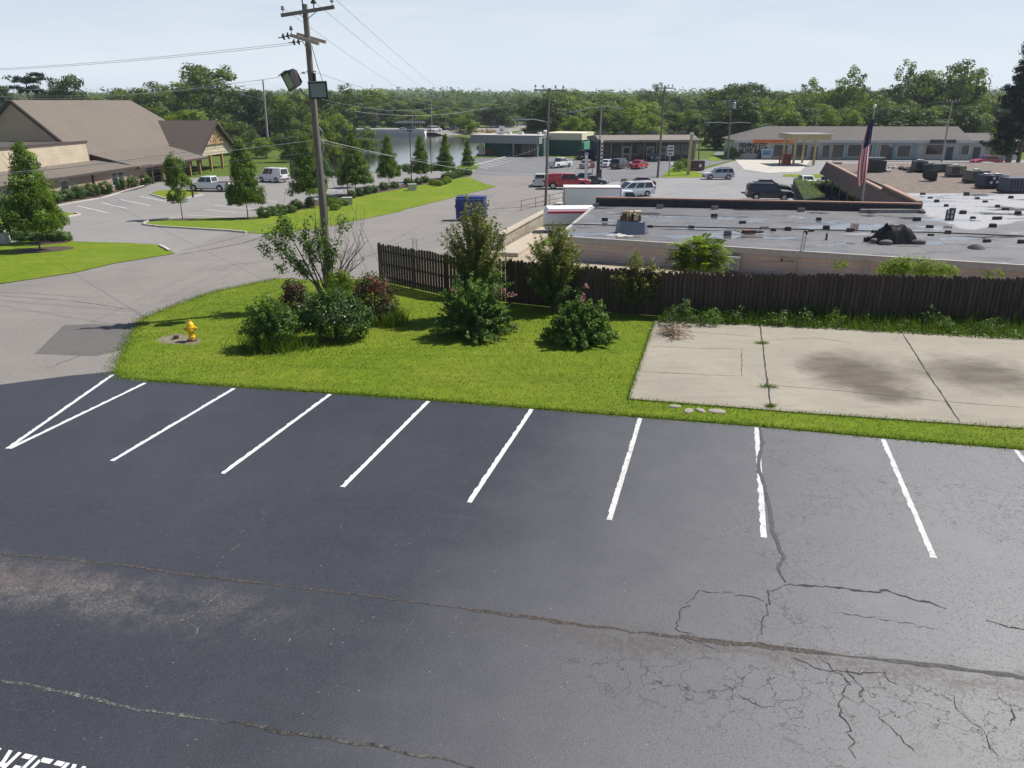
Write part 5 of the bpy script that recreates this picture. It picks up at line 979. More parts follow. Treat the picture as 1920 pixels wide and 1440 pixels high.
# filling-station canopy in front
c0,c1=A(1484,268,132.),A(1556,268,132.); cv=thing('canopy','yellow-fronted flat canopy on posts before the bait shop','canopy',(c0.x,132.,-2.)); wd=c1.x-c0.x; zc=hz(251,132.)+2; m_ycan=M('tan_yellow_fascia',(.42,.33,.16),.7,.15,3)
MB().box((wd/2,3,zc-.12),(wd+.3,6.4,.2)).build('deck',m_mgrey,cv); MB().box((wd/2,-.2,zc-.5),(wd,.16,.85)).build('fascia',m_ycan,cv); MB().box((wd/2,-.22,zc-.02),(wd+.5,.3,.12)).build('edge_trim',m_white2,cv); MB().box((-.1,3,zc-.5),(.16,6.2,.7)).build('side_fascia',m_ycan,cv)
for x in (wd*.13,wd*.66): MB().box((x,.3,zc/2-.3),(.3,.3,zc-.6)).build('post',m_ycan,cv); MB().box((x,5.6,zc/2-.3),(.3,.3,zc-.6)).build('post',m_ycan,cv)
ic=thing('ice_freezer','red ice freezer standing under the canopy','freezer',G(1473,309)); MB().box((0,0,.95),(1.3,1.0,1.7)).build('cabinet',M('red_enamel',(.30,.02,.02),.4,.15,5),ic); MB().box((0,0,.05),(1.2,.9,.1)).build('plinth',m_dark,ic); MB().box((0,-.52,1.2),(1.1,.04,.8)).build('door_panel',M('dull_red',(.16,.04,.04)),ic)
ps=thing('red_post','short red guard post left of the ice freezer','post',G(1461,310)); MB().lathe([(.14,0),(.14,1.1),(.16,1.12),(.16,1.25),(.03,1.3)],n=8).build('post',M('dull_red',(.16,.04,.04)),ps)
# ------------------------------------------------------------------ gravel roof wing with ribbed mansard
m_gravel=gritty('brown_gravel_roof',(.10,.075,.062),(.21,.165,.14),3); m_rib=M('brown_ribbed_metal',(.215,.15,.125),.6,.15,2,metal=.2); m_copper=M('copper_brown_cap',(.36,.22,.16),.6,.15,4)
Pn=Zp(1712,391,1.35); Pf=Zp(1545,304,1.35); e=(Pf-Pn); e.z=0; LN=e.length; an_=math.atan2(e.y,e.x); GB=thing('gravel_roofed_building','building with brown gravel roof and ribbed brown mansard','building',(Pn.x,Pn.y,-2),an_)  # x away along the mansard, -y to the right
MT=3.35; X0=.25; SL=LN*.27
MB().add([(X0,-.25,MT),(LN,-.25,MT),(LN,.35,2.1),(X0,.35,2.1)],[(0,1,2,3)]).build('mansard',m_rib,GB); MB().add([(X0,-.3,MT),(SL,-.3,MT),(SL,-.3,MT+.36),(X0,-.3,MT+.36)],[(0,1,2,3)]).build('parapet_step',m_rib,GB)
mb=MB()
for i in range(int((LN-X0)/.42)):
    x=X0+.1+i*.42; mb.bar((x,-.24,MT),(x,.37,2.1),.06,.06)
    if x<SL: mb.bar((x,-.27,MT),(x,-.27,MT+.34),.06,.05)
mb.build('mansard_ribs',m_rib,GB)
MB().bar((SL,-.36,MT+.05),(LN,-.36,MT+.05),.34,.12).build('cap',m_copper,GB); MB().bar((X0,-.38,MT+.42),(SL,-.38,MT+.42),.34,.12).build('cap',m_copper,GB)
MB().add([(LN,.35,2.1),(LN,-.25,MT),(LN,-2.0,MT),(LN,-2.0,0),(LN,.0,0),(LN,.0,2.1)],[(0,1,2,3,4,5)]).build('end_panel',m_rib,GB)
MB().box((LN/2+.1,-.5,MT-.35),(LN-.35,.3,.68)).build('parapet_back',m_rib,GB); MB().box(((SL+X0)/2,-.48,MT+.18),(SL-X0,.26,.35)).build('parapet_back',m_rib,GB)
MB().box((LN/2+.2,-.15,1.0),(LN-.4,.3,2.2)).build('wall',blockwall('dark_store_wall',(.085,.075,.07),.4,.2,.01),GB)
for i in range(9): MB().box((LN*(.08+.11*i),.02,1.1),(LN*.085,.06,1.7)).build('shop_window',m_glass,GB)
q=[r3+Vector((-.3,-.2,-.02)),r4+Vector((12,0,-.02)),Zp(1960,302,ZR)+Vector((30,0,-.02)),Zp(1554,306,ZR)+Vector((.3,0,-.02)),Zp(1690,361,ZR)+Vector((0,0,-.02))]
org=Vector(GB.location); R_=Matrix.Rotation(-an_,3,'Z'); MB().prism([tuple((R_@(p-org))[:2]) for p in q],(ZR+2)-.3,(ZR+2)-.03).build('roof',m_gravel,GB); MB().prism([tuple((R_@(p-org))[:2]) for p in q],0,(ZR+2)-.31).build('rear_wall',m_cinder,GB)
# units on the gravel roof
def hvac(u,v,w,d,hh,m,lb,fan=True,rz=0.,dots=False):
    p=rp(u,v); o=thing('air_handler',lb,'rooftop unit',p,rz+random.uniform(-.12,.12)); w*=.86; hh*=.84; d*=.9
    MB().box((0,0,.12),(w*1.04,d*1.02,.2)).build('base_rail',m_dark,o); MB().box((0,0,.2+hh/2),(w,d,hh)).build('cabinet',m,o)
    mb=MB(); [mb.box((-w*.42+w*.84*i/8,-d/2-.01,.2+hh*.5),(w*.05,.03,hh*.75)) for i in range(5)]; mb.build('louvre',m_dark,o)
    if fan:
        mb=MB(); [mb.lathe([(.34,0),(.36,.12),(.30,.13),(.05,.05)],(x,0,.2+hh),12) for x in ((-w*.25,w*.25) if w>1.8 else (0,))]; mb.build('fan_guard',m_galv,o)
    if dots:
        mb=MB(); [mb.box((x,-d/2-.03,.2+hh*z),(.22,.02,.2)) for x,z in ((-.3,.75),(.2,.8),(.5,.7),(-.5,.35),(0,.4),(.35,.3))]; mb.build('paper_patches',m_white2,o)
    return o
m_h1=M('dull_steel_unit',(.10,.105,.105),.6,.25,3,metal=.2); m_h2=M('pale_olive_unit',(.16,.155,.125),.65,.3,3); m_h3=M('dark_blue_unit',(.03,.042,.085),.55,.25,3); m_h4=M('slate_unit',(.07,.082,.105),.65,.25,3)
hvac(1638,322,2.0,1.6,1.1,M('black_unit',(.03,.032,.036),.6,.3,4),'dark rooftop unit with pale lid just right of the flag',False); MB().box(tuple(rp(1636,322)+Vector((0,0,1.36))),(1.9,1.5,.1)).build('unit_lid',m_h1,None)
lid=bpy.data.objects['unit_lid']; tag(lid,'pale sheet lid lying on the dark unit by the flag','lid')
hvac(1722,322,1.4,1.2,1.05,m_h1,'upright steel unit left of the leaning pole base'); hvac(1742,323,1.9,1.3,.75,m_h4,'low slate unit at the foot of the leaning pole'); hvac(1768,322,1.2,1.1,.7,m_h1,'small steel unit right of the leaning pole',False)
hvac(1790,331,1.6,1.3,.95,m_h2,'pale olive louvred unit, farther of two'); hvac(1828,342,1.9,1.4,1.0,m_h2,'pale olive louvred unit, nearer of two'); hvac(1857,352,2.2,1.5,1.0,m_h3,'dark blue unit with white paper patches',True,0,True); hvac(1908,361,2.9,1.5,1.15,m_h4,'large slate unit at the right frame edge',False)
ds=thing('satellite_dish','grey tilted satellite dish on the gravel roof','dish',rp(1742,339)); mb=MB(); mb.lathe([(.02,.18),(.35,.12),(.62,0),(.64,-.03),(.35,.09),(.02,.14)],n=16); o=mb.build('dish',m_h1,ds,True,(0,0,.5),0); o.rotation_euler=(-.7,.55,0); MB().box((.35,.1,.12),(.5,.5,.24)).build('ballast_tray',m_dark,ds); MB().tube([(.3,.1,.2),(0,0,.5)],.04,6).build('mast',m_galv,ds)
for i,(u,v) in enumerate(((1700,320),(1706,323),(1712,318),(1690,318),(1665,322),(1672,316))):
    p=rp(u,v); mb=MB(); mb.box((0,0,.12),(.7,.35,.2),.3*i); mb.tube([(-.4,.1,.05),(.1,.2,.35),(.5,.1,.1)],.05,6); tag(mb.build('roof_scrap',m_white2 if i in(4,5) else m_dark,None,loc=p,rz=i),'scrap of ductwork lying on the gravel roof near the steel unit','scrap','scraps on the gravel roof')
# flag
FB=Vector((xx(1613,56,0),56.,gz(56))); FT=A(1640,202,56.)-FB; fl=thing('flagpole','pale flagpole standing behind the flat roof parapet','flagpole',FB); MB().tube([(0,0,0),FT*.5,FT],[.06,.05,.035],10).build('pole',m_galv,fl,True); MB().ball(tuple(FT+Vector((0,0,.1))),.12,10).build('finial',M('white_ball',(.75,.72,.6),.3,.05,5),fl,True)
m_fr=M('flag_red',(.55,.03,.05),.8,.15,6); m_fw=M('flag_white',(.82,.8,.8),.8,.08,6); m_fb=M('flag_blue',(.02,.025,.085),.8,.15,6)
nu,nv=26,30; t0=A(1637,222,55.8); t1=A(1623,338,55.8); vs=[]
wmax=.95
for j in range(nv+1):
    s=j/nv
    for i in range(nu+1):
        a=i/nu; top_=t0.lerp(t1,0.); p=t0.lerp(t1,s)
        # limp folds: cloth gathers beside the pole
        wd=.18+wmax*(.35+.5*s-.35*s*s*s); x=-a*wd+.05; y=.17*math.sin(a*11+s*2.2)*(.35+s)*.8-.05
        vs.append((p.x+x*(.75+.25*math.sin(3*s)),p.y+y,p.z-.55*a*(1-s*.2)+.0))
fs=[];mi=[]
mb=MB()
for j in range(nv):
    for i in range(nu):
        fs_=[(j*(nu+1)+i,j*(nu+1)+i+1,(j+1)*(nu+1)+i+1,(j+1)*(nu+1)+i)]
        fs+=fs_; mi.append(2 if (i>=nu*0.0 and j<nv*.40 and i<nu*.75) else (0 if (i//2)%2==0 else 1))
mb.add(vs,fs); mb.mi=mi; fo=mb.build('flag',[m_fr,m_fw,m_fb],None,True); tag(fo,'limp striped flag with blue canton hanging on the flagpole','flag')
sm=fo.modifiers.new('thickness','SOLIDIFY'); sm.thickness=.012
# clipped hedges
for pts,lb,hh in (([(1486,350),(1506,345),(1545,385),(1505,392)],'long bright clipped hedge block beside the black cars',1.1),([(1520,352),(1536,350),(1540,362),(1522,366)],'small clipped hedge by the ribbed building',1.0)):
    P=scatter(px(pts),1800 if hh>1 else 500); P[:,2]+=RNG.random(len(P))**.35*hh; o=thing('clipped_hedge',lb,'hedge',px(pts)[0]); ct=np.array(o.location); cards('foliage',lf_yel,P-ct,.16,RNG.normal(.45,.2,len(P)),o,1.)
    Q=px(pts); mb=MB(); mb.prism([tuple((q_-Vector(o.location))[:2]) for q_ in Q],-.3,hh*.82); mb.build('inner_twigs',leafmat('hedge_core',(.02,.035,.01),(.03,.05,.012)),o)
# ------------------------------------------------------------------ vehicles
m_tyre=M('tyre_rubber',(.02,.02,.021),.85,.2,9); m_rim=M('wheel_rim',(.45,.46,.47),.35,.15,9,metal=.7); m_cglass=M('car_glass',(.018,.022,.026),.06,.1,3,spec=.9); m_head=M('headlamp_glass',(.7,.72,.74),.15,.08,8); m_tail=M('tail_lamp',(.35,.02,.02),.3,.1,8); m_bump=M('grey_bumper',(.06,.06,.065),.6,.2,6); m_chrome=M('chrome',(.6,.6,.62),.2,.05,6,metal=.9)
def paint(nm,c,r=.28): return M(nm+'_car_paint',c,r,.06,1.5,coat=.5)
PW=paint('white',(.72,.73,.74)); PK=paint('black',(.012,.013,.016),.2); PR=paint('red',(.42,.012,.02)); PS=paint('silver',(.48,.50,.53)); PG=paint('dark_grey',(.085,.09,.10)); PB_=paint('beige',(.33,.29,.23)); PD=paint('dark_red',(.11,.015,.02)); PDG=paint('dark_green',(.05,.065,.06))
CT={ # length, width, belt, roof, profile above the wheels (rear to front), greenhouse (rear bottom, rear top, front top, front bottom)
 'sedan':(4.6,1.78,.88,1.43,[(-2.3,.45),(-2.28,.86),(-1.9,.95),(-1.2,.93),(1.0,.90),(1.9,.80),(2.25,.66),(2.3,.42)],(-1.75,-1.05,.25,1.05),-1.38,1.42,.33),
 'suv':(4.7,1.88,1.02,1.75,[(-2.35,.5),(-2.33,1.02),(1.1,1.02),(2.0,.97),(2.28,.82),(2.35,.5)],(-2.30,-2.02,.35,1.12),-1.42,1.42,.37),
 'minivan':(5.0,1.95,1.0,1.76,[(-2.5,.45),(-2.48,1.0),(1.3,.98),(2.1,.86),(2.42,.68),(2.5,.42)],(-2.44,-2.15,.55,1.62),-1.5,1.55,.34),
 'pickup':(5.6,1.95,1.12,1.82,[(-2.8,.6),(-2.8,1.1),(1.2,1.12),(2.45,1.06),(2.72,.95),(2.8,.55)],(-.75,-.6,.75,1.35),-1.75,1.75,.40),
 'van':(4.5,1.85,1.05,1.95,[(-2.25,.42),(-2.25,1.06),(1.2,1.04),(2.0,.92),(2.2,.75),(2.25,.42)],(-2.22,-2.12,.85,1.5),-1.35,1.4,.33)}
def car(ty,u,v,hd,pm,lb,cat='car',sc=1.,name='parked_car',topper=None,ext=False,pos=None):
    Ln,Wd,belt,roof,prof,gh,xr,xf,wr=CT[ty]; p=pos or G(u,v); o=thing(name,lb,cat,p+Vector((0,0,.03)),math.radians(hd)); sc*=.93 if p.y>85 else .86
    o.scale=(sc,sc,sc)
    hw=Wd/2; mb=MB()
    def arch(x): return [(x+ (wr+.07)*math.cos(a),max(.22,wr+(wr+.07)*math.sin(a))) for a in np.linspace(0,PI,7)]
    low=[(prof[-1][0]-.03,.24)]+arch(xf)+arch(xr)+[(prof[0][0]+.03,.24)]
    poly=prof+[(x,z) for x,z in low]
    # body sides lean in a little at the shoulder
    n=len(poly); vs=[]
    for s in (-1,1):
        for x,z in poly:
            k=hw*(1-.05*max(0,(z-.6)/.5)**1.5-.04*max(0,(abs(x)-Ln*.40)/(Ln*.1))); vs.append((x,s*k,z))
    mb.add(vs,[tuple(range(n)),tuple(reversed(range(n,2*n)))]+[(i,n+i,n+(i+1)%n,(i+1)%n) for i in range(n)]); mb.build('body',pm,o)
    MB().box((0,0,.42),(Ln*.86,Wd*.8,.36)).build('underbody',m_tyre,o)
    a,b,c,d=gh; iw=hw*.93; tw=hw*.76; z0=belt-.03
    gvs=[(a,-iw,z0),(d,-iw,z0),(d,iw,z0),(a,iw,z0),(b,-tw,roof-.03),(c,-tw,roof-.03),(c,tw,roof-.03),(b,tw,roof-.03),(b+.12,-tw*.9,roof),(c-.12,-tw*.9,roof),(c-.12,tw*.9,roof),(b+.12,tw*.9,roof)]
    MB().add(gvs,[(0,1,5,4),(1,2,6,5),(2,3,7,6),(3,0,4,7),(4,5,9,8),(5,6,10,9),(6,7,11,10),(7,4,8,11),(8,9,10,11)]).build('cabin',pm,o)
    g=[Vector(q) for q in gvs[:8]]
    def pane(q0,q1,q2,q3,l=.06,r=.06,bt=.1,tp=.14):
        P=lambda s,t: q0.lerp(q1,s).lerp(q3.lerp(q2,s),t); w=[P(l,bt),P(1-r,bt),P(1-r,1-tp),P(l,1-tp)]; nn=(w[1]-w[0]).cross(w[3]-w[0]).normalized()*.012
        return MB().slab([x+nn for x in w],.02)
    for s in (0,1):
        q=(g[0],g[1],g[5],g[4]) if s==0 else (g[2],g[3],g[7],g[6])
        cuts={'sedan':(.0,.47,.95),'suv':(.0,.3,.62,.97),'minivan':(.0,.33,.66,.97),'pickup':(0,.42,.97),'van':(0.44,.60,.95)}[ty]
        for i in range(len(cuts)-1):
            f0,f1=(cuts[i],cuts[i+1]) if s==0 else (1-cuts[i+1],1-cuts[i])
            if ty=='van' and i==0 and not ext: f0+=.0
            P=lambda ss: (q[0].lerp(q[1],ss),q[3].lerp(q[2],ss))
            A0,A1=P(f0); B0,B1=P(f1); pane(A0,B0,B1,A1,.05,.05,.1,.12).build('side_window',m_cglass,o)
    pane(g[1],g[2],g[6],g[5],.05,.05,.05,.08).build('windscreen',m_cglass,o); pane(g[3],g[0],g[4],g[7],.08,.08,.12 if ty!='sedan' else .05,.12).build('rear_window',m_cglass,o)
    for x in (xr,xf):
        for s in (-1,1):
            w=MB(); w.lathe([(wr*.55,-.10),(wr*.96,-.10),(wr,-.06),(wr,.06),(wr*.96,.10),(wr*.55,.10)],(x,s*(hw-.10),wr),14,'y'); wh=w.build('wheel',m_tyre,o,True)
            r=MB(); r.lathe([(.02,s*.085),(wr*.25,s*.105),(wr*.5,s*.085),(wr*.6,s*.11)] ,(x,s*(hw-.10),wr),10,'y'); r.build('rim',m_rim,wh,True)
    for s in (-1,1):
        MB().box((Ln/2-.10,s*hw*.68,(prof[-2][1]+.02)-.05),(.16,hw*.42,.16)).build('headlight',m_head,o)
        MB().box((-Ln/2+.06,s*hw*.78,belt-.18),(.14,hw*.3,.26)).build('tail_light',m_tail,o)
        MB().box((d-.15,s*(hw+.04),belt+.05),(.14,.2,.13)).build('mirror',pm,o)
    MB().box((Ln/2-.06,0,.42),(.16,Wd*.9,.2)).build('front_bumper',m_bump if ty!='sedan' else pm,o); MB().box((-Ln/2+.05,0,.48),(.18,Wd*.92,.2)).build('rear_bumper',m_chrome if ty=='pickup' else (m_bump if ty!='sedan' else pm),o)
    MB().box((-Ln/2-.035,0,.62 if ty!='sedan' else .7),(.02,.34,.16)).build('number_plate',m_white2,o)
    if ty=='pickup':
        if topper: MB().add([(-2.75,-.92,1.1),(-.74,-.92,1.1),(-.74,.92,1.1),(-2.75,.92,1.1),(-2.68,-.8,1.80),(-.66,-.8,1.84),(-.66,.8,1.84),(-2.68,.8,1.80)],[(0,1,5,4),(1,2,6,5),(2,3,7,6),(3,0,4,7),(4,5,6,7)]).build('bed_cap',pm,o)
        else: MB().box((-1.77,0,1.125),(1.85,1.6,.02)).build('bed_floor',m_bump,o)
    if ty in('suv','minivan'):
        mb=MB(); [mb.bar((b+.25,s*tw*.85,roof+.04),(c-.2,s*tw*.85,roof+.04),.04,.05) for s in (-1,1)]; mb.build('roof_rails',m_bump,o)
    return o
car('pickup',395,358,172,PW,'white pickup truck parked before the church portico','pickup')
car('van',513,341,152,PW,'small white delivery van at the back of the church lot','van',1.0)
car('pickup',1050,314,50,PW,'white pickup driving away through the plaza lot','pickup',.9)
car('pickup',1013,348,82,PW,'white truck seen from behind, half hidden by the wooden pole','pickup',.85)
car('pickup',1064,354,-4,PR,'bright red pickup with a bed cap','pickup',1.08,topper=True)
car('sedan',1102,344,-6,PDG,'dark green car just beyond the red pickup','car')
car('sedan',1113,347,-20,PG,'grey car nose beside the tall black sign','car',.9)
car('suv',1093,299,80,PK,'black SUV at the left end of the shop parking','SUV',1.02); car('suv',1107,297,80,PK,'black SUV second from the left in the shop parking','SUV',.95); car('suv',1123,300,80,PK,'black SUV half hidden by the tall sign','SUV',.9)
car('sedan',1100,315,72,PB_,'beige sedan parked left of the tall sign','car',.95); car('sedan',1139,313,62,PW,'white sedan parked right of the tall sign','car',.9)
car('minivan',1163,316,58,PG,'dark grey minivan between white and red sedans','minivan',.95); car('sedan',1198,316,58,PR,'red sedan parked near the low brown shops','car',.98); car('pickup',1224,302,-92,PK,'black pickup facing out from the low brown shops','pickup',.85)
car('minivan',1186,368,197,PW,'white minivan with dark windows behind the box truck','minivan',.98); car('sedan',1208,358,100,PW,'white sedan tail showing behind the white minivan','car',.9); car('sedan',1198,352,170,PD,'dark red car farthest behind the white minivan','car',.95)
car('suv',1346,336,180,PS,'silver SUV crossing on the shop road','SUV',.92,'moving_car')
car('suv',1441,375,-9,PK,'black SUV in front, by the clipped hedge','SUV',1.18); car('sedan',1440,362,-14,PK,'black sedan parked just behind the black SUV','car',1.15)
car('sedan',1508,349,86,PW,'white sedan seen from behind at the clipped hedge','car',1.02)
car('sedan',1843,322,180,PS,'silver sedan parked beyond the roof units','car',1.05); car('sedan',1848,309,184,PR,'red car parked behind the silver sedan at far right','car',1.1)
# box truck and step van behind the flat roof
bp=G(1108,404); t=thing('box_truck','white box truck parked behind the flat roof','truck',bp,-.04); m_vwhite=M('white_truck_body',(.80,.77,.80),.5,.08,1.2); m_rust2=M('rust_trim',(.30,.16,.12),.7,.3,6)
BH=hz(349,bp.y)-bp.z; bw=5.1
MB().box((0,0,(BH+.8)/2),(bw,2.3,BH-.8)).build('cargo_box',m_vwhite,t)
mb=MB(); [mb.box((x,-1.16,(BH+.8)/2),(.07,.04,BH-.8)) for x in (-bw/2+.04,bw/2-.04)]; mb.bar((-bw/2,-1.16,BH-.04),(bw/2,-1.16,BH-.04),.05,.1); mb.build('edge_trim',m_rust2,t); MB().box((0,0,.65),(bw+2,1.0,.3)).build('chassis',m_bump,t)
MB().add([(bw/2+.1,-1,.7),(bw/2+3.0,-1,.7),(bw/2+3.0,1,.7),(bw/2+.1,1,.7),(bw/2+.1,-1,1.6),(bw/2+3.0,-.9,1.35),(bw/2+3.0,.9,1.35),(bw/2+.1,1,1.6),(bw/2+1.7,-1,1.5),(bw/2+1.7,1,1.5)],[(0,1,5,8,4),(2,3,7,9,6),(1,2,6,5),(4,8,9,7),(8,5,6,9),(3,0,4,7),(0,3,2,1)]).build('bonnet',m_vwhite,t)
MB().add([(bw/2+.1,-.98,1.55),(bw/2+1.75,-.98,1.48),(bw/2+1.75,.98,1.48),(bw/2+.1,.98,1.55),(bw/2+.2,-.8,2.25),(bw/2+1.1,-.8,2.22),(bw/2+1.1,.8,2.22),(bw/2+.2,.8,2.25)],[(0,1,5,4),(1,2,6,5),(2,3,7,6),(3,0,4,7),(4,5,6,7)]).build('cab',paint('pale_blue',(.5,.56,.62)),t)
MB().slab([(bw/2+1.74,-.85,1.55),(bw/2+1.74,.85,1.55),(bw/2+1.15,.72,2.18),(bw/2+1.15,-.72,2.18)],.03).build('windscreen',m_cglass,t); MB().slab([(bw/2+.35,-.98,1.62),(bw/2+1.5,-.97,1.6),(bw/2+1.05,-.84,2.15),(bw/2+.4,-.84,2.15)],.05).build('side_window',m_cglass,t)
for x in (-bw/2+1.1,bw/2+2.1):
    for s in (-1,1): wh=MB().lathe([(.25,-.14),(.45,-.14),(.48,0),(.45,.14),(.25,.14)],(x,s*.95,.48),14,'y').build('wheel',m_tyre,t,True); MB().lathe([(.02,s*.12),(.24,s*.15),(.3,s*.16)],(x,s*.95,.48),10,'y').build('rim',m_rim,wh,True)
sp_=G(1082,440); t=thing('step_van','white step van with a red roof stripe beside the retaining wall','van',sp_,0.05); VH=hz(388,sp_.y)-sp_.z; VL=4.6
MB().add([(-VL/2,-1.05,.45),(VL/2,-1.05,.45),(VL/2,1.05,.45),(-VL/2,1.05,.45),(-VL/2,-1.05,VH-.35),(VL/2,-1.05,VH-.35),(VL/2,1.05,VH-.35),(-VL/2,1.05,VH-.35),(-VL/2+.15,-.9,VH),(VL/2-.1,-.9,VH),(VL/2-.1,.9,VH),(-VL/2+.15,.9,VH)],[(0,1,5,4),(1,2,6,5),(2,3,7,6),(3,0,4,7),(4,5,9,8),(5,6,10,9),(6,7,11,10),(7,4,8,11),(8,9,10,11)]).build('body',m_vwhite,t)
MB().box((0,-1.0,VH-.22),(VL-.2,.2,.12)).build('red_stripe',M('signal_red',(.5,.03,.04),.4,.1,4),t); MB().box((.55,-1.06,VH*.6),(.5,.04,.75)).build('side_window',m_cglass,t); MB().box((1.3,-1.06,VH*.6),(.55,.04,.75)).build('side_window',m_cglass,t); MB().box((-.3,-1.07,.85),(VL*.95,.03,.08)).build('rub_rail',m_bump,t)
for x in (-1.4,1.5):
    for s in (-1,1): wh=MB().lathe([(.2,-.12),(.38,-.12),(.4,0),(.38,.12),(.2,.12)],(x,s*.92,.4),14,'y').build('wheel',m_tyre,t,True); MB().lathe([(.02,s*.1),(.2,s*.13),(.25,s*.13)],(x,s*.92,.4),10,'y').build('rim',m_rim,wh,True)
# ------------------------------------------------------------------ signs
def signpost(u,vb,lb,v0,v1,wpx,mat,pr=.08,cat='sign',lines=0,mpost=None,dep=.15):
    p=G(u,vb); o=thing('roadside_sign',lb,cat,p); zt,zb=hz(v0,p.y)-p.z,hz(v1,p.y)-p.z; w=wpx*(p.y*.94)/F
    MB().tube([(0,0.05,0),(0,.05,zt-.05)],pr,8).build('post',mpost or m_dark,o,True); MB().box((0,-.05,(zt+zb)/2),(w,dep,zt-zb)).build('panel',mat,o)
    if lines:
        mb=MB(); [mb.box((w*.04*((i*7)%3-1),-.05-dep/2-.012,zb+(zt-zb)*(i+.6)/(lines+.2)),(w*(.62+.1*((i*5)%3)),.02,(zt-zb)/(lines*2.4))) for i in range(lines)]; mb.build('lettering_band',m_ink,o)
    return o,w,zt,zb
o,w_,zt,zb=signpost(941,291,'white square sign with a small emblem on a dark pole by the lake',236,252,11,m_white2,.09)
MB().lathe([(w_*.16,-.2),(w_*.16,-.14)],(0,0.02,(zt+zb)/2),8,'y').build('emblem',m_ink,o)
p=G(1122,345); o=thing('pylon_sign','tall black and white pylon sign with tenant panels','sign',p); zt=hz(262,p.y)-p.z; w=12*(p.y*.94)/F
MB().box((-.15*w,0,zt/2),(w*.45,.9,zt)).build('black_side',m_dark,o); MB().box((w*.28,-.02,zt*.66),(w*.42,.86,zt*.64)).build('white_panel',m_white2,o); mb=MB(); [mb.box((w*.29,-.455,zt*(.40+.085*i)),(w*.32,.02,zt*.035)) for i in range(7)]; mb.build('tenant_lines',m_ink,o); MB().box((w*.3,0,zt*.17),(w*.25,.4,zt*.34)).build('post',m_dark,o)
o,w_,zt,zb=signpost(1110,333,'small faded red octagonal road sign by the pylon sign',304,315,9,M('faded_red_sign',(.42,.13,.10),.6,.15,6),.05,mpost=M('dull_red',(.16,.04,.04)))
o,w_,zt,zb=signpost(1254,330,'white sign board with dark lines on a grey post',273,292,12,m_white2,.07,lines=3,mpost=m_galv); 
p=G(1290,328); o=thing('yellow_sign_pole','thick pale yellow sign pole beside the brown box','sign pole',p); zt=hz(248,p.y)-p.z; MB().bar((0,0,0),(.12,0,zt),.42,.42).build('pole',M('pale_yellow_paint',(.42,.36,.19),.7,.15,3),o); MB().box((.1,0,zt*.97),(.5,.5,.25)).build('head_cap',m_white2,o)
p=G(1305,320); o=thing('brown_dumpster','rusty brown dumpster box beside the yellow pole','dumpster',p,.1); MB().box((0,0,.75),(2.1,1.5,1.3)).build('bin',M('rust_brown_paint',(.085,.045,.035),.8,.3,4),o); MB().box((0,.1,1.45),(2.2,1.5,.08)).build('lid',m_dark,o); MB().box((.35,-.77,.8),(.4,.02,.45)).build('label_plate',m_white2,o)
p=G(1098,348); o=thing('white_post','white post with grey cap left of the pylon sign','post',p); zt=hz(290,p.y)-p.z; MB().bar((0,0,0),(0,0,zt),.34,.34).build('shaft',m_white2,o); MB().box((0,0,zt+.1),(.45,.45,.2)).build('cap',m_mgrey,o)
# ------------------------------------------------------------------ poles and lamps
m_cpole=M('grey_concrete_pole',(.30,.30,.31),.8,.15,2)
POLES={}
def pole(key,u,vb,ut,vt,lb,r=.14,m=None,arms=(),lamps=(),Y=None,name='wooden_pole',cat='pole'):
    p=G(u,vb) if Y is None else Vector((*A(u,vb,Y)[:2],gz(Y))); o=thing(name,lb,cat,p); tp=A(ut,vt,p.y)-p; mb=MB(); mb.tube([tp*(i/6) for i in range(7)],[r*(1-.4*i/6) for i in range(7)],9); mb.build('pole',m or m_pole,o,True)
    for f,w,dy in arms:
        c=tp*f; MB().bar(c+Vector((-w/2,-.15,0)),c+Vector((w/2,-.15,dy)),.12,.14).build('crossarm',m_arm,o)
        for k in (-.45,-.2,.2,.45): insulator(o,tuple(c+Vector((w*k,-.15,.08+dy*(k+.5)))),s=1.6)
    for f,du,dz in lamps:
        c=tp*f; e=c+Vector((du,-.2,dz)); MB().tube([c,c.lerp(e,.5)+Vector((0,0,.15)),e],.05,6).build('lamp_arm',m_galv,o,True); d=(1 if du>0 else -1); MB().add([tuple(e+Vector(q)) for q in ((-.1*d,-.15,-.05),(.75*d,-.12,-.1),(.75*d,.12,-.1),(-.1*d,.15,-.05),(0,-.1,.12),(.6*d,-.08,.05),(.6*d,.08,.05),(0,.1,.12))],[(0,1,2,3),(4,5,6,7),(0,1,5,4),(1,2,6,5),(2,3,7,6),(3,0,4,7)]).build('lamp_head',m_galv,o)
    POLES[key]=(p,tp); return o
pole('c1',504,288,493,150,'grey concrete pole with a lamp arm left of the main pole',.24,m_cpole,(),((.72,-4.,1.2),),name='lamp_post',cat='lamp post')
pole('p2',1023,386,1030,165,'wooden utility pole in front of the white truck and red pickup',.15,None,((.985,3.0,-.1),),((.72,-2.8,.25),))
pole('p3',1121,341,1128,196,'tall grey pole with double lamp arms behind the pylon sign',.13,m_cpole,(),((.97,2.2,-.2),(.97,-3.4,-.6)),name='lamp_post',cat='lamp post')
pole('p4',1233,333,1247,160,'wooden pole standing right of the black pickup',.17,None,((.97,2.2,0),))
tr=pole('p5',1364,300,1372,188,'wooden pole with a transformer left of the bait shop',.16,None,((.96,2.4,0),),((.62,-4.,.1),(.62,3.,.1)))
MB().lathe([(.05,0),(.32,.04),(.32,1.0),(.2,1.1),(.05,1.15)],tuple(POLES['p5'][1]*.86+Vector((.5,0,0))),10).build('transformer',m_galv,tr,True)
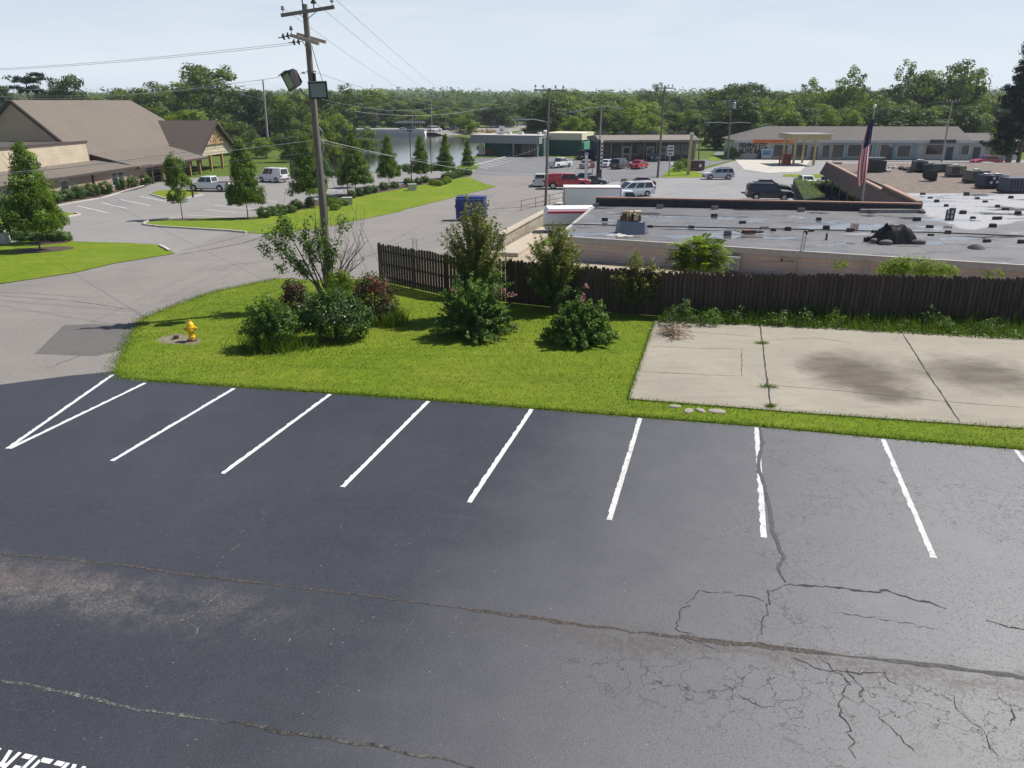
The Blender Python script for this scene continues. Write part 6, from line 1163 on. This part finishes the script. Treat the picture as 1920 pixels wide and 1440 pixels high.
pole('p6',1765,304,1786,188,'leaning pale wooden pole before the long shop row',.17,M('bleached_wood',(.30,.25,.19),.9,.2,3),((.97,2.4,0),))
pole('p7',1310,300,1312,236,'thin dark pole at the corner of the brown shops',.12,m_pole)
pole('l1',653,374,645,246,'thin black lamp pole near the golden shrubs',.07,m_dark,(),(),name='lamp_pole',cat='lamp pole'); pole('l2',772,352,768,246,'thin black lamp pole near the far utility box',.07,m_dark,(),(),name='lamp_pole',cat='lamp pole'); pole('l3',809,325,806,246,'thin black lamp pole by the lake edge',.07,m_dark,(),(),name='lamp_pole',cat='lamp pole')
for k,hd in (('l1',1),('l2',1),('l3',-1)):
    p,tp=POLES[k]; o=[q for q in bpy.data.objects if q.parent is None and (q.location-p).length<.01 and q.name.startswith('lamp_pole')][0]; MB().box(tuple(tp+Vector((0,0,.06))),(.75,.4,.14)).build('lamp_head',m_dark,o)
for i,(u,vb,vt,lb) in enumerate(((643,252,182,'thin distant pole left of the lamp by the bridge'),(708,246,184,'thin distant pole at the left end of the bridge'),(810,250,184,'tall distant pole where the bridge meets the causeway'),(788,250,206,'short distant pole on the bridge'),(774,246,206,'shorter distant pole behind the pavilion'),(836,248,190,'distant pole on the causeway road'),(912,240,198,'distant pole among trees on the causeway'),(946,240,185,'distant pole near the far road end'),(1072,252,215,'short distant pole behind the cream block'),(970,240,192,'faint distant pole at the far road bend'))):
    pole('d%d'%i,u,vb,u-2,vt,lb,.16,m_pole if i%2 else m_cpole,((.95,3.0,0),) if i in (2,5,7) else (),((.93,-2.,0.),) if i in (3,4,6) else ())
gl=thing('globe_lamp','white globe lamp on a thin post by the cream block','lamp post',G(1021,296)); z_=hz(250,gl.location.y)+2; MB().tube([(0,0,0),(0,0,z_)],.07,6).build('post',m_white2,gl); MB().ball((0,0,z_+.2),.42,10).build('globe',m_white2,gl,True)
# overhead wires
P0=PB; W_=lambda u,v,Y: A(u,v,Y)
for i,(s,e) in enumerate(((a1,(935,172)),(a0.lerp(a1,.62),(922,176)),(a0,(905,180)))): wire('power_line',PB+s+Vector((0,0,.3)),A(e[0],e[1],300),5.,.011,('right','middle','left')[i]+' power line running from the top crossarm to the far trees')
m_thin=m_wire
for i,(s,e) in enumerate(((b0+Vector((-.45,-.05,-.1)),(-40,118)),(rel(545,80),(-40,124)),(rel(552,83),(-40,126)))): wire('power_line',PB+s,A(-260+i*3,e[1]+12,42),.25,.011,('upper','middle','lower')[i]+' power line running left from the pale double crossarm')
wire('telephone_cable',PB+onp(250),A(-220,352,33),.12,.013,'dark telephone cable crossing in front of the church roof')
wire('telephone_cable',PB+onp(262),A(-220,338,36),.18,.016,'pale twisted cable crossing in front of the church wing',m_wirel); wire('telephone_cable',PB+onp(285),A(-220,358,36),.1,.013,'lowest dark cable crossing in front of the church wing')
wire('telephone_cable',PB+onp(260),A(1120,302,113),1.6,.016,'pale cable running right from the main pole to the pylon sign',m_wirel); wire('telephone_cable',PB+onp(266),A(1023,270,80.3),1.2,.014,'dark cable running right from the main pole to the next pole')
wire('service_wire',PB+onp(136),A(-100,165,90),1.,.014,'pale service wire from the cable clamp towards the church trees',m_wirel); wire('service_wire',PB+onp(136)+Vector((.2,0,0)),A(1028,170,80.3),1.5,.012,'service wire from the cable clamp to the next wooden pole')
c1=POLES['c1'][0]+POLES['c1'][1]
wire('street_wire',c1,A(-150,156,150),1.5,.03,'upper pale wire left of the concrete pole',m_wirel); wire('street_wire',c1*1+Vector((0,0,-.6)),A(-150,176,150),1.2,.03,'lower pale wire left of the concrete pole',m_wirel); wire('street_wire',c1,A(830,200,250),3.,.03,'pale wire from the concrete pole over the lake trees',m_wirel)
wire('street_wire',A(640,205,230),A(946,192,310),3,.04,'pale wire over the causeway trees',m_wirel)
t2=POLES['p2'][0]+POLES['p2'][1]; t4=POLES['p4'][0]+POLES['p4'][1]; t5=POLES['p5'][0]+POLES['p5'][1]; t6=POLES['p6'][0]+POLES['p6'][1]
wire('street_wire',t2,t4,.8,.022,'wire between the two tall wooden poles'); wire('street_wire',t4,t5,.8,.022,'wire from the right tall pole to the transformer pole'); wire('street_wire',t5,t6,1.5,.022,'wire from the transformer pole to the leaning pole'); wire('street_wire',POLES['p4'][0]+POLES['p4'][1]*.48,POLES['p3'][0]+POLES['p3'][1]*.55,.5,.022,'low wire between lamp pole and wooden pole'); wire('street_wire',t6+Vector((0,0,-6)),A(2100,275,120),.5,.03,'low pale wire right of the leaning pole',m_wirel)
wire('street_wire',POLES['p2'][0]+POLES['p2'][1]*.66,A(905,236,150),.6,.02,'wire slanting left from the wooden pole to the green shop')
# ------------------------------------------------------------------ lake, bridge, causeway
m,nt,b=mat_new('lake_water'); c=coords(nt); mp=N(nt,'ShaderNodeMapping'); L(nt,c,mp.inputs[0]); mp.inputs['Scale'].default_value=(.5,1.6,1); b.inputs['Base Color'].default_value=(.030,.035,.030,1); b.inputs['Roughness'].default_value=.09; b.inputs['Specular IOR Level'].default_value=.7; bump(nt,b,noise(nt,1.1,4,.6,mp.outputs[0]),.06,.1); m_lake=m
sheet('lake',px([(545,335),(600,326),(700,324),(790,321),(850,316),(884,297),(905,284),(905,263),(860,256),(796,251),(600,249),(540,255)]),.014,m_lake,'calm grey lake behind the young trees','lake')
m_bridge=M('bridge_concrete',(.74,.72,.67),.85,.12,1); bY=G(740,254).y; e0,e1=Vector((xx(606,bY,-1),bY,-2)),Vector((xx(796,bY,-1),bY,-2)); t=thing('road_bridge','pale concrete road bridge over the lake','bridge',e0); wd=e1.x-e0.x; zt=hz(243,bY)+2; zb=hz(252,bY)+2
MB().box((wd/2,5,zb+.05),(wd,10.4,.9)).build('deck',m_bridge,t); MB().box((wd/2,-.3,(zt+zb)/2+.25),(wd,.3,zt-zb-.3)).build('parapet',m_bridge,t); MB().box((wd/2,10.4,(zt+zb)/2+.25),(wd,.3,zt-zb-.3)).build('parapet',m_bridge,t)
for x in (.3,.62,.8): MB().box((wd*x,5,zb/2-.3),(1.2,8,zb)).build('pier',m_bridge,t)
MB().box((wd-1,5,zb/2),(2.4,10.2,zb+.6)).build('abutment',m_bridge,t)
m_bank=gritty('rocky_bank',(.12,.11,.09),(.30,.28,.24),.8); pts=[Vector((e1.x-1,bY+5,0)),G(880,249),G(935,243),G(970,238),G(1010,232)]
vs=[];fs=[]
for i,p in enumerate(pts):
    d=(pts[min(i+1,len(pts)-1)]-pts[max(i-1,0)]); d.z=0; d.normalize(); n=Vector((d.y,-d.x,0))
    for k,z in ((10,-2.02),(5.5,zb-1.55),(-5.5,zb-1.55),(-10,-2.02)): q=p+n*k; vs.append((q.x,q.y,z))
    if i: fs+=[(4*i-4+k,4*i-3+k,4*i+1+k,4*i+k) for k in range(3)]
struct(MB().add(vs,fs).build('causeway',m_bank),'rocky causeway bank carrying the road across the lake','causeway')
vs2=[(v_[0],v_[1],v_[2]+.03) for i,v_ in enumerate(vs) if i%4 in (1,2)]; struct(MB().add(vs2,[(2*i,2*i+1,2*i+3,2*i+2) for i in range(len(pts)-1)]).build('causeway_road',m_shop),'pale road along the top of the causeway','road')
pv=A(742,244,bY+22); pe=A(792,244,bY+22); t=thing('pavilion','dark open pavilion with slim columns beyond the bridge','pavilion',Vector((pv.x,pv.y,-2))); wd2=pe.x-pv.x; zr_=hz(228,bY+22)+2
MB().add([(-.6,-.6,zr_-.5),(wd2+.6,-.6,zr_-.5),(wd2+.6,6.6,zr_-.5),(-.6,6.6,zr_-.5),(.4,1.5,zr_+.1),(wd2-.4,1.5,zr_+.1),(wd2-.4,4.5,zr_+.1),(.4,4.5,zr_+.1)],[(3,2,1,0),(4,5,6,7),(0,1,5,4),(1,2,6,5),(2,3,7,6),(3,0,4,7)]).build('roof',M('dark_pavilion_roof',(.035,.04,.042),.6,.2,2),t)
for i in range(6):
    for y in (0,6): MB().box((.2+(wd2-.4)*i/5,y,zr_/2-.3),(.22,.22,zr_-.6)).build('column',m_dark,t)
MB().box((1.2,3,zr_*.45),(2.6,4,zr_*.9-.4)).build('kiosk_wall',m_dark,t)
zc_=zb-1.5
for i,(u,y,hd,pm,lb,ty) in enumerate(((662,4,0,PW,'white car left on the bridge','suv'),(690,4,0,PS,'silver car second from left on the bridge','sedan'),(757,4,0,PW,'white car at the right part of the bridge','sedan'),(775,5,0,PG,'dark car right on the bridge','suv'))):
    car(ty,0,0,hd,pm,lb,'car',1.,'moving_car',pos=Vector((xx(u,bY+y,zb-1.5),bY+y,zb-1.5)))
for i,(s,pm,lb,ty) in enumerate(((.06,PW,'white truck entering the causeway','suv'),(.17,PK,'black car behind the white truck on the causeway','sedan'),(.28,PG,'grey car on the near causeway','sedan'),(.48,PDG,'dark teal truck mid causeway','pickup'),(.56,PR,'red car mid causeway','sedan'),(.66,PK,'black truck on the far causeway','pickup'),(.84,PW,'white van at the far causeway end','minivan'))):
    s*=len(pts)-1; i0=min(int(s),len(pts)-2); q=pts[i0].lerp(pts[i0+1],s-i0); d=pts[i0+1]-pts[i0]; car(ty,0,0,math.degrees(math.atan2(d.y,d.x)),pm,lb,'car',1.1,'moving_car',pos=Vector((q.x,q.y,zc_-.02)))
for u,v,lb in ((1138,247,'white car in the parking beyond the lake, under the big tree'),(1078,245,'pale car parked under the trees beyond the cream block'),(1250,235,'white car glimpsed between trees right of the tall pole'),(1268,237,'second white car glimpsed between the trees')): car('sedan',u,v,10,PW,lb,'car',1.1)
P=A(872,255,bY+14)
C=clusters([(P.x,P.y,-1.3,4.5,1.5,.7),(P.x+7,P.y+2,-1.3,3,1.5,.6)],60,.6); Pp,t_=leaves(C,20,.7); fl_=thing('flower_bed','orange and yellow flower bed on the causeway bank','flowers',(P.x,P.y,-2)); Pp[:,:3]-=np.array(fl_.location); cards('blossoms',leafmat('orange_blossom',(.30,.14,.02),(.45,.36,.05),.2),Pp,.35,t_,fl_)
# ------------------------------------------------------------------ trees
lf_far=leafmat('tree_leaf',(.042,.080,.014),(.23,.31,.05),.45,.6,.55); lf_fardark=leafmat('dark_tree_leaf',(.024,.050,.014),(.125,.185,.045),.4,.6,.35); lf_young=leafmat('young_tree_leaf',(.055,.11,.014),(.23,.34,.05),.45,.6,.2); lf_bright=leafmat('bright_tree_leaf',(.10,.16,.016),(.33,.42,.055),.5,.6,.3); lf_con=leafmat('conifer_leaf',(.008,.018,.010),(.035,.055,.028),.2,.6,.2)
def proto(name,blobs,k,per,cr,ls,th,mat,limbs=9,shell=.5,low=-.6,tr=.028):
    """unit-height tree: (trunk mesh, crown mesh, crown material)"""
    C=clusters(blobs,k,cr,shell,low); P,t=leaves(C,per,cr); me=cards('crown',mat,P,ls*RNG.uniform(.65,1.35,len(P)),t); c=me.data; bpy.data.objects.remove(me)
    mb=MB(); mb.tube([(0,0,-.02),(.004,0,th*.5),(-.004,.003,th),(0,0,min(.85,th+.4))],[tr,tr*.75,tr*.6,tr*.25],8)
    for i in range(limbs):
        z=random.uniform(th*.75,.75); a=i*2.4; limb(mb,(0,0,z),(math.cos(a),math.sin(a),.9),random.uniform(.18,.34),tr*.36,5)
    o=mb.build('trunk',m_bark,None,True); tm=o.data; bpy.data.objects.remove(o); return tm,c
def rb(n,z0,z1,r,w=.5):
    out=[(0,0,(z0+z1)/2,w*.62,w*.62,(z1-z0)*.42)]
    for i in range(n):
        a=random.uniform(0,2*PI); z=random.uniform(z0,z1); k=math.sin(PI*min(1,max(0,(z-z0+.12)/(z1-z0+.2))))**.6; q=(w-r*.5)*k*random.uniform(.5,1.); out.append((q*math.cos(a),q*math.sin(a),z,r*random.uniform(.7,1.3),r*random.uniform(.7,1.3),r*random.uniform(.6,1.)))
    return out
PRO=[proto('broad',rb(13,.16,.82,.19,.5),190,40,.085,.042,.2,lf_far) for _ in range(4)]
PRO.append(proto('tall',rb(15,.12,.86,.15,.42),180,34,.07,.036,.25,lf_far)); PRO.append(proto('open',rb(22,.14,.88,.15,.5),250,36,.07,.038,.3,lf_far,14))
PRD=[proto('dark',rb(15,.10,.84,.17,.48),210,42,.08,.042,.28,lf_fardark) for _ in range(2)]
PRB=[proto('bright',rb(13,.12,.82,.18,.5),190,40,.085,.042,.28,lf_bright) for _ in range(2)]
def cone(n,lay,w0):
    bl=[]
    for i in range(lay):
        z=.24+.72*i/(lay-1); w=w0*(1-((z-.2)/.82)**1.25)+.02; 
        for j in range(max(2,int(8*(1-i/lay)))):
            a=j*2*PI/max(2,int(8*(1-i/lay)))+i*1.3+random.uniform(-.4,.4); q=w*random.uniform(.6,.95); bl.append((q*math.cos(a),q*math.sin(a),z+random.uniform(-.02,.02),.10*(1-.6*i/lay),.10*(1-.6*i/lay),.045))
        bl.append((0,0,z,w*.72,w*.72,.05))
    return bl
PRC=[proto('young',cone(1,14,.31),250,60,.068,.030,.24,lf_young,16,.3,-1.,.011) for _ in range(3)]
PRO_=[proto('oval',rb(14,.28,.86,.12,.27),200,56,.065,.030,.3,lf_young,10,.5,-.6,.012) for _ in range(1)]
def tree(p,ht,wd,pr,lb,group=None,name='broadleaf_tree',cat='tree',rz=None):
    o=thing(name,lb,cat,p,random.uniform(0,6.28) if rz is None else rz,group); o.scale=(wd,wd,ht)
    link('trunk',pr[0],o); link('crown',pr[1],o); return o
def ptree(u,vb,vt,wpx,pr,lb,Y=None,**k):
    p=G(u,vb) if Y is None else Vector((xx(u,Y,-2),Y,gz(Y))); ht=hz(vt,p.y)-p.z; d=p.y*math.cos(PITCH)+9*math.sin(PITCH); return tree(p,ht,wpx*d/F,pr,lb,**k)
# young street trees
YT=[(76,471,272,107,'young tree nearest the left edge, on the corner lawn'),(86,456,285,88,'second young tree just behind the leftmost one'),(343,412,283,58,'oval-crowned young tree at the end of the verge'),(465,410,262,74,'conical young tree left of the utility pole'),(583,388,248,72,'conical young tree directly behind the utility pole'),(667,366,250,66,'young tree right of the utility pole behind golden shrubs'),(730,350,255,50,'young verge tree third from the far end'),(790,341,254,42,'young verge tree second from the far end, left of the lake gap'),(836,335,253,36,'young verge tree near the hedge shrubs'),(877,322,264,26,'smallest young tree at the far tip of the verge')]
for i,(u,vb,vt,w,lb) in enumerate(YT):
    ptree(u,vb,vt,w/(.68 if i!=2 else .64),PRO_[0] if i==2 else PRC[i%3],lb,name='young_tree')
    if i not in (0,1,2): pass
mulch(84,469,1.5,'dark mulch ring under the leftmost young tree'); mulch(88,456,1.2,'dark mulch ring under the second young tree'); mulch(345,412,1.2,'mulch ring under the oval young tree'); mulch(466,410,1.2,'mulch ring under the conical young tree')
ptree(655,352,300,60,PRC[1],'small tree farther back behind the golden shrubs',name='young_tree')
# trees behind the church
GB_='trees behind the church'
for u,vb,vt,w,pr,lb in ((22,205,150,70,PRD[0],'dark tree at the far left behind the church gable'),(137,204,133,95,PRD[1],'round dark tree standing above the church ridge'),(190,206,172,60,PRO[2],'low tree just right of the round dark one, above the ridge'),(-15,230,176,90,PRB[0],'bright green tree at the very left edge'),(105,207,160,75,PRD[0],'dark bushy tree between the pine and round tree'),(290,252,150,150,PRO[0],'wide green tree rising right of the church ridge'),(405,262,113,165,PRO[5],'tallest airy tree behind the church portico'),(350,258,150,90,PRO[4],'slim tree left of the tallest airy one'),(245,250,162,80,PRO[1],'rounded tree at the end of the church ridge'),(470,268,158,110,PRD[0],'dark tree just left of the concrete lamp pole'),(385,282,202,150,PRB[1],'low bright rounded tree behind the church portico'),(440,290,225,90,PRO[3],'low dense tree right of the portico'),(330,280,195,120,PRO[2],'dense tree above the portico ridge')):
    ptree(u,vb,vt,w,pr,lb,Y=min(230,max(140,G(u,max(vb,240)).y)) if vb<240 else None)
# pine with flat plumes
p=Vector((xx(75,165,-2),165,-2)); ht=hz(136,165)+2; t=thing('pine_tree','pine with flat spreading plumes above the church ridge','pine',p); mb=MB(); mb.tube([(0,0,0),(0,0,ht*.95)],[.35,.1],8); mb.build('trunk',m_bark,t,True); C=clusters([(random.uniform(-3,3),random.uniform(-2,2),ht*random.uniform(.72,.98),1.5,1.2,.35) for _ in range(14)],130,.6); P,tt=leaves(C,20,.7,.5); cards('crown',lf_con,P,.4,tt+.1,t)
# lake shore and far belts
sky_=[(-80,172),(0,172),(500,166),(545,160),(600,168),(640,163),(690,157),(740,172),(780,176),(800,166),(840,180),(870,182),(900,183),(945,180),(975,188),(1000,182),(1040,170),(1080,160),(1120,168),(1160,168),(1215,158),(1260,168),(1330,168),(1400,162),(1450,158),(1500,162),(1545,160),(1600,158),(1660,158),(1700,160),(1760,158),(1800,162),(1850,160),(1990,156)]
def skyv(u): return float(np.interp(u,[a for a,_ in sky_],[b for _,b in sky_]))
bz=[('broadleaf tree in the dark lakeside row left of the bridge',500,640),('broadleaf tree in the belt beyond the bridge',640,985),('broadleaf tree in the belt behind the plaza shops',985,1370),('broadleaf tree on the rise behind the bait shop row',1370,2000)]
def zone(u):
    for lb,a,b in bz:
        if u<b: return lb
    return bz[-1][0]
u=505
while u<1960:   # back belt makes the skyline
    z=zone(u); Y=random.uniform(300,380) if u<1370 else random.uniform(215,260)
    if u<640: Y=random.uniform(225,265)
    w=random.uniform(75,120)*(1.15 if u>1370 else 1); pr=random.choice(PRO+PRD if u<640 else PRO*2+PRD+(PRB if u>1370 else []))
    ptree(u,0,skyv(u)+max(-13,min(15,random.gauss(2,7))),w*random.uniform(.8,1.25),pr,z,Y=Y,group=z.replace('tree in','trees in').replace('tree on','trees on'))
    u+=random.uniform(26,40)
u=508
while u<1960:   # nearer, lower belt
    z=zone(u)
    if u<640: Y,dv=random.uniform(195,218),random.uniform(18,40)
    elif u<985: Y,dv=random.uniform(292,330),random.uniform(14,36)
    elif u<1370: Y,dv=random.uniform(205,265),random.uniform(18,42)
    else: Y,dv=random.uniform(172,195),random.uniform(16,50)
    if not (935<u<985):
        pr=random.choice(PRO+PRD*2 if u<640 else (PRO+PRB*2+PRD if u>1370 else PRO*2+PRD+PRB)); ptree(u,0,min(215,skyv(u)+dv),random.uniform(70,110),pr,z,Y=Y,group=z.replace('tree in','trees in').replace('tree on','trees on'))
    u+=random.uniform(24,38)
for u,vt,w,Y,pr,lb in ((1020,172,110,205,PRD[0],'large dark tree behind the green shop'),(1075,176,120,212,PRO[1],'large rounded tree right of the dark one, behind the cream block'),(1080,208,60,196,PRB[0],'small yellow-green tree in front of the large rounded one'),(1130,190,90,215,PRO[3],'full green tree left of the pylon sign top'),(1210,212,70,190,PRB[1],'bright low tree behind the low brown shops'),(1385,172,130,178,PRD[1],'dark tall tree left of the bait shop roof'),(1440,168,120,190,PRB[0],'yellow-green tree above the bait shop hip'),(1340,228,60,178,PRD[0],'dark low tree at the lane between the shops'),(880,210,45,262,PRB[1],'small pale green tree near the causeway'),(1570,125,130,205,PRO[4],'tall rounded tree standing out above the bait shop'),(1690,114,120,205,PRO[4],'airy tree on the skyline, left of the tallest right one'),(1762,104,150,205,PRO[0],'tallest airy tree on the right skyline'),(1690,196,190,168,PRD[1],'wide dark spreading tree right behind the shop row'),(1790,190,120,170,PRD[0],'dark low tree behind the right shop roof'),(620,200,90,180,PRB[0],'leafy green tree at the lake shore right of the concrete pole'),(575,232,80,150,PRO[1],'bushy tree on the lake bank left of the utility pole'),(622,246,60,135,PRB[1],'bright bushy tree on the lake bank just right of the utility pole'),(648,252,55,150,PRO[3],'small bushy tree on the lake bank behind the thin lamp pole'),(690,256,60,165,PRO[2],'low bushy tree standing on the lake shore before the bridge'),(545,240,60,140,PRO[0],'bushy tree on the lake bank behind the conical trees'),(500,250,60,150,PRB[0],'small bright tree on the grass bank beyond the white van')):
    ptree(u,0,vt,w,pr,lb,Y=Y)
# dark tall conifer at the right frame edge
p=G(1882,338); t=thing('cedar_tree','tall dark cedar at the right frame edge','cedar',p); ht=hz(66,p.y)-p.z; mb=MB(); mb.tube([(0,0,0),(.1,0,ht*.5),(1.2,0,ht*.97)],[.42,.28,.06],9); mb.tube([(1.6,.3,0),(1.5,.3,ht*.6)],[.3,.15],8); bl=[]
for i in range(30):
    z=ht*(.22+.74*i/29); w=(4.4*(1-((z/ht-.2)/.85))+1.0); a=random.uniform(0,2*PI) if i%2 else PI+random.uniform(-.5,.5); e=Vector((1.6+w*.75*math.cos(a),w*.7*math.sin(a),z)); mb.tube([(1.0,0,z-.5),e],[.09,.03],5); bl.append((e.x,e.y,e.z,1.45,1.3,.45)); bl.append((e.x*.55+.6,e.y*.5,e.z-.1,1.6,1.4,.6))
mb.build('trunk',m_bark,t,True); C=clusters(bl,680,.3,.2,-1); P,tt=leaves(C,46,.6,.55); cards('crown',lf_con,P,.30*RNG.uniform(.7,1.3,len(P)),tt,t)
bush('lakeside_shrub','leafy light green shrub in front of the dark cedar',1862,312,[('foliage',lf_far,[(0,0,3.0,1.6,1.3,1.6),(-.3,0,5.,1.2,1.0,1.4),(.6,0,4.,1.3,1.0,1.5)],120,26,.4,.22)],6,5.)
# shoreline shrubs
for u,v,s,mm,lb in ((590,322,1.9,lf_mid,'leafy shore shrub behind the conical tree by the utility pole'),(625,300,1.7,lf_yel,'bright shore shrub right of the utility pole'),(655,262,2.2,lf_mid,'shrub at the left bridge end'),(690,262,2.2,lf_yel,'bright shrub below the bridge'),(900,285,.9,lf_dark,'small dark shrub left of the green shop'),(1368,298,1.5,lf_mid,'shrub at the left corner of the bait shop'),(480,292,1.6,lf_yel,'bright bank shrub right of the portico'),(545,300,1.6,lf_yel,'bright bank shrub behind the white van'),(1270,322,1.0,lf_yel,'yellowish brush at the foot of the yellow pole'),(1278,318,1.2,lf_mid,'green brush between white sign and yellow pole'),(1170,345,.5,lf_mid,'low weeds at the forecourt edge behind the white minivan')):
    bush('bank_shrub',lb,u,v,[('foliage',mm,[(0,0,.7*s,1.0*s,.8*s,.7*s),(.5*s,0,.6*s,.8*s,.6*s,.6*s)],60,24,.35*s*.7,.16*s)],4,1.1*s,None,'shrub')
# wooded far ridges
m_hill=grass_mat('wooded_ground',(.03,.05,.02),(.05,.075,.03),(.06,.08,.03))
def ridge(name,Y0,Y1,vtop,n,ls,lb):
    us=np.linspace(-500,2500,60); vs=[];fs=[]
    for i,u_ in enumerate(us):
        z=hz(vtop(u_),Y1); x0=(u_-960)/F*Y0*1.0; x1=(u_-960)/F*Y1*.97; vs+=[(x0,Y0,-2.05),(x1,Y1,z-3),(x1*1.1,Y1*1.15,-2.05)]
        if i: fs+=[(3*i-3,3*i,3*i+1,3*i-2),(3*i-2,3*i+1,3*i+2,3*i-1)]
    struct(MB().add(vs,fs).build(name,m_hill,None,True),lb+' ground','hills')
    P=np.zeros((n,3)); s=RNG.random(n)**.6; uu=RNG.uniform(-400,2400,n); zt=np.array([hz(vtop(a),Y1) for a in uu]); Y=Y0+(Y1-Y0)*s; P[:,0]=(uu-960)/F*Y*.975; P[:,1]=Y; P[:,2]=-2+(zt-3+2)*s+np.abs(RNG.normal(0,2.2,n))
    C=P; Pq=np.repeat(C,12,0)+RNG.normal(size=(n*12,3))*np.array([2.2,2.2,1.3]); t=np.repeat(RNG.normal(.4,.22,n),12)+RNG.normal(0,.1,n*12); tag(cards('distant_woods',lf_far,Pq,ls*RNG.uniform(.7,1.3,len(Pq)),t,None,.6,.8),lb+' covered in woods','woods',None,'stuff')
ridge('hills',430,620,lambda a: 176+3*math.sin(a*.013)+2*math.sin(a*.041+1),5000,1.7,'low wooded rise beyond the lake')
ridge('far_hills',950,1700,lambda a: 171+3*math.sin(a*.006+.5)+1.5*math.sin(a*.03),3500,4.,'far blue ridge on the horizon')
# ------------------------------------------------------------------ summer haze
hm=bpy.data.materials.new('haze'); hm.use_nodes=True; nt=hm.node_tree; nt.nodes.clear()
ho=nt.nodes.new('ShaderNodeOutputMaterial'); pv_=nt.nodes.new('ShaderNodeVolumePrincipled'); pv_.inputs['Color'].default_value=(.80,.88,1,1); pv_.inputs['Density'].default_value=HAZE; pv_.inputs['Anisotropy'].default_value=.2
L(nt,pv_.outputs[0],ho.inputs['Volume'])
hz_=MB().box((0,1470,15),(5600,3300,36)).build('haze',hm); tag(hz_,'thin pale summer haze filling the air over the whole place','haze',None,'stuff')
